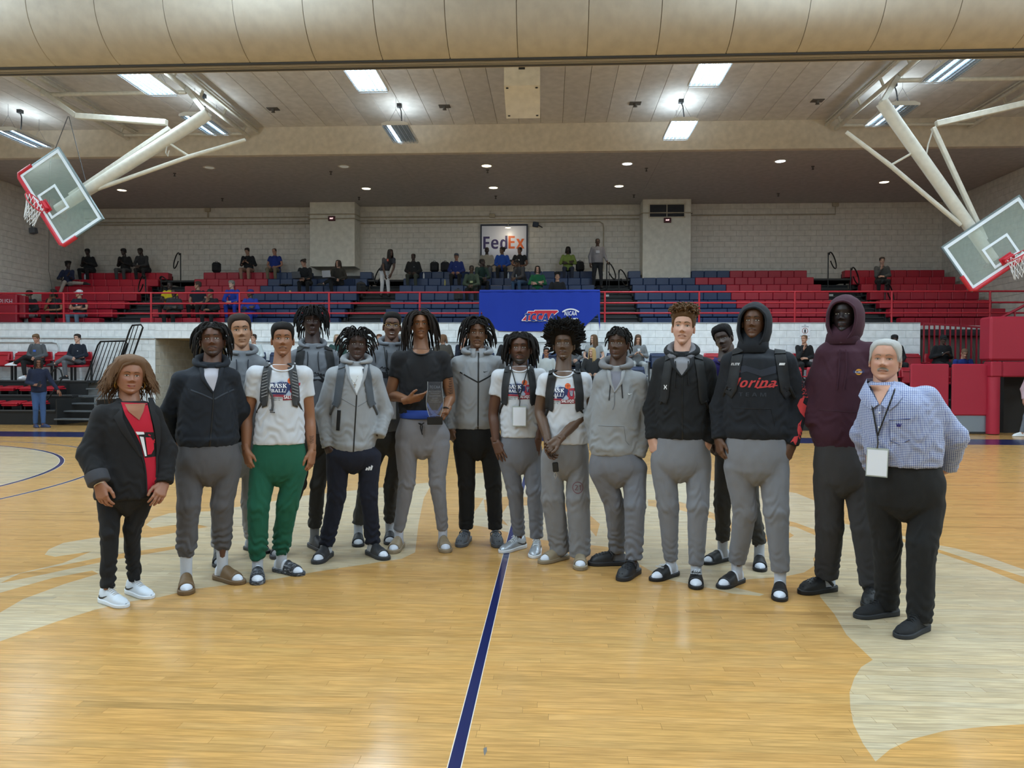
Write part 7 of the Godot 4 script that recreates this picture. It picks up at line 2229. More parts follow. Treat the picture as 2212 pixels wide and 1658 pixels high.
	# 11
	L.append({"label": "young man with a big afro in printed white T-shirt, hands clasped in front", "topname": "t_shirt", "tee": true, "top": "d3d7df", "pants": "a0a0a4", "pfleck": 1, "skin": "59402f", "goatee": 0.8, "moustache": 0.3, "hs": [1.0, 0.98, 0.95, 1.15, 1.15], "hairh": "12100f", "hair": {"kind": "afro"}, "bb": [0.0, -0.13, 0.84], "pack": {"label": "plain black backpack worn by the youth with the afro", "col": "141417", "x": 0.105, "x2": 0.125, "drop": 0.26, "w": 0.065}, "shoe": "puff", "shoem": [rubm("877963"), white_sock], "pe": 0.06, "bunch": 0.9, "hands": [["relax", -1.0], ["clasp", -1.5]], "extra": func(t, d, f, dp, HX, XF, pf, pdp):
			var k := thing("key_fob", "black key fob with a wire loop held in the clasped hands", "key", XF * (d.ht[0] + V(0.02, -0.03, 0.02)), d.turn)
			part(k, "fob", B.new().box(V(0, 0, 0), V(0.045, 0.075, 0.016), Basis(Vector3.BACK, 0.1), 0.006), mat("131416", 0.3))
			part(k, "ring", B.new().tube([V(0, -0.035, 0), V(0.012, -0.06, 0), V(0, -0.09, 0), V(-0.012, -0.06, 0), V(0, -0.035, 0)], 0.003, 5), mat("b9bcc0", 0.2, 0.9))
			var b := B.new(); b.col = lin("6d4048")
			var c := V2(d.hip[1] + 0.10, d.crotch - 0.06)
			for q in 24:
				var a := TAU * q / 24; var a2 := TAU * (q + 1) / 24
				decal(b, pf, pdp, PackedVector2Array([V2(0.042 * cos(a), 0.045 * sin(a)), V2(0.042 * cos(a2), 0.045 * sin(a2)), V2(0.037 * cos(a), 0.04 * sin(a)), V2(0.042 * cos(a2), 0.045 * sin(a2)), V2(0.037 * cos(a2), 0.04 * sin(a2)), V2(0.037 * cos(a), 0.04 * sin(a))]), c, 0.002)
			decal(b, pf, pdp, text_polys("21", 0.04, false)[0], c, 0.002)
			part(t, "trouser_emblem", b, vmat(0.8))})
	# 12
	L.append({"label": "young man with short twists in heather grey half-zip hoodie and black clogs", "top": "b4b7bb", "fleck": 1, "pants": "787a82", "skin": "4e3528", "beard": 0.3, "hs": [1.04, 1.06, 1.0, 1.2, 1.2], "lip": Color(0.22, 0.09, 0.08), "hairh": "14110f", "hair": {"kind": "locs", "n": 60, "len": 0.06, "rad": 0.006, "grav": 0.45, "lift": 0.3, "bang": 0.185, "front": 0.9}, "vneck": [0.052, 0.10, "75757f", -0.01], "hooddown": [0.046, 0.0], "hoodm": cloth("9c9da1", 0.9, 1, 34.0), "cords": [0.17, "15161c"], "zip": ["6d7075", -0.10, 0.35, 0.008, -0.01], "lines": [["6f7276", 0.004, [V2(-0.13, -0.36), V2(0.06, -0.36), V2(0.075, -0.47), V2(0.10, -0.5)]]], "shapes": [["dadde2", nike(0.11, -0.12, 0.75)]], "cuff": 1, "shoe": "clog", "shoem": [rubm("212226"), mat("6b6c72", 0.9), mat("0c0c0d", 0.8)], "pe": 0.11, "bunch": 1.4, "hands": [["relax", 0.5], ["none", 0.5]]})
	# 13
	L.append({"label": "pale young man with curly brown hair in black jacket over grey hood", "topname": "jacket", "top": "101318", "pants": "82848b", "skin": "c69a86", "lip": Color(0.50, 0.22, 0.19), "iris": Color(0.06, 0.05, 0.045), "moustache": 0.22, "moustc": Color(0.32, 0.19, 0.13), "brow": Color(0.10, 0.06, 0.035), "hs": [0.95, 0.95, 1.1, 0.9, 0.85], "blush": Color(0.60, 0.30, 0.24), "hairh": "5c4530", "hair": {"kind": "curly"}, "hooddown": [0.042, 0.02], "vneck": [0.07, 0.085, "7c7c82", 0.0], "cords": [0.17, "0c0d10"], "zip": ["05070a", -0.06, 0.002, 0.008, 0.005], "shapes": [["dfe1e5", [V2(-0.125, -0.155), V2(-0.119, -0.155), V2(-0.116, -0.165), V2(-0.111, -0.165), V2(-0.108, -0.155), V2(-0.102, -0.155), V2(-0.108, -0.17), V2(-0.102, -0.186), V2(-0.108, -0.186), V2(-0.111, -0.176), V2(-0.116, -0.176), V2(-0.119, -0.186), V2(-0.125, -0.186), V2(-0.12, -0.17)], 0.012]],
		"pack": {"label": "black backpack worn over the black jacket of the curly-haired youth", "col": "0b0d11", "x": 0.115, "x2": 0.15, "drop": 0.28, "w": 0.06}, "lines": [["0a0c0f", 0.012, [V2(0.155, -0.31), V2(0.15, -0.42)], 0.003]], "cuff": 1, "shoe": "strap", "shoem": [rubm("131315"), white_sock], "sock": "c6cad4", "pe": 0.12, "bunch": 0.5, "hands": [["relax", 0.8], ["clasp", 0.9]], "extra": func(t, d, f, dp, HX, XF, pf, pdp):
			part(t, "inner_hood", B.new().tube(smooth_path([V(d.chin.x - 0.05, d.sh[0].y + 0.03, 0.075), V(d.chin.x - 0.085, d.sh[0].y + 0.09, 0.0), V(d.chin.x - 0.05, d.sh[0].y + 0.14, -0.08), V(d.chin.x + 0.05, d.sh[0].y + 0.14, -0.08), V(d.chin.x + 0.085, d.sh[0].y + 0.09, 0.0), V(d.chin.x + 0.05, d.sh[0].y + 0.03, 0.075)], 4), 0.027, 10), cloth("77777d", 0.9))
			var hm: Array = d.rings[0]
			part(t, "inner_hem", B.new().tube([V(hm[1], hm[0] - 0.045, 0), V(hm[1], hm[0] - 0.035, 0), V(hm[1], hm[0] + 0.02, 0)], [hm[2] * 0.82, hm[2] * 0.93, hm[2] * 0.9], 28, true, 0.72, V(0, 0, 1)), cloth("77777d", 0.9))
			for k in 2: slide_logo(t, d, k)})
	# 14
	L.append({"label": "young man leaning in behind the others, head tilted, in purple shirt", "top": "2c1f66", "topname": "shirt", "tee": true, "pants": "3f3d3a", "skin": "3f2b22", "moustache": 0.5, "eyes": 0.4, "hs": [1.0, 1.0, 0.95, 1.15, 1.15], "hairh": "131010", "hair": {"kind": "fade", "th": 0.012, "top": 0.014, "rough": 0.006, "line": 0.186}, "shapes": [["d9d9e0", three_bars(-0.08, -0.06, 1.2)[0]]], "shoe": "slide", "shoem": [rubm("18181a"), white_sock], "sock": "c3c7d0", "pe": 0.17})
	# 15
	L.append({"label": "tall young man in navy hoodie, hood up, with red script and flames", "top": "11161f", "pants": "82848b", "skin": "5e4030", "hs": [1.0, 0.95, 1.0, 1.1, 1.05], "moustache": 0.25, "hairh": "14100e", "hair": {"kind": "fade", "th": 0.004, "line": 0.2}, "hoodup": {"open": 0.78}, "cordl": 0.0, "pack": {"label": "black backpack with ribbed straps worn over the navy flame hoodie", "col": "101217", "x": 0.15, "x2": 0.2, "drop": 0.2, "w": 0.07, "mark": ["ELITE", "-"]}, "lines": [["0a0d13", 0.004, [V2(-0.13, -0.34), V2(0.12, -0.34), V2(0.15, -0.46)]]], "shapes": [["1f2631", [V2(-0.14, -0.07), V2(-0.05, -0.05), V2(0.05, -0.08), V2(0.15, -0.05), V2(0.15, -0.10), V2(0.06, -0.125), V2(-0.04, -0.09), V2(-0.13, -0.12)]], ["b8383c", [V2(-0.155, -0.118), V2(-0.10, -0.085), V2(-0.06, -0.09), V2(-0.10, -0.105), V2(-0.15, -0.132)]], ["b8383c", [V2(-0.175, -0.22), V2(-0.14, -0.155), V2(-0.115, -0.155), V2(-0.15, -0.215)]], ["b8383c", [V2(0.02, -0.195), V2(0.16, -0.18), V2(0.16, -0.186), V2(0.03, -0.205)]]], "words": [["b8383c", "Florina", 0.066, 0.0, -0.165, 0.45, 1.1, true], ["2d323b", "T E A M", 0.026, 0.0, -0.245, 0.0, 1.5, true]], "cuff": 1, "shoe": "slide", "shoem": [rubm("17171a"), white_sock], "sock": "c9cdd8", "pe": 0.15, "bunch": 0.4, "hands": [["relax", 0.5], ["relax", 0.8]], "extra": flames})
	# 16
	L.append({"label": "very tall young man in maroon hoodie with the hood up", "top": "3d1729", "pants": "3c3b3d", "skin": "231a18", "hs": [0.94, 0.95, 0.95, 1.1, 1.2], "eyes": 0.65, "hairh": "0e0c0c", "hair": {"kind": "fade", "th": 0.004, "line": 0.2}, "hoodup": {"open": 0.72}, "cordl": 0.26, "cordc": "3a1126", "lines": [["31101f", 0.004, [V2(-0.14, -0.40), V2(0.10, -0.41)]]], "shapes": [["27294f", [V2(0.065, -0.135), V2(0.095, -0.145), V2(0.125, -0.135), V2(0.13, -0.15), V2(0.10, -0.158), V2(0.062, -0.15)]], ["c98a2a", Array(arc(0.096, -0.147, 0.02, 0, TAU * 0.96, 16)), 0.0016], ["27294f", [V2(0.062, -0.142), V2(0.128, -0.138), V2(0.130, -0.152), V2(0.064, -0.155)], 0.0021]], "words": [["e6e4ea", "Dickies", 0.010, 0.096, -0.1465, 0.2, 0.95, true]], "cuff": 1, "shoe": "foam", "shoem": [rubm("151517"), white_sock, mat("050505", 0.8)], "pe": 0.10, "bunch": 0.9, "hands": [["none", 0.6], ["relax", 0.5]]})
	# 17
	L.append({"label": "grey-haired man with moustache in blue checked shirt and black trousers", "topname": "shirt", "top": "8f9ab8", "topm": gingham(), "straight": true, "lowneck": true, "belly": 0.02, "pants": "131314", "skin": "bd8d76", "lip": Color(0.40, 0.18, 0.15), "moustache": 1.15, "moustc": Color(0.24, 0.21, 0.19), "brow": Color(0.20, 0.16, 0.14), "browt": 0.006, "eyes": 0.55, "iris": Color(0.08, 0.07, 0.06), "neck": 0.066, "hs": [1.04, 1.12, 1.15, 1.1, 0.65], "blush": Color(0.58, 0.28, 0.22), "hairh": "a8a6a4", "hair": {"kind": "comb"}, "crease": 0.006, "fold": 0.007,
		"badge": {"label": "blank white badge card hanging below the chest of the grey-haired man", "at": V2(-0.02, -0.485), "tilt": -0.03}, "shoe": "sneaker", "shoem": [mat("141518", 0.85), mat("26282c", 0.7), mat("17181a", 0.8), mat("33363c", 0.5)], "pe": 0.06, "bunch": 0.8, "fs": 1.02, "hands": [["relax", 0.3], ["relax", 0.3]], "extra": shirt_details})
	for i in poses.size(): person(poses[i], L[i], i + 1)

func camo() -> StandardMaterial3D:
	var f := FastNoiseLite.new()
	f.seed = 4; f.frequency = 0.03; f.domain_warp_enabled = true; f.domain_warp_amplitude = 40.0
	var g := Gradient.new()
	g.interpolation_mode = Gradient.GRADIENT_INTERPOLATE_CONSTANT
	g.offsets = PackedFloat32Array([0.0, 0.42, 0.55, 0.68]); g.colors = PackedColorArray([Color.html("141519"), Color.html("3a3d45"), Color.html("15161a"), Color.html("a5a9b2")])
	var t := NoiseTexture2D.new()
	t.width = 256; t.height = 256; t.seamless = true; t.noise = f; t.color_ramp = g
	return mat("ffffff", 0.6, 0.0, {"albedo_texture": t, "uv1_triplanar": true, "uv1_scale": V(3, 9, 3)})

func gingham() -> StandardMaterial3D:
	var im := Image.create(32, 32, false, Image.FORMAT_RGB8)
	for y in 32:
		for x in 32:
			var a := 1 if (x / 8) % 2 else 0
			var b := 1 if (y / 8) % 2 else 0
			im.set_pixel(x, y, [Color.html("cfd4de"), Color.html("8c97bd"), Color.html("2c3a78")][a + b])
	return mat("ffffff", 0.85, 0.0, {"albedo_texture": ImageTexture.create_from_image(im), "uv1_triplanar": true, "uv1_scale": Vector3.ONE * 50.0, "rim_enabled": true, "rim": 0.2})

func horse(x: float, y: float) -> Array:   # dark swirl emblem on the grey sweatshirts
	var o := []
	for q in 7:
		var a := 0.25 * q
		o.append(["1d2026", [V2(x - 0.09 + 0.022 * q, y + 0.05 - 0.004 * q), V2(x - 0.06 + 0.024 * q, y + 0.075 - 0.006 * q), V2(x - 0.04 + 0.022 * q, y + 0.045 - 0.006 * q), V2(x - 0.055 + 0.02 * q, y + 0.06 - 0.005 * q)]])
	o.append(["1d2026", [V2(x - 0.08, y + 0.03), V2(x - 0.02, y + 0.02), V2(x + 0.05, y + 0.03), V2(x + 0.09, y - 0.01), V2(x + 0.07, y - 0.035), V2(x + 0.03, y - 0.01), V2(x - 0.03, y - 0.03), V2(x - 0.09, y - 0.02)]])
	o.append(["8d929b", [V2(x - 0.03, y + 0.012), V2(x + 0.04, y + 0.02), V2(x + 0.06, y - 0.004), V2(x + 0.0, y - 0.004)], 0.0022])
	return o

func band_loop(t: Node, f: F, d: Dictionary) -> void:   # loose strap end with a cut figure
	var cx: float = (d.sh[0].x + d.sh[1].x) * 0.5; var ym: float = (d.sh[0].y + d.sh[1].y) * 0.5
	var b := B.new()
	band(b, f, null, [V2(cx - 0.085, ym - 0.13), V2(cx - 0.055, ym - 0.18), V2(cx - 0.05, ym - 0.25), V2(cx - 0.055, ym - 0.29)], 0.016, 0.008)
	b.tube([V(cx - 0.07, ym - 0.285, f.front(cx - 0.07, ym - 0.285) + 0.012), V(cx - 0.06, ym - 0.275, f.front(cx - 0.06, ym - 0.275) + 0.014), V(cx - 0.066, ym - 0.298, f.front(cx - 0.066, ym - 0.298) + 0.012), V(cx - 0.035, ym - 0.30, f.front(cx - 0.035, ym - 0.3) + 0.012)], 0.005, 5)
	part(t, "strap_end", b, mat("46484d", 0.6))

func slide_logo(t: Node, d: Dictionary, k: int) -> void:
	var f: Array = d.ft[k]
	var X := Transform3D(Basis(Vector3.UP, f[2]), V(f[0], 0.001, f[1]))
	var m := Transform3D(Basis(Vector3.RIGHT, -1.02), V(0, 0.0985, 0.190))
	var b := B.new()
	lettering("adidas", 0.017, X * m * Transform3D(Basis.IDENTITY, V(0, -0.016, 0.0)), true, false, 0.0, 1.1, b)
	for q in three_bars(0.002, 0.0, 1.35): b.prism(PackedVector2Array(q), X * m * Transform3D(Basis.IDENTITY, V(0, -0.003, 0)), 0.0)
	part(t, "slide_logo", b, mat("a7a9ad", 0.6))

func dress_woman(t: Node, d: Dictionary, f: F, dp, HX: Transform3D, XF: Transform3D, pf: F, pdp) -> void:
	var cx: float = d.chin.x + 0.018
	var ym: float = (d.sh[0].y + d.sh[1].y) * 0.5
	var hem: float = d.rings[0][0]
	var b := B.new()
	b.col = lin("b3142c")
	decal(b, f, dp, poly_tri([V2(cx - 0.075, ym + 0.06), V2(cx - 0.05, ym - 0.02), V2(cx + 0.0, ym - 0.12), V2(cx + 0.04, ym - 0.22), V2(cx + 0.065, ym - 0.34), V2(cx + 0.07, hem + 0.03), V2(cx + 0.125, hem + 0.045), V2(cx + 0.13, ym - 0.34), V2(cx + 0.125, ym - 0.2), V2(cx + 0.105, ym - 0.08), V2(cx + 0.078, ym + 0.05)]), V2(0, 0), 0.003)
	# throat shown in the V neck
	b.col = lin("94654f")
	decal(b, f, dp, poly_tri([V2(cx - 0.062, ym + 0.065), V2(cx - 0.03, ym + 0.0), V2(cx + 0.03, ym - 0.055), V2(cx + 0.055, ym + 0.0), V2(cx + 0.07, ym + 0.065)]), V2(0, 0), 0.008)
	b.col = lin("0e0e12")
	decal(b, f, dp, poly_tri([V2(cx + 0.02, ym - 0.13), V2(cx + 0.124, ym - 0.14), V2(cx + 0.131, ym - 0.30), V2(cx + 0.06, ym - 0.30)]), V2(0, 0), 0.0040)
	b.col = lin("e1e3e8")
	decal(b, f, dp, poly_tri([V2(cx + 0.008, ym - 0.128), V2(cx + 0.055, ym - 0.132), V2(cx + 0.06, ym - 0.148), V2(cx + 0.018, ym - 0.148)]), V2(0, 0), 0.0052)
	decal(b, f, dp, poly_tri([V2(cx + 0.032, ym - 0.16), V2(cx + 0.055, ym - 0.165), V2(cx + 0.073, ym - 0.29), V2(cx + 0.062, ym - 0.29)]), V2(0, 0), 0.0052)
	b.col = lin("c31830")
	decal(b, f, dp, poly_tri([V2(cx + 0.066, ym - 0.168), V2(cx + 0.098, ym - 0.172), V2(cx + 0.114, ym - 0.20), V2(cx + 0.116, ym - 0.25), V2(cx + 0.10, ym - 0.28), V2(cx + 0.078, ym - 0.282)]), V2(0, 0), 0.0056)
	part(t, "red_shirt", b, vmat(0.85))
	var lp := B.new()
	var P := func(x, y, e := 0.0): return V(x, y, maxf(f.front(x, y), 0.02) + e)
	for sd in [-1.0, 1.0]:
		var rows := []
		var pts := [[0.072, 0.085, 0.03], [0.070, 0.03, 0.045], [0.062, -0.04, 0.052], [0.030, -0.12, 0.046], [-0.01, -0.20, 0.035], [-0.042, -0.29, 0.012]] if sd < 0 else [[0.082, 0.085, 0.03], [0.090, 0.03, 0.042], [0.105, -0.05, 0.045], [0.122, -0.13, 0.036], [0.130, -0.22, 0.024], [0.132, -0.30, 0.008]]
		for e in pts:
			var row := PackedVector3Array()
			for q in 5:
				var x: float = cx + sd * (e[0] + e[2] * q / 4.0)
				var z := f.front(x, ym + e[1])
				row.append(V(x, ym + e[1], (z if z > -5.0 else -0.02) + 0.006 + 0.008 * sin(PI * (1.0 - q / 4.0) * 0.6)))
			rows.append(row)
		lp.grid(rows)
	part(t, "lapels", lp, cloth("16161a", 0.85))
	var ed := B.new()
	ed.tube(smooth_path([P.call(cx + 0.04, ym - 0.28, 0.004), P.call(cx + 0.062, ym - 0.36, 0.005), P.call(cx + 0.07, hem + 0.1, 0.005), P.call(cx + 0.07, hem + 0.02, 0.004)], 4), 0.006, 6)
	ed.tube(smooth_path([P.call(cx + 0.132, ym - 0.28, 0.004), P.call(cx + 0.132, ym - 0.38, 0.005), P.call(cx + 0.126, hem + 0.1, 0.005), P.call(cx + 0.128, hem + 0.02, 0.004)], 4), 0.006, 6)
	part(t, "front_edges", ed, cloth("16161a", 0.85))
	var er := B.new()
	for sd in [-1.0, 1.0]:
		var ring := []
		for q in 19: ring.append(V(sd * 0.082 + sd * 0.008 * cos(TAU * q / 18), 0.064 + 0.026 * sin(TAU * q / 18), 0.012 + 0.02 * cos(TAU * q / 18)))
		er.tube(ring, 0.0022, 5, false)
	part(t, "hoop_earrings", B.new().add(er, HX), mat("c9a24a", 0.25, 0.9))
	for k in 1:
		var ax: Vector3 = (d.wr[k] - d.el[k]).normalized()
		part(t, "rolled_cuff", B.new().tube([d.wr[k] - ax * 0.075, d.wr[k] - ax * 0.07, d.wr[k] - ax * 0.005, d.wr[k] + ax * 0.004], [0.062, 0.070, 0.069, 0.055], 18), cloth("3c3c42", 0.85))
		var br := []
		var x := ax.cross(Vector3.BACK).normalized()
		var y := ax.cross(x)
		for q in 17: br.append(d.wr[k] + ax * 0.012 + (x * cos(TAU * q / 16) + y * sin(TAU * q / 16)) * 0.033)
		part(t, "bracelet", B.new().tube(br, 0.0035, 6, false), mat("c9b59a", 0.3, 0.5))

func plaque_holder(t: Node, d: Dictionary, f: F, dp, HX: Transform3D, XF: Transform3D, pf: F, pdp) -> void:
	var r0: Array = d.rings[0]
	part(t, "blue_waistband", B.new().tube([V(r0[1], r0[0] - 0.045, 0), V(r0[1], r0[0] - 0.035, 0), V(r0[1], r0[0] + 0.03, 0)], [r0[2] * 0.88, r0[2] * 0.955, r0[2] * 0.95], 28, true, 0.72, V(0, 0, 1)), cloth("1c3f95", 0.8))
	part(t, "drawstring", B.new().tube(smooth_path([V(r0[1] - 0.0, r0[0] - 0.09, 0.125), V(r0[1] - 0.02, r0[0] - 0.075, 0.135), V(r0[1] + 0.01, r0[0] - 0.09, 0.135), V(r0[1] + 0.005, r0[0] - 0.15, 0.137)], 4), 0.0045, 6).tube(smooth_path([V(r0[1], r0[0] - 0.09, 0.128), V(r0[1] + 0.025, r0[0] - 0.072, 0.135), V(r0[1] - 0.005, r0[0] - 0.1, 0.136), V(r0[1] + 0.012, r0[0] - 0.17, 0.135)], 4), 0.0045, 6), mat("15151a", 0.8))
	var hp := B.new()
	hp.tube(smooth_path([V(0.088, 0.10, -0.01), V(0.098, 0.17, -0.012), V(0.07, 0.245, -0.012), V(0.0, 0.262, -0.02)], 5), 0.006, 6)
	ball(hp, V(0.088, 0.115, 0.0), V(0.018, 0.038, 0.032), Basis.IDENTITY, 8)
	part(t, "headphones", B.new().add(hp, HX), mat("2a2c30", 0.25, 0.2))
	var ax: Vector3 = (d.wr[1] - d.el[1]).normalized()
	var br := []
	var x := ax.cross(Vector3.BACK).normalized()
	var y := ax.cross(x)
	for q in 17: br.append(d.wr[1] - ax * 0.01 + (x * cos(TAU * q / 16) + y * sin(TAU * q / 16)) * 0.033)
	part(t, "wristband", B.new().tube(br, 0.005, 6, false), mat("131416", 0.6))
	var tb := B.new()
	for q in 14:
		var p: Vector3 = d.sh[1].lerp(d.el[1], 0.58 + 0.028 * q)
		tb.tube([p + V(-0.02 + 0.01 * (q % 3), 0.006, 0.043), p + V(0.005, 0.0 + 0.006 * (q % 2), 0.0480), p + V(0.028, 0.008, 0.039)], 0.0016, 4)
	part(t, "tattoo", tb, mat("3a2a22", 0.7))
	# the award
	var at: Vector3 = (d.wr[1] + d.ht[1]) * 0.5
	var c := V(d.rings[0][1] + 0.112, d.ht[1].y + 0.197, 0.235)
	var pk := thing("glass_plaque", "curved clear glass award plaque on a black base held at the waist", "award", XF * V(c.x, c.y - 0.19, c.z), d.turn)
	var ol := []
	for q in 13:
		var s := q / 12.0
		ol.append(V2(-(0.058 + 0.026 * sin(PI * clampf(s * 0.9 + 0.28, 0, 1)) - 0.035 * pow(1.0 - s, 2.0)), 0.035 + 0.285 * s))
	var full := ol.duplicate()
	for q in range(ol.size() - 1, -1, -1): full.append(V2(-ol[q].x, ol[q].y))
	part(pk, "glass", B.new().prism(PackedVector2Array(full), Transform3D(Basis(Vector3.RIGHT, 0.06), V(0, 0, 0)), 0.014), mat("6b7078", 0.04, 0.0, {"transparency": BaseMaterial3D.TRANSPARENCY_ALPHA, "albedo_color": Color(0.32, 0.34, 0.38, 0.35)}))
	part(pk, "base", B.new().box(V(0, 0.0, 0), V(0.125, 0.06, 0.06), Basis.IDENTITY, 0.004), mat("0f1012", 0.3))
	var ed := B.new()
	for q in full.size() - 1:
		if q == ol.size() - 1: continue
		ed.bar(V(full[q].x, full[q].y, 0.008 - 0.06 * full[q].y), V(full[q + 1].x, full[q + 1].y, 0.008 - 0.06 * full[q + 1].y), 0.004, 0.003)
	part(pk, "bevelled_edge", ed, mat("cfd6dc", 0.2, 0.4))
	var tx := B.new()
	var yy := 0.275
	for e in [["TCCAA", 0.022, 0.0], ["MEN'S BASKETBALL", 0.0085, 0.035], ["TOURNAMENT", 0.0085, 0.05], ["CHAMPIONS", 0.012, 0.072], ["AWARD", 0.010, 0.090], ["DIVISION I", 0.010, 0.107], ["COMMUNITY COLLEGE", 0.007, 0.122]]:
		lettering(e[0], e[1], Transform3D(Basis(Vector3.RIGHT, 0.06), V(0, yy - e[2], 0.009 - 0.06 * (yy - e[2]))), true, false, 0.0, 0.95, tx)
	part(pk, "engraving", tx, mat("b9bdc4", 0.5))
	var ac := B.new()
	for sd in [-1.0, 1.0]:
		for q in 4:
			var pts := []
			for e in 9:
				var s := e / 8.0
				pts.append(V(sd * (0.035 - 0.012 * q + 0.008 - (0.105 - 0.012 * q) * pow(s, 0.8) * 1.0 + 0.0), 0.04 + (0.11 - 0.008 * q) * pow(s, 1.6), 0.010 - 0.06 * (0.04 + 0.11 * s)))
			ac.tube(pts, 0.0016, 4)
	part(pk, "etched_arcs", ac, mat("6f8fd8", 0.4))

func flames(t: Node, d: Dictionary, f: F, dp, HX: Transform3D, XF: Transform3D, pf: F, pdp) -> void:
	var b := B.new()
	b.col = lin("c23b3f")
	var a := V2(d.el[1].x, d.el[1].y)
	var w := V2(d.wr[1].x, d.wr[1].y)
	for e in [[[V2(0.02, 0.03), V2(-0.01, 0.015), V2(-0.028, -0.03), V2(-0.01, -0.075), V2(0.022, -0.115), V2(0.035, -0.16), V2(0.05, -0.09), V2(0.055, -0.02), V2(0.03, -0.03), V2(0.008, -0.012)], a + V2(0.01, 0.0)], [[V2(0.03, 0.06), V2(0.005, 0.03), V2(0.0, -0.01), V2(0.008, -0.05), V2(-0.025, -0.085), V2(0.02, -0.07), V2(0.035, -0.02), V2(0.05, 0.03), V2(0.02, 0.02)], a.lerp(w, 0.62) + V2(0.015, 0.0)], [[V2(0.0, 0.03), V2(-0.025, -0.01), V2(-0.005, 0.0), V2(0.005, -0.05), V2(0.02, 0.0), V2(0.025, 0.035)], a.lerp(w, 0.9) + V2(0.01, 0.0)]]:
		decal(b, f, dp, poly_tri(e[0]), e[1], 0.003)
	var r := RandomNumberGenerator.new(); r.seed = 9
	for q in 90:
		var s := r.randf()
		var p := a + V2(0.032 + r.randf_range(-0.02, 0.025), 0.02 + 0.15 * s)
		var k := 0.0035 * (1.0 - 0.6 * s)
		decal(b, f, dp, PackedVector2Array([V2(-k, -k), V2(k, -k), V2(0, k * 1.5)]), p, 0.003)
	part(t, "sleeve_flames", b, vmat(0.8))

func shirt_details(t: Node, d: Dictionary, f: F, dp, HX: Transform3D, XF: Transform3D, pf: F, pdp) -> void:
	var cx: float = d.chin.x - 0.01
	var ym: float = (d.sh[0].y + d.sh[1].y) * 0.5
	var g := gingham()
	var P := func(x, y, e := 0.0): return V(x, y, maxf(f.front(x, y), 0.03) + e)
	var b := B.new()
	b.col = lin("b98a73")
	decal(b, f, dp, poly_tri([V2(cx - 0.055, ym + 0.06), V2(cx + 0.0, ym - 0.055), V2(cx + 0.055, ym + 0.06)]), V2(0, 0), 0.008)
	part(t, "open_neck", b, vmat(0.5))
	for sd in [-1.0, 1.0]:
		var rows := []
		for e in [[V(0.0, 0.105, -0.085), V(0.0, 0.045, -0.105)], [V(0.075, 0.10, -0.03), V(0.105, 0.035, -0.035)], [V(0.072, 0.075, 0.045), V(0.118, -0.005, 0.055)], [V(0.05, 0.03, 0.085), V(0.092, -0.045, 0.095)], [V(0.006, -0.05, 0.115), V(0.05, -0.085, 0.118)]]:
			var row := PackedVector3Array()
			for q in 5:
				var p: Vector3 = (e[0] as Vector3).lerp(e[1], q / 4.0)
				row.append(V(cx + sd * p.x, ym + p.y, maxf(p.z, (f.front(cx + sd * p.x, ym + p.y) if p.z > 0.0 else -9.0) + 0.004) + 0.010 * sin(PI * q / 4.0) + 0.006))
			rows.append(row)
		part(t, "collar", B.new().grid(rows), g)
	var pl := B.new()
	band(pl, f, dp, [V2(cx, ym - 0.06), V2(cx - 0.005, ym - 0.25), V2(d.rings[0][1] - 0.01, d.rings[0][0] + 0.01)], 0.03, 0.003)
	part(t, "placket", pl, g)
	var bt := B.new()
	for q in 5: ball(bt, P.call(cx - 0.002 * q, ym - 0.10 - 0.085 * q, 0.006), V(0.006, 0.006, 0.003), Basis.IDENTITY, 6)
	part(t, "buttons", bt, mat("dfe2ea", 0.3))
	var pk := B.new()
	band(pk, f, dp, [V2(cx + 0.05, ym - 0.14), V2(cx + 0.16, ym - 0.13)], 0.004, 0.002)
	band(pk, f, dp, [V2(cx + 0.05, ym - 0.14), V2(cx + 0.055, ym - 0.26), V2(cx + 0.105, ym - 0.28), V2(cx + 0.155, ym - 0.25)], 0.003, 0.002)
	part(t, "pocket_seam", pk, mat("55608c", 0.8))
	var em := B.new()
	em.col = lin("2d2a6e")
	decal(em, f, dp, poly_tri([V2(-0.016, 0.008), V2(-0.008, 0.002), V2(0.0, 0.007), V2(0.008, 0.002), V2(0.016, 0.008), V2(0.010, -0.012), V2(-0.010, -0.012)]), V2(cx + 0.10, ym - 0.165), 0.004)
	part(t, "emblem", em, vmat(0.8))
	part(t, "belt", B.new().tube([V(d.rings[0][1], d.rings[0][0] - 0.035, 0), V(d.rings[0][1], d.rings[0][0] - 0.032, 0), V(d.rings[0][1], d.rings[0][0] - 0.002, 0)], [d.rings[0][2] * 0.85, d.rings[0][2] * 0.955, d.rings[0][2] * 0.955], 28, true, 0.78, V(0, 0, 1)), mat("0d0d0e", 0.4))

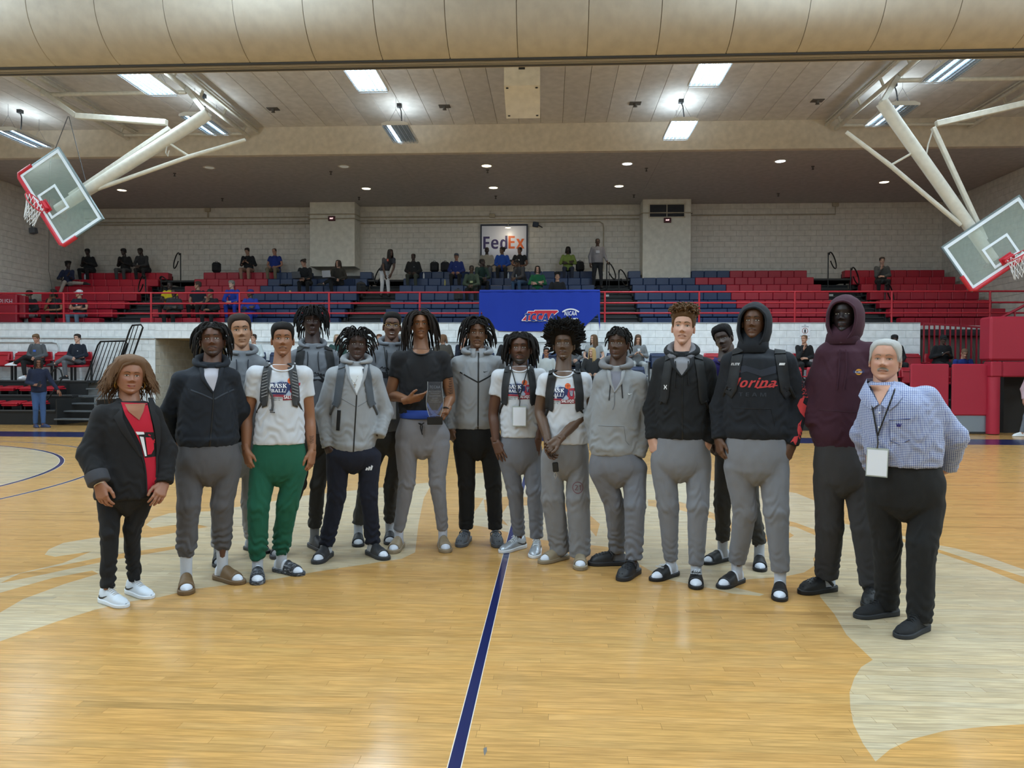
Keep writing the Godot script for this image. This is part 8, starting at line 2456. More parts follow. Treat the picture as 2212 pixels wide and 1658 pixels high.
var POSES := [
	{"at":V(-2.756,0,-4.735),"turn":0.5271,"chin":V(-0.004,1.352,0.060),"hh":0.233,"rot":V(8,0,4),"rings":[[0.667,-0.026,0.198],[0.805,-0.020,0.193],[0.991,-0.014,0.175],[1.150,-0.017,0.171],[1.255,-0.022,0.160]],"d":0.150,"sh":[V(-0.193,1.235,0.000),V(0.138,1.236,0.000)],"el":[V(-0.246,0.966,0.040),V(0.206,0.967,0.000)],"wr":[V(-0.182,0.790,0.150),V(0.186,0.759,0.100)],"ht":[V(-0.156,0.655,0.190),V(0.158,0.691,0.160)],"hip":[0.647,-0.034,0.173],"crotch":0.569,"kn":[V(-0.130,0.456,0.061),V(0.000,0.457,-0.008)],"ft":[[-0.181,-0.006,0.569],[-0.028,-0.145,0.541]],"lr":[0.084,0.056,0.040],"sl":[0.07, 0.066, 0.058]},
	{"at":V(-2.392,0,-5.138),"turn":0.4357,"chin":V(-0.004,1.610,0.060),"hh":0.243,"rot":V(-3,4,-3),"rings":[[0.970,-0.036,0.204],[1.039,-0.040,0.211],[1.181,-0.038,0.196],[1.324,-0.038,0.188],[1.466,-0.043,0.171]],"d":0.145,"sh":[V(-0.240,1.466,-0.000),V(0.148,1.481,0.000)],"el":[V(-0.290,1.226,-0.050),V(0.190,1.218,-0.050)],"wr":[V(-0.262,1.003,-0.170),V(0.151,0.990,-0.170)],"ht":[V(-0.190,0.939,-0.200),V(0.082,0.930,-0.200)],"hip":[0.867,-0.032,0.219],"crotch":0.701,"kn":[V(-0.160,0.558,0.066),V(0.058,0.551,0.020)],"ft":[[-0.181,-0.007,0.031],[0.012,-0.085,0.632]],"lr":[0.106,0.076,0.058],"sl":[0.058, 0.054, 0.046]},
	{"at":V(-2.512,0,-5.798),"turn":0.4088,"chin":V(0.048,1.694,0.060),"hh":0.269,"rot":V(4,0,-5),"rings":[[0.850,0.029,0.170],[1.044,0.030,0.178],[1.269,0.034,0.166],[1.430,0.030,0.155],[1.575,0.030,0.132]],"d":0.135,"sh":[V(-0.131,1.574,-0.000),V(0.201,1.577,-0.000)],"el":[V(-0.163,1.270,-0.030),V(0.232,1.266,-0.030)],"wr":[V(-0.155,0.984,-0.000),V(0.231,0.974,-0.000)],"ht":[V(-0.148,0.843,0.030),V(0.222,0.830,0.030)],"hip":[0.802,0.026,0.174],"crotch":0.664,"kn":[V(-0.126,0.449,0.060),V(0.100,0.411,-0.089)],"ft":[[-0.135,-0.021,0.042],[0.071,-0.303,0.621]],"lr":[0.089,0.066,0.055],"sl":[0.06, 0.055, 0.045]},
	{"at":V(-2.023,0,-5.347),"turn":0.3617,"chin":V(0.052,1.617,0.060),"hh":0.246,"rot":V(0,0,0),"rings":[[0.966,0.025,0.185],[1.081,0.030,0.175],[1.230,0.036,0.166],[1.378,0.037,0.157],[1.496,0.036,0.138]],"d":0.125,"sh":[V(-0.171,1.503,-0.000),V(0.234,1.504,0.000)],"el":[V(-0.201,1.171,-0.040),V(0.241,1.165,-0.040)],"wr":[V(-0.202,0.920,0.020),V(0.259,0.906,0.020)],"ht":[V(-0.167,0.754,0.050),V(0.246,0.756,0.050)],"hip":[0.844,0.024,0.204],"crotch":0.667,"kn":[V(-0.121,0.519,0.051),V(0.084,0.514,0.000)],"ft":[[-0.127,-0.038,0.016],[-0.009,-0.118,0.746]],"lr":[0.102,0.076,0.057],"sl":[0.06, 0.06, 0.064]},
	{"at":V(-2.085,0,-6.213),"turn":0.3238,"chin":V(0.051,1.812,0.060),"hh":0.239,"rot":V(0,0,0),"rings":[[0.975,0.074,0.183],[1.153,0.073,0.188],[1.331,0.075,0.183],[1.508,0.075,0.175],[1.641,0.071,0.150]],"d":0.135,"sh":[V(-0.107,1.647,0.000),V(0.253,1.650,-0.000)],"el":[V(-0.151,1.331,-0.030),V(0.302,1.329,-0.030)],"wr":[V(-0.143,1.052,-0.000),V(0.296,1.046,-0.000)],"ht":[V(-0.136,0.923,0.030),V(0.289,0.914,0.030)],"hip":[0.916,0.071,0.179],"crotch":0.772,"kn":[V(-0.058,0.566,0.117),V(0.097,0.537,0.057)],"ft":[[-0.207,0.095,-0.088],[0.036,-0.016,0.470]],"lr":[0.085,0.063,0.055],"sl":[0.06, 0.055, 0.045]},
	{"at":V(-1.603,0,-5.853),"turn":0.2674,"chin":V(0.053,1.602,0.060),"hh":0.239,"rot":V(2,4,2),"rings":[[0.863,0.023,0.168],[0.953,0.024,0.178],[1.120,0.027,0.178],[1.315,0.028,0.173],[1.481,0.025,0.156]],"d":0.130,"sh":[V(-0.158,1.494,-0.000),V(0.215,1.496,-0.000)],"el":[V(-0.217,1.176,-0.040),V(0.280,1.171,-0.050)],"wr":[V(-0.171,0.896,0.020),V(0.224,0.983,0.060)],"ht":[V(-0.121,0.713,0.050),V(0.192,0.930,0.080)],"hip":[0.773,0.027,0.216],"crotch":0.695,"kn":[V(-0.108,0.499,0.001),V(0.144,0.504,0.000)],"ft":[[-0.162,-0.134,-0.356],[0.144,-0.130,0.498]],"lr":[0.100,0.071,0.058],"sl":[0.064, 0.062, 0.048]},
	{"at":V(-1.544,0,-6.461),"turn":0.2345,"chin":V(0.139,1.787,0.060),"hh":0.241,"rot":V(0,0,2),"rings":[[0.974,0.132,0.174],[1.143,0.131,0.182],[1.327,0.131,0.174],[1.511,0.131,0.166],[1.664,0.131,0.144]],"d":0.130,"sh":[V(-0.035,1.670,0.000),V(0.297,1.673,-0.000)],"el":[V(-0.081,1.342,-0.030),V(0.353,1.341,-0.030)],"wr":[V(-0.080,1.068,0.000),V(0.351,1.064,0.000)],"ht":[V(-0.072,0.933,0.030),V(0.342,0.928,0.030)],"hip":[0.897,0.128,0.170],"crotch":0.762,"kn":[V(-0.087,0.507,0.031),V(0.131,0.484,0.015)],"ft":[[-0.150,-0.078,0.015],[0.126,-0.111,-0.018]],"lr":[0.088,0.062,0.053],"sl":[0.06, 0.055, 0.045]},
	{"at":V(-1.095,0,-6.200),"turn":0.1748,"chin":V(0.002,1.783,0.060),"hh":0.236,"rot":V(3,0,-2),"rings":[[1.149,0.001,0.186],[1.263,-0.001,0.184],[1.394,0.000,0.183],[1.526,0.003,0.183],[1.643,0.007,0.152]],"d":0.120,"sh":[V(-0.214,1.638,-0.000),V(0.215,1.641,0.000)],"el":[V(-0.253,1.306,-0.020),V(0.248,1.291,-0.020)],"wr":[V(-0.102,1.266,0.160),V(0.203,1.174,0.120)],"ht":[V(0.021,1.296,0.200),V(0.134,1.093,0.200)],"hip":[0.970,0.015,0.231],"crotch":0.775,"kn":[V(-0.115,0.562,0.001),V(0.139,0.559,0.008)],"ft":[[-0.167,-0.135,-0.240],[0.180,-0.123,0.111]],"lr":[0.106,0.068,0.046],"sl":[0.06, 0.058, 0.06]},
	{"at":V(-0.611,0,-6.454),"turn":0.0944,"chin":V(-0.034,1.711,0.060),"hh":0.263,"rot":V(2,0,2),"rings":[[1.002,-0.034,0.194],[1.120,-0.034,0.200],[1.302,-0.030,0.189],[1.453,-0.027,0.180],[1.589,-0.030,0.155]],"d":0.130,"sh":[V(-0.230,1.596,0.000),V(0.178,1.597,0.000)],"el":[V(-0.253,1.285,-0.030),V(0.210,1.286,-0.030)],"wr":[V(-0.262,0.998,-0.000),V(0.142,1.000,0.020)],"ht":[V(-0.211,0.837,0.050),V(0.066,0.830,0.060)],"hip":[0.907,-0.029,0.210],"crotch":0.741,"kn":[V(-0.121,0.514,0.007),V(0.110,0.515,0.018)],"ft":[[-0.109,-0.124,-0.235],[0.121,-0.103,0.112]],"lr":[0.105,0.072,0.063],"sl":[0.062, 0.056, 0.046]},
	{"at":V(-0.214,0,-6.211),"turn":0.0345,"chin":V(-0.048,1.575,0.060),"hh":0.266,"rot":V(-3,2,0),"rings":[[0.956,-0.045,0.159],[1.084,-0.046,0.162],[1.234,-0.045,0.161],[1.384,-0.047,0.156],[1.504,-0.045,0.131]],"d":0.125,"sh":[V(-0.251,1.488,0.000),V(0.146,1.497,-0.000)],"el":[V(-0.269,1.157,-0.020),V(0.128,1.158,-0.020)],"wr":[V(-0.244,0.914,0.050),V(0.104,0.939,0.050)],"ht":[V(-0.174,0.742,0.100),V(0.066,0.743,0.100)],"hip":[0.843,-0.039,0.183],"crotch":0.661,"kn":[V(-0.085,0.497,0.004),V(0.082,0.507,0.061)],"ft":[[0.003,-0.110,-0.752],[0.109,-0.018,-0.120]],"lr":[0.093,0.066,0.054],"sl":[0.06, 0.06, 0.064]},
	{"at":V(0.133,0,-5.852),"turn":-0.0227,"chin":V(-0.041,1.605,0.060),"hh":0.249,"rot":V(-6,2,0),"rings":[[0.938,-0.004,0.170],[1.054,-0.003,0.169],[1.195,-0.005,0.164],[1.336,-0.007,0.157],[1.448,-0.011,0.137]],"d":0.125,"sh":[V(-0.204,1.462,0.000),V(0.154,1.463,-0.000)],"el":[V(-0.220,1.193,-0.000),V(0.151,1.189,0.000)],"wr":[V(-0.149,0.959,0.140),V(-0.070,0.986,0.200)],"ht":[V(-0.110,0.808,0.200),V(-0.173,0.900,0.230)],"hip":[0.828,-0.019,0.190],"crotch":0.669,"kn":[V(-0.115,0.500,-0.005),V(0.084,0.512,0.049)],"ft":[[0.002,-0.125,-0.804],[0.106,-0.042,-0.017]],"lr":[0.096,0.090,0.082],"sl":[0.06, 0.06, 0.066]},
	{"at":V(0.519,0,-5.618),"turn":-0.0921,"chin":V(-0.036,1.606,0.060),"hh":0.230,"rot":V(-16,0,2),"rings":[[0.874,-0.042,0.177],[0.966,-0.040,0.187],[1.128,-0.029,0.182],[1.290,-0.021,0.174],[1.439,-0.016,0.153]],"d":0.135,"sh":[V(-0.162,1.465,0.000),V(0.171,1.460,0.000)],"el":[V(-0.208,1.148,-0.080),V(0.220,1.130,-0.020)],"wr":[V(-0.181,0.903,-0.060),V(0.143,0.873,0.040)],"ht":[V(-0.166,0.798,-0.020),V(0.112,0.792,0.040)],"hip":[0.791,-0.010,0.216],"crotch":0.650,"kn":[V(-0.030,0.482,-0.056),V(0.118,0.510,0.077)],"ft":[[0.064,-0.187,-1.376],[0.142,0.022,-0.458]],"lr":[0.103,0.078,0.062],"sl":[0.064, 0.06, 0.046]},
	{"at":V(0.937,0,-5.444),"turn":-0.1705,"chin":V(0.009,1.710,0.060),"hh":0.257,"rot":V(-4,0,3),"rings":[[1.021,0.015,0.188],[1.135,0.014,0.194],[1.311,0.015,0.190],[1.457,0.015,0.185],[1.574,0.015,0.167]],"d":0.140,"sh":[V(-0.162,1.566,-0.000),V(0.217,1.567,-0.000)],"el":[V(-0.205,1.232,-0.040),V(0.260,1.239,-0.040)],"wr":[V(-0.196,1.015,0.020),V(0.197,0.996,0.030)],"ht":[V(-0.153,0.829,0.060),V(0.127,0.832,0.070)],"hip":[0.871,0.011,0.216],"crotch":0.717,"kn":[V(-0.080,0.531,0.012),V(0.132,0.542,0.061)],"ft":[[-0.010,-0.100,-0.647],[0.126,-0.019,-0.027]],"lr":[0.102,0.076,0.052],"sl":[0.062, 0.057, 0.047]},
	{"at":V(1.467,0,-5.913),"turn":-0.2431,"chin":V(-0.103,1.667,0.060),"hh":0.206,"rot":V(-18,-4,-16),"rings":[[0.980,-0.000,0.159],[1.138,-0.002,0.167],[1.297,-0.003,0.159],[1.455,-0.004,0.151],[1.566,-0.005,0.129]],"d":0.130,"sh":[V(-0.180,1.566,-0.000),V(0.154,1.566,-0.000)],"el":[V(-0.209,1.261,-0.030),V(0.194,1.267,-0.030)],"wr":[V(-0.206,0.990,-0.000),V(0.196,1.001,-0.000)],"ht":[V(-0.196,0.849,0.030),V(0.189,0.863,0.030)],"hip":[0.853,0.004,0.170],"crotch":0.719,"kn":[V(-0.109,0.468,0.016),V(0.102,0.484,0.039)],"ft":[[-0.056,-0.090,-0.684],[0.172,-0.061,0.012]],"lr":[0.087,0.065,0.053],"sl":[0.06, 0.06, 0.06]},
	{"at":V(1.414,0,-5.198),"turn":-0.2656,"chin":V(-0.031,1.743,0.060),"hh":0.238,"rot":V(-8,2,2),"rings":[[1.047,0.005,0.216],[1.155,0.004,0.223],[1.322,0.004,0.214],[1.461,0.004,0.207],[1.600,0.003,0.181]],"d":0.150,"sh":[V(-0.192,1.600,-0.000),V(0.225,1.599,-0.000)],"el":[V(-0.241,1.260,-0.040),V(0.285,1.311,-0.040)],"wr":[V(-0.245,1.038,0.020),V(0.233,1.012,0.020)],"ht":[V(-0.215,0.839,0.060),V(0.163,0.831,0.080)],"hip":[0.932,0.008,0.218],"crotch":0.741,"kn":[V(-0.063,0.533,-0.027),V(0.138,0.559,0.048)],"ft":[[-0.080,-0.182,-0.528],[0.172,-0.044,-0.043]],"lr":[0.114,0.082,0.060],"sl":[0.068, 0.064, 0.05]},
	{"at":V(1.967,0,-5.072),"turn":-0.3700,"chin":V(-0.025,1.776,0.060),"hh":0.242,"rot":V(-12,2,0),"rings":[[1.002,-0.017,0.181],[1.104,-0.021,0.197],[1.300,-0.017,0.192],[1.479,-0.007,0.182],[1.644,0.004,0.160]],"d":0.155,"sh":[V(-0.142,1.653,-0.000),V(0.197,1.657,-0.000)],"el":[V(-0.213,1.356,-0.020),V(0.242,1.362,-0.050)],"wr":[V(-0.191,1.148,0.060),V(0.229,1.158,-0.000)],"ht":[V(-0.120,1.079,0.110),V(0.188,1.086,0.050)],"hip":[0.880,-0.002,0.191],"crotch":0.686,"kn":[V(-0.086,0.465,-0.009),V(0.132,0.478,0.039)],"ft":[[-0.047,-0.133,-0.811],[0.186,-0.062,-0.107]],"lr":[0.108,0.088,0.077],"sl":[0.07, 0.066, 0.05]},
	{"at":V(2.060,0,-4.547),"turn":-0.4254,"chin":V(-0.071,1.463,0.060),"hh":0.248,"rot":V(-6,2,2),"rings":[[0.953,0.052,0.196],[1.057,0.043,0.215],[1.190,0.036,0.210],[1.323,0.024,0.191],[1.403,0.012,0.160]],"d":0.160,"sh":[V(-0.141,1.360,0.000),V(0.190,1.379,0.000)],"el":[V(-0.179,1.120,-0.100),V(0.314,1.131,-0.060)],"wr":[V(-0.129,0.903,-0.200),V(0.290,0.929,-0.200)],"ht":[V(-0.053,0.862,-0.230),V(0.216,0.879,-0.240)],"hip":[0.844,0.055,0.217],"crotch":0.637,"kn":[V(-0.033,0.465,-0.040),V(0.146,0.508,0.073)],"ft":[[0.024,-0.193,-0.832],[0.176,0.017,-0.508]],"lr":[0.107,0.082,0.067],"sl":[0.072, 0.066, 0.05]},
]

# ------------------------------------------------------------------ spectators
var shapes := {}
func crowd_joints(pose: String) -> Dictionary:
	var lean := 0.04
	var J := {"kn": [V(-0.15, 0.07, 0.42), V(0.15, 0.07, 0.42)], "an": [V(-0.14, -0.335, 0.36), V(0.14, -0.335, 0.36)], "el": [V(-0.27, 0.29, 0.05), V(0.27, 0.29, 0.05)], "wr": [V(-0.13, 0.18, 0.27), V(0.13, 0.18, 0.27)], "tip": [V(-0.07, 0.15, 0.40), V(0.07, 0.15, 0.40)], "hip": [V(-0.09, 0.09, 0.0), V(0.09, 0.09, 0.0)], "fa": [0.15, 0.15], "base": 0.02, "shy": 0.56}
	if pose == "phone":
		lean = 0.10; J.wr = [V(-0.08, 0.36, 0.33), V(0.08, 0.34, 0.33)]; J.tip = [V(-0.01, 0.43, 0.38), V(0.01, 0.40, 0.38)]
	elif pose == "fold":
		J.el = [V(-0.27, 0.30, 0.10), V(0.27, 0.30, 0.10)]; J.wr = [V(0.05, 0.33, 0.23), V(-0.05, 0.29, 0.24)]; J.tip = [V(0.17, 0.34, 0.20), V(-0.17, 0.32, 0.20)]
	elif pose == "chin":
		lean = 0.12; J.el = [V(-0.20, 0.26, 0.25), V(0.25, 0.29, 0.12)]; J.wr = [V(-0.06, 0.50, 0.29), V(0.02, 0.24, 0.30)]; J.tip = [V(-0.02, 0.62, 0.27), V(-0.1, 0.25, 0.34)]
	elif pose == "lean":
		lean = 0.24; J.el = [V(-0.24, 0.27, 0.33), V(0.24, 0.27, 0.33)]; J.wr = [V(-0.06, 0.20, 0.50), V(0.06, 0.20, 0.50)]; J.tip = [V(0.02, 0.16, 0.58), V(-0.02, 0.16, 0.58)]
	elif pose == "crossleg":
		J.kn = [V(-0.16, 0.06, 0.42), V(-0.10, 0.22, 0.42)]; J.an = [V(-0.12, -0.36, 0.40), V(-0.42, 0.02, 0.46)]; J.fa = [-0.2, -1.2]
		J.wr = [V(-0.05, 0.19, 0.26), V(0.05, 0.20, 0.26)]; J.tip = [V(0.04, 0.18, 0.33), V(-0.04, 0.18, 0.33)]
	elif pose == "recline":
		lean = -0.06; J.kn = [V(0.16, 0.12, 0.36), V(0.42, 0.10, 0.22)]; J.an = [V(0.05, -0.30, 0.46), V(0.88, 0.08, 0.30)]; J.fa = [0.3, 1.4]
		J.wr = [V(-0.05, 0.25, 0.26), V(0.22, 0.38, 0.26)]; J.tip = [V(0.05, 0.22, 0.32), V(0.30, 0.44, 0.28)]
	elif pose == "stand" or pose == "vest" or pose == "cane":
		J.base = 0.90; J.shy = 1.42; J.hip = [V(-0.09, 0.88, 0), V(0.09, 0.88, 0)]; J.kn = [V(-0.12, 0.48, 0.03), V(0.12, 0.48, 0.03)]; J.an = [V(-0.13, 0.06, -0.02), V(0.14, 0.06, 0.0)]; lean = 0.0
		J.el = [V(-0.27, 1.13, -0.02), V(0.27, 1.13, -0.02)]; J.wr = [V(-0.26, 0.89, 0.06), V(0.26, 0.89, 0.06)]; J.tip = [V(-0.25, 0.74, 0.09), V(0.25, 0.74, 0.09)]
		if pose == "vest": J.wr[1] = V(0.10, 1.17, 0.22); J.tip[1] = V(-0.05, 1.20, 0.22); J.an[0] = V(-0.30, 0.06, 0.05); J.kn[0] = V(-0.20, 0.48, 0.05); J.fa = [-0.9, 0.3]
		if pose == "cane": J.wr[1] = V(0.33, 0.95, 0.10); J.tip[1] = V(0.38, 0.88, 0.16)
	elif pose == "walk":
		J.base = 0.92; J.shy = 1.48; J.hip = [V(-0.08, 0.90, 0), V(0.08, 0.90, 0)]; J.kn = [V(-0.06, 0.49, 0.05), V(0.10, 0.49, 0.02)]; J.an = [V(-0.08, 0.06, 0.0), V(0.12, 0.06, 0.05)]; lean = 0.0; J.fa = [0.5, 1.0]
		J.el = [V(-0.26, 1.17, -0.02), V(0.30, 1.20, 0.0)]; J.wr = [V(-0.02, 1.12, 0.24), V(0.46, 0.98, 0.05)]; J.tip = [V(0.10, 1.12, 0.30), V(0.54, 0.86, 0.08)]
	elif pose == "bend":
		J.base = 0.90; J.shy = 1.28; lean = 0.10; J.cant = 0.18; J.hip = [V(-0.09, 0.86, -0.05), V(0.07, 0.86, -0.05)]; J.kn = [V(-0.06, 0.46, 0.06), V(0.14, 0.46, 0.06)]; J.an = [V(-0.10, 0.06, 0.0), V(0.16, 0.06, 0.0)]
		J.el = [V(0.02, 0.98, 0.22), V(0.38, 1.0, 0.18)]; J.wr = [V(0.10, 0.72, 0.30), V(0.30, 0.74, 0.28)]; J.tip = [V(0.12, 0.60, 0.33), V(0.26, 0.62, 0.32)]
	var c: float = J.get("cant", 0.0)
	J.lean = lean; J.cx = c
	J.sh = [V(-0.175 + c, J.shy, lean), V(0.175 + c, J.shy, lean)]
	J.chin = V(c * 1.35, J.shy + 0.105, lean * 1.25 + 0.085)
	return J

func crowd_shape(pose: String, tee: bool, big: bool) -> Array:
	var key := pose + str(tee) + str(big)
	if shapes.has(key): return shapes[key]
	var J := crowd_joints(pose)
	var w := 1.14 if big else 1.0
	var y0: float = J.base; var y1: float = J.shy
	var f := F.new(V(-0.55, y0 - 0.1, -0.32), V(0.65, y1 + 0.2, 0.62), 0.02)
	var st := []
	for e in [[0.0, 0.185, 0.135], [0.25, 0.178, 0.135], [0.6, 0.178, 0.13], [0.9, 0.17, 0.115], [1.02, 0.13, 0.09], [1.12, 0.065, 0.065]]:
		var y := lerpf(y0, y1, e[0])
		st.append([y, J.cx * e[0], J.lean * e[0], e[1] * w, e[2] * w * (1.12 if big and e[0] < 0.5 else 1.0), e[2] * w])
	f.stack(st, 0.04)
	for k in 2:
		f.cap(J.sh[k], (J.sh[k] as Vector3).lerp(J.el[k], 0.55) if tee else J.el[k], 0.066, 0.062 if tee else 0.056, 0.04, 0.001 if tee else 0.0)
		if not tee: f.cap(J.el[k], J.wr[k], 0.056, 0.042, 0.03, 0.001)
	var dp := folds(0.009, [])
	var lo := V(9, 9, 9); var hi := V(-9, -9, -9)
	for k in 2:
		for p in [J.hip[k], J.kn[k], J.an[k]]:
			lo = lo.min(p); hi = hi.max(p)
	var g := F.new(lo - V(0.2, 0.1, 0.25), hi + V(0.2, 0.2, 0.2), 0.02)
	g.cap(J.hip[0] + V(0.01, 0.02, -0.02), J.hip[1] + V(-0.01, 0.02, -0.02), 0.115 * w, 0.115 * w, 0.03)
	for k in 2:
		g.cap(J.hip[k], J.kn[k], 0.092 * w, 0.068, 0.02)
		var an: Vector3 = J.an[k] + ((J.kn[k] - J.an[k]) as Vector3).normalized() * 0.04
		g.cap(J.kn[k], an, 0.066, 0.052, 0.02, 0.001)
	shapes[key] = [f.mesh(dp).mesh(), g.mesh(dp).mesh(), J]
	return shapes[key]

var bodies := {}
func crowd_body(pose: String, tee: bool, skin: String, shorts: bool) -> ArrayMesh:
	var key := pose + str(tee) + skin + str(shorts)
	if bodies.has(key): return bodies[key]
	var J := crowd_joints(pose)
	var c := lin(skin)
	var b := B.new()
	b.col = c
	b.tube([V(0, J.base + 0.1, 0), V(J.cx, J.shy - 0.02, J.lean), J.chin + V(0, 0.05, -0.10), J.chin + V(0, 0.09, -0.10)], [0.1, 0.075, 0.055, 0.05], 10)
	for k in 2:
		b.tube(smooth_path([J.sh[k], J.el[k], J.wr[k]], 3), smooth_r([0.05, 0.042, 0.03], 3), 8)
		b.tube([J.hip[k], J.kn[k], J.an[k]], [0.06, 0.052, 0.04], 8)
		if not hands.has("crowd"):
			var f := F.new(V(-0.05, -0.20, -0.06), V(0.1, 0.05, 0.085), 0.0075)
			for z in [-0.03, -0.010, 0.010, 0.03]:
				f.cap(V(0, 0.03, z * 0.5), V(0, -0.088, z), 0.02, 0.012, 0.012)
				f.cap(V(0, -0.088, z), V(0.02, -0.13, z * 1.15), 0.010, 0.009, 0.003)
				f.cap(V(0.02, -0.13, z * 1.15), V(0.045, -0.158, z * 1.2), 0.009, 0.008, 0.003)
			f.cap(V(0.006, -0.022, 0.026), V(0.018, -0.06, 0.052), 0.014, 0.011, 0.01)
			f.cap(V(0.018, -0.06, 0.052), V(0.03, -0.1, 0.056), 0.011, 0.009, 0.004)
			hands["crowd"] = f.mesh()
		add_hand(b, J.wr[k], J.tip[k], k == 0, "crowd", 0.6, c)
	bodies[key] = b.mesh()
	return bodies[key]

var cheads := {}
func crowd_head(skin: String, s: Dictionary) -> Array:
	var key := skin + str(s.get("beard", 0)) + str(s.get("smile", 0))
	if cheads.has(key): return cheads[key]
	var h := Head.new()
	var b := B.new(); var f := B.new()
	var o := {"skin": lin(skin), "beard": s.get("beard", 0.0), "smile": s.get("smile", 0.0), "eyes": 0.7}
	if lin(skin).r > 0.25: o.lip = Color(0.45, 0.2, 0.17)
	head_mesh(b, f, h, o, Transform3D.IDENTITY)
	cheads[key] = [b.mesh(), f.mesh()]
	return cheads[key]

var chair_ := {}
func crowd_hair(kind: String) -> ArrayMesh:
	if chair_.has(kind): return chair_[kind]
	var h := Head.new()
	h.prep()
	var b: B
	if kind == "ballcap":
		b = B.new()
		hair_cap(b, h, {"th": 0.010, "top": 0.006, "rough": 0.0, "line": 0.178})
		var rows := []
		for i in 4:
			var row := PackedVector3Array()
			for q in 11:
				var a := lerpf(-0.95, 0.95, q / 10.0)
				row.append(V(sin(a) * (0.080 + 0.004 * i), 0.178 - 0.006 * i - 0.012 * absf(a), cos(a) * 0.088 + 0.024 * i * cos(a)))
			rows.append(row)
		b.grid(rows)
	elif kind == "hoodup":
		b = B.new()
		hood_up(b, Transform3D.IDENTITY, {"open": 0.8})
	elif kind == "long": b = make_hair(h, {"kind": "long", "len": 0.34}, 5)
	elif kind == "bob": b = make_hair(h, {"kind": "long", "len": 0.17}, 6)
	elif kind == "braids": b = make_hair(h, {"kind": "long", "len": 0.48}, 7)
	elif kind == "bun": b = make_hair(h, {"kind": "fade", "th": 0.012, "top": 0.006, "bun": 1.1}, 8)
	elif kind == "curls": b = make_hair(h, {"kind": "curly"}, 9)
	elif kind == "beanie": b = make_hair(h, {"kind": "fade", "th": 0.014, "top": 0.012, "line": 0.165, "rough": 0.0}, 10)
	elif kind == "buzz": b = make_hair(h, {"kind": "fade", "th": 0.004, "line": 0.19}, 11)
	elif kind == "bald": b = make_hair(h, {"kind": "fade", "th": 0.003, "line": 0.226, "rough": 0.0}, 12)
	else: b = make_hair(h, {"kind": "fade", "th": 0.011, "top": 0.012, "rough": 0.004, "line": 0.186}, 13)
	chair_[kind] = b.mesh()
	return chair_[kind]

func spectator(at: Vector3, pose: String, label: String, top: String, pants: String, skin: String, hairk: String, hairc: String, o := {}) -> void:
	var t := thing("person", label, "person", at, o.get("turn", 0.0), o.get("group", "spectators in the stands"))
	var tee: bool = o.get("tee", false)
	var sh := crowd_shape(pose, tee, o.get("big", false))
	var J: Dictionary = sh[2]
	part(t, o.get("topname", "top"), sh[0], cloth(top, 0.9, o.get("fleck", 0), 30.0))
	part(t, "trousers", sh[1], cloth(pants, 0.9, 0, 30.0))
	part(t, "body", crowd_body(pose, tee, skin, false), vmat(0.55))
	var hd: Array = crowd_head(skin, o)
	var yaw: float = o.get("yaw", 0.0); var pitch: float = o.get("pitch", 0.0)
	var RB := Basis(Vector3.UP, yaw) * Basis(Vector3.RIGHT, pitch)
	var X := Transform3D(RB.scaled_local(Vector3.ONE * 1.0), J.chin + V(0, 0.02, -0.085) - RB * V(0, 0.02, 0.0))
	for e in [["head", hd[0], vmat(0.55)], ["face_features", hd[1], vmat(0.5)], ["hair" if hairk not in ["ballcap", "beanie", "hoodup"] else {"ballcap": "cap", "beanie": "knit_cap", "hoodup": "hood"}[hairk], crowd_hair(hairk), mat(hairc, 0.8)]]:
		part(t, e[0], e[1], e[2]).transform = X
	if not shoe_cache.has("crowd"):
		var b := B.new()
		sole(b, 0.30, 0.006, 0.032, 0.024)
		upper(b, 0.297, 0.0, 1.0, func(s): return prof([[0.0, 0.07], [0.1, 0.09], [0.3, 0.09], [0.5, 0.07], [0.8, 0.045], [1.0, 0.01]], s), 0.003, 0.02, 10, 0.7)
		shoe_cache["crowd"] = b.mesh()
	for k in 2:
		var s := part(t, "shoe", shoe_cache["crowd"], mat(o.get("shoe", "202124"), 0.6))
		var an: Vector3 = J.an[k]
		var dr := V(sin(J.fa[k]), 0, cos(J.fa[k]))
		s.position = an - dr * 0.08 - V(0, 0.055, 0)
		s.rotation.y = J.fa[k]
	if o.has("phone"):
		var p := solo("phone", B.new().box(V(0, 0, 0), V(0.075, 0.15, 0.01), Basis(Vector3.RIGHT, -0.6), 0.003), mat("17191d", 0.2), o.phone, "phone", "", at + ((J.tip[0] + J.tip[1]) * 0.5 if pose == "phone" else J.tip[0] as Vector3).rotated(Vector3.UP, o.get("turn", 0.0)) + V(0, 0.03, 0.01))
	if o.has("mark"):
		var f := B.new()
		f.box(V(o.mark[1], lerpf(J.base, J.shy, o.mark[3] if o.mark.size() > 3 else 0.72), 0.137 * (1.14 if o.get("big", false) else 1.0) + J.lean * 0.72), V(o.mark[2], o.mark[2] * 0.7, 0.012), Basis.IDENTITY, 0.004)
		part(t, "chest_mark", f, mat(o.mark[0], 0.8))

func up(x: float, k: int) -> Vector3: return V(x, row_h(k) + 0.005, row_z(k) - 0.15)
func low(x: float, k: int) -> Vector3: return V(x, PLAT[k][1] + 0.465, -21.33 if k == 2 else -20.56)

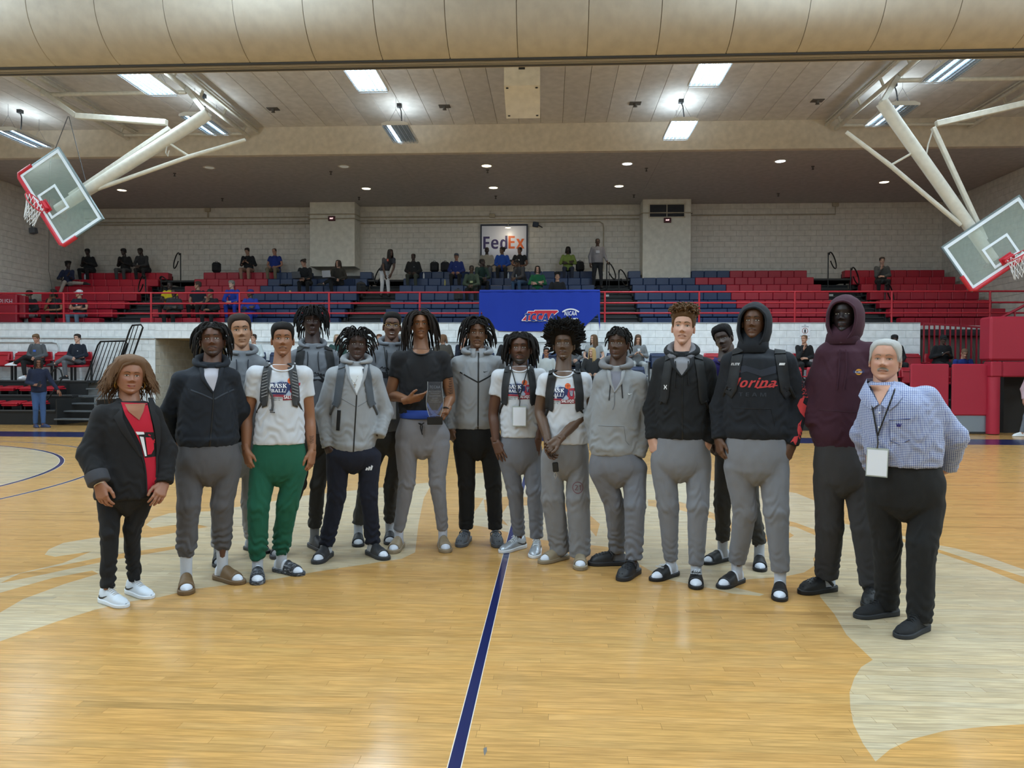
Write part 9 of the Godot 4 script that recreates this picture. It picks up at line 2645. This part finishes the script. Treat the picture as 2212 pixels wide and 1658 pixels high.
func build_crowd() -> void:
	var bk := "15171b"
	# lower left
	spectator(low(-15.27, 2), "crossleg", "man in grey zip jacket looking down, white sneakers, seated in red chairs", "55585d", "17181a", "b98c78", "short", "6b5238", {"pitch": 0.35, "shoe": "d8dce2", "mark": ["3f62b8", 0.0, 0.09]})
	spectator(low(-14.03, 2), "crossleg", "man in navy sweatshirt with crossed grey-trousered legs, seated in red chairs", "151d2d", "63656b", "c39a88", "short", "2d241e", {"shoe": "16181c", "mark": ["c9cdd6", 0.08, 0.03]})
	spectator(V(-13.42, 0, -18.75), "walk", "woman in navy jacket and blue jeans walking past the left stand with a phone", "131c36", "3a5580", "7a513d", "bob", "1b1512", {"turn": 0.35, "yaw": 0.3, "pitch": 0.2, "shoe": "2a3350", "phone": "phone in the hand of the walking woman in the navy jacket", "group": "people at floor level"})
	# upper stand, left
	spectator(up(-16.83, 0), "rest", "man in black and grey tracksuit in the front row at far left", "1b1c20", "8d9194", "4f382c", "buzz", "15110f", {"big": true, "yaw": -0.9, "mark": ["8d9194", 0.0, 0.26, 0.35]})
	spectator(up(-15.96, 0), "chin", "young woman in black with her chin on her hand, front row left", bk, "17181a", "80583f", "bob", "15110f", {"tee": true, "yaw": -0.7})
	spectator(up(-15.16, 0), "fold", "man in white cap, navy T-shirt and pale jeans in the front row", "151c2b", "6d8096", "a87c68", "ballcap", "c9ccd2", {"tee": true, "big": true, "yaw": -1.0, "mark": ["c0c4cc", 0.0, 0.05]})
	spectator(up(-17.55, 4), "recline", "youth in blue hoodie reclining with one leg along the red bench", "16203f", "a39b94", "33241d", "curls", "13100f", {"yaw": 1.2, "phone": "phone held by the reclining youth in the blue hoodie"})
	spectator(up(-17.60, 6), "phone", "man in dark clothes in the top row nearest the left corner", bk, "15161a", "2f221d", "short", "110f0e", {"big": true, "yaw": 0.2, "pitch": 0.3})
	spectator(up(-16.18, 6), "phone", "man in black jacket and grey trousers holding a phone, top row left", bk, "3e4043", "2f221d", "beanie", "121316", {"yaw": -0.4, "pitch": 0.2, "shoe": "c3c6ca", "phone": "phone raised by the man in black in the top row"})
	spectator(up(-15.42, 6), "lean", "man in dark grey hoodie bent over his lap, top row beside the aisle", "25272c", "1d1f23", "2f221d", "buzz", "110f0e", {"big": true, "yaw": -0.6, "pitch": 0.3, "shoe": "c9ccd0"})
	spectator(up(-12.55, 1), "fold", "person in bright yellow shirt half hidden behind the man in sunglasses", "c9b21a", "17181a", "3a2a22", "buzz", "110f0e", {"tee": true})
	spectator(up(-12.03, 0), "fold", "man in dark clothes and sunglasses in the front row, right of the aisle", "26282b", "17181a", "3d2c24", "bald", "1a1412", {"big": true})
	spectator(up(-11.60, 1), "rest", "man in navy T-shirt turned to the left, second row red seats", "141a28", "17181a", "9a705c", "short", "3a2d24", {"tee": true, "yaw": -1.2, "big": true})
	spectator(up(-10.80, 0), "chin", "person in black cap and black clothes leaning a hand on the head", "14161c", "14161c", "7d5a48", "ballcap", "111216", {"big": true, "yaw": -0.5, "mark": ["c9ccd2", 0.0, 0.02, 1.5]})
	spectator(up(-10.36, 1), "lean", "woman in royal blue hoodie and grey knit cap on the red seats", "1b3aa0", "1b3aa0", "b58f7e", "beanie", "77756f", {"yaw": -0.4, "mark": ["a82a3a", -0.07, 0.05]})
	spectator(up(-9.54, 0), "fold", "man in royal blue hoodie and navy cap in the front row", "1a3899", "1a3899", "4a3429", "ballcap", "1b2a66", {"yaw": -1.0})
	spectator(up(-11.40, 6), "phone", "man in black jacket and shorts with bare legs, top row", "17181d", "a5806d", "a5806d", "short", "2a211c", {"pitch": 0.35, "shoe": "9da09f", "phone": "phone in the hands of the man in shorts"})
	spectator(up(-10.39, 6), "rest", "bald man in royal blue polo shirt and khaki trousers, top row", "16307f", "7c6f5a", "a87a66", "bald", "3a2d24", {"tee": true, "pitch": 0.3, "big": true, "shoe": "2a2420"})
	spectator(up(-8.69, 4), "lean", "woman with hair in a bun bent over an open grey laptop", "101217", "101217", "a07a68", "bun", "2a201b", {"yaw": -0.5, "pitch": 0.4})
	spectator(up(-7.55, 4), "crossleg", "woman with a silver laptop raised on her lap beside the pillar", "26241f", "14161a", "a98472", "bob", "2a201b", {"yaw": -0.4})
	spectator(V(-5.85, row_h(4) - 0.4, -25.75), "bend", "woman in white trousers bending forward in the aisle", "35353b", "c9c9cc", "4a3429", "braids", "14110f", {"yaw": 0.9, "tee": true, "shoe": "17181b", "mark": ["b0503f", 0.2, 0.12, 0.9]})
	spectator(up(-5.0, 5), "rest", "man in black hoodie and camouflage trousers beside the bending woman", "14161b", "3a3f38", "3a2a22", "bald", "17120f", {"big": true, "yaw": -0.2, "mark": ["9aa0a8", 0.05, 0.03]})
	spectator(up(-3.43, 5), "rest", "man in blue quarter-zip and grey cap, left of the sign", "14296b", "15171c", "8d6552", "ballcap", "3b4250", {"mark": ["b9bcc4", 0.0, 0.025]})
	spectator(up(-2.39, 6), "rest", "person in cream hoodie below the left edge of the framed sign", "8f8a80", "4b5058", "241a16", "bald", "15110f", {"big": true})
	spectator(up(-2.55, 4), "lean", "man in dark green sweater turned towards the person in the cream hoodie", "16302a", "17181b", "3a2a22", "buzz", "15110f", {"yaw": 0.9, "turn": 0.5})
	spectator(up(-2.70, 3), "lean", "man in olive hoodie with a pale print, in front of the dark green sweater", "3b4a3c", "17181b", "4b362a", "buzz", "15110f", {"yaw": 0.3, "pitch": 0.2, "mark": ["8f9a72", 0.0, 0.1, 0.6]})
	spectator(up(-1.82, 6), "rest", "woman in bright blue top below the framed sign", "17479e", "15171c", "5a4030", "bun", "15110f", {"yaw": -1.0})
	spectator(up(-1.17, 6), "rest", "man in black T-shirt with white figures below the sign", "15161b", "1b1d22", "6b4a39", "buzz", "15110f", {"tee": true, "yaw": -0.7, "mark": ["c9ccd0", -0.04, 0.07]})
	spectator(up(-0.96, 4), "lean", "child in grey top and jeans slumped against the man in black", "3c3d42", "3d5878", "5a4030", "buzz", "15110f", {"turn": -0.7, "pitch": 0.7})
	spectator(up(-0.47, 3), "fold", "woman in emerald green sweater above the banner", "0f5b39", "2b3648", "b08a7a", "bob", "1d1613", {})
	spectator(up(0.20, 2), "rest", "person with fluffy black hair and black hoodie above the banner", "131419", "131419", "a8806a", "curls", "15120f", {})
	spectator(up(0.61, 6), "fold", "woman in lime green jacket sitting against the back wall", "7d8f45", "2b3040", "3a2a22", "bob", "15110f", {"pitch": 0.3})
	spectator(V(1.62, row_h(5) - 0.42, -26.3), "cane", "man in grey jacket standing with a cane beside the aisle rail", "77757b", "15171c", "4a3429", "bald", "15110f", {"big": true, "pitch": 0.35, "mark": ["9a9da6", 0.0, 0.14]})
	spectator(up(11.26, 4), "chin", "man in grey sweater alone on the right red stand, hand to his mouth", "4a4d4e", "17181b", "b58f7e", "short", "2d241e", {"turn": -0.2})
	# seated behind the group
	spectator(low(-8.70, 2), "rest", "man in white shirt seen between the tall youth and the green trousers' wearer", "c9d4d8", "3b3f46", "b58c78", "short", "3a2d24", {})
	spectator(low(-6.22, 2), "rest", "blond woman in glasses seen past the hanging twists", "2a4a48", "3b3f46", "b58f7c", "bob", "9a8a74", {"smile": 0.004})
	spectator(low(-4.98, 2), "rest", "person with auburn hair mostly hidden behind the smiling youth", "5c4a48", "3b3f46", "b08872", "short", "5a3a26", {})
	spectator(low(-4.36, 2), "rest", "grey-haired person hidden behind the plaque holder", "6d7076", "3b3f46", "a9826e", "short", "77736e", {})
	spectator(low(-3.12, 2), "rest", "woman with brown hair in profile beside the plaque holder's locks", "4a4640", "3b3f46", "b58f7c", "bob", "6a4e38", {"yaw": -1.2})
	spectator(low(-2.50, 2), "chin", "man in glasses and navy sweater with his hand to his chin", "161d30", "3b3f46", "b58772", "buzz", "3a2d24", {"yaw": -1.0})
	spectator(low(-1.26, 2), "rest", "youth in black hooded coat behind the bearded youth", "17191e", "3b3f46", "2f221c", "hoodup", "17191e", {})
	spectator(low(-0.13, 1), "rest", "child in glasses and pale top among the navy seats", "b9c0c2", "3b3f46", "8a5e47", "bun", "15110f", {})
	spectator(low(0.60, 2), "rest", "person in grey shirt partly hidden by the afro", "63676b", "3b3f46", "b58f7c", "long", "8a744f", {})
	spectator(low(1.22, 2), "rest", "young woman with long brown hair in pale grey T-shirt, seen in profile", "9ba0a3", "3b3f46", "c09a86", "long", "5e4630", {"yaw": -0.9, "tee": true})
	spectator(low(1.13, 1), "rest", "young woman with long blond hair in the row below the others", "26282b", "3b3f46", "c09a86", "long", "b09768", {"yaw": -0.6})
	spectator(low(2.46, 2), "phone", "young woman with long brown hair in grey sweatshirt looking at her phone", "80858a", "aab0b3", "c09a86", "long", "4e3b2b", {"pitch": 0.4, "phone": "phone of the long-haired woman in the grey sweatshirt"})
	spectator(low(7.09, 2), "chin", "man with cropped ginger hair in black top, hand to his chin", "15161a", "17181b", "b58a74", "buzz", "6a4c34", {"yaw": -0.8})
	spectator(low(9.60, 2), "rest", "person in black cap and dark puffer jacket behind the grey-haired man", "17191d", "17191d", "3a2a22", "beanie", "14161a", {"big": true})
	spectator(low(10.87, 2), "phone", "man in black cap and black pullover seated above the padded gates", "141519", "141519", "4a3429", "ballcap", "131418", {"pitch": 0.25, "big": true, "mark": ["b9bcc2", -0.05, 0.03]})
	spectator(low(11.0, 1), "lean", "man in royal blue sweater looking down behind the padded gates", "15307c", "17181b", "b58872", "buzz", "6a5240", {"pitch": 0.5, "turn": -0.2})
	spectator(V(11.55, 0, -18.25), "vest", "man in black vest, pink polo and grey trousers standing at the right edge", "c2a6ae", "6d7580", "b58a76", "short", "4a4542", {"turn": -0.5, "yaw": 0.9, "shoe": "d6dade", "group": "people at floor level"})
	var vs := F.new(V(-0.3, 0.8, -0.25), V(0.3, 1.65, 0.25), 0.02)
	vs.stack([[0.86, 0, 0, 0.198, 0.15, 0.15], [1.0, 0, 0, 0.195, 0.148, 0.148], [1.25, 0, 0, 0.195, 0.143, 0.143], [1.38, 0, 0, 0.18, 0.125, 0.125], [1.44, 0, 0, 0.12, 0.1, 0.1], [1.5, 0, 0, 0.078, 0.078, 0.078]], 0.03)
	var man := get_child(get_child_count() - 1)
	part(man, "vest", vs.mesh(), cloth("15161a", 0.8))
	part(man, "badge", B.new().box(V(-0.04, 1.12, 0.16), V(0.08, 0.11, 0.004)), mat("dfe3ea", 0.4))
	part(man, "lanyard", B.new().tube([V(-0.07, 1.46, 0.08), V(-0.05, 1.3, 0.15), V(-0.04, 1.18, 0.16), V(0.0, 1.3, 0.15), V(0.06, 1.46, 0.08)], 0.005, 5), mat("202328", 0.6))
	crowd_things()

func crowd_things() -> void:
	# vest and badge of the standing man
	var lap := func(called: String, label: String, at: Vector3, h: String, open: float):
		var t := thing(called, label, "laptop", at, -0.3)
		part(t, "base", B.new().box(V(0, 0, 0), V(0.34, 0.016, 0.24), Basis.IDENTITY, 0.004), mat(h, 0.35, 0.3))
		part(t, "screen", B.new().box(V(0, 0.11, 0.125 + 0.05 * open), V(0.34, 0.23, 0.010), Basis(Vector3.RIGHT, 0.35 * open), 0.003), mat(h, 0.35, 0.3))
	var pa := V(-8.80, row_h(4) + 0.20, row_z(4) + 0.42)
	lap.call(numbered_free("laptop"), "open grey laptop in front of the woman with the bun", pa, "4f5258", 0.6)
	lap.call(numbered_free("laptop"), "silver laptop in front of the woman beside the pillar", V(-7.75, row_h(4) + 0.24, row_z(4) + 0.36), "a9abb3", 0.6)
	var bp := B.new()
	bp.box(V(0, 0.19, 0), V(0.32, 0.38, 0.2), Basis.IDENTITY, 0.06).box(V(0, 0.15, 0.11), V(0.24, 0.2, 0.06), Basis.IDENTITY, 0.025)
	var bm := bp.mesh()
	var lb := ["black backpack on the top red bench", "black bag beside the man in camouflage trousers", "dark bag on the top navy bench left of the blue quarter-zip", "black bag beside the woman in the lime jacket", "small dark bag at the foot of the aisle left of the banner", "dark backpack below the olive hoodie"]
	var wh := [up(-13.2, 6) + V(0.6, 0, 0.12), up(-4.35, 6), up(-3.95, 6), up(1.05, 6), V(-6.55, row_h(3), row_z(3) - 0.12), up(-3.1, 2)]
	for i in 6:
		var t := thing("bag", lb[i], "bag", wh[i] - V(0, 0.003, 0), 0.2 * i, "bags left on the benches")
		part(t, "bag_body", bm, cloth(["121419", "15171b", "1b1e25", "131419", "16181d", "2a2d30"][i], 0.8))
		part(t, "handle", B.new().tube([V(-0.05, 0.37, 0), V(-0.03, 0.42, 0), V(0.03, 0.42, 0), V(0.05, 0.37, 0)], 0.01, 6), mat("17181b", 0.7))
	var bt := B.new().lathe(V(0, 0, 0), [V2(0, 0), V2(0.032, 0.0), V2(0.033, 0.14), V2(0.03, 0.16), V2(0.013, 0.19), V2(0.013, 0.2)], 12).mesh()
	var cp := B.new().lathe(V(0, 0.198, 0), [V2(0.015, 0), V2(0.015, 0.02), V2(0, 0.02)], 10).mesh()
	var bl := ["clear bottle on the top red bench in front of the corner spectator", "white bottle on the bench right of the camouflage trousers", "bottle on the bench beside the man in the blue quarter-zip", "clear bottle at the feet of the woman in the blue top", "clear bottle beside the child in jeans"]
	var bw := [up(-17.3, 5) + V(0, 0, 0.05), up(-4.62, 5) + V(0, 0, 0.05), up(-3.75, 4), up(-1.55, 5), up(-1.25, 5)]
	for i in 5:
		var t := thing("bottle", bl[i], "bottle", bw[i] - V(0, 0.004, 0), 0.0, "bottles on the benches")
		part(t, "bottle_body", bt, mat(["8d96a0", "b9bdc4", "8f8a5a", "9aa6b2", "9aa6b2"][i], 0.15))
		part(t, "bottle_cap", cp, mat(["2a4fa0", "d0d2d6", "c9b030", "d0d2d6", "d0d2d6"][i], 0.4))
	var cn := thing("walking_cane", "dark walking cane held by the standing man", "cane", V(2.02, row_h(5) - 0.40, -26.12))
	part(cn, "shaft", B.new().tube([V(0, 0, 0), V(0, 0.82, 0)], 0.012, 8), mat("191512", 0.4))
	part(cn, "handle", B.new().tube([V(0, 0.82, 0), V(0, 0.87, 0.02), V(0, 0.88, 0.08), V(0, 0.86, 0.11)], 0.014, 8), mat("191512", 0.4))
	var st := thing("snack_tray", "patterned tray on a small stand beside the woman with the laptop", "tray", V(-9.45, row_h(4) - 0.0, row_z(4) - 0.1))
	part(st, "tray", B.new().lathe(V(0, 0.0, 0), [V2(0, 0.012), V2(0.2, 0.012), V2(0.24, 0.05), V2(0.24, 0.03), V2(0.2, 0.0), V2(0, 0.0)], 16), camo())
	var cup := thing("paper_cup", "paper coffee cup on the navy bench below the laptop", "cup", V(-9.05, row_h(3) - 0.003, row_z(3) - 0.15))
	part(cup, "cup_body", B.new().lathe(V(0, 0, 0), [V2(0, 0), V2(0.03, 0), V2(0.042, 0.11)], 12), mat("b5a88c", 0.7))
	part(cup, "lid", B.new().lathe(V(0, 0.11, 0), [V2(0.045, 0), V2(0.045, 0.012), V2(0, 0.015)], 12), mat("3a3530", 0.5))

func numbered_free(called: String) -> String: return called
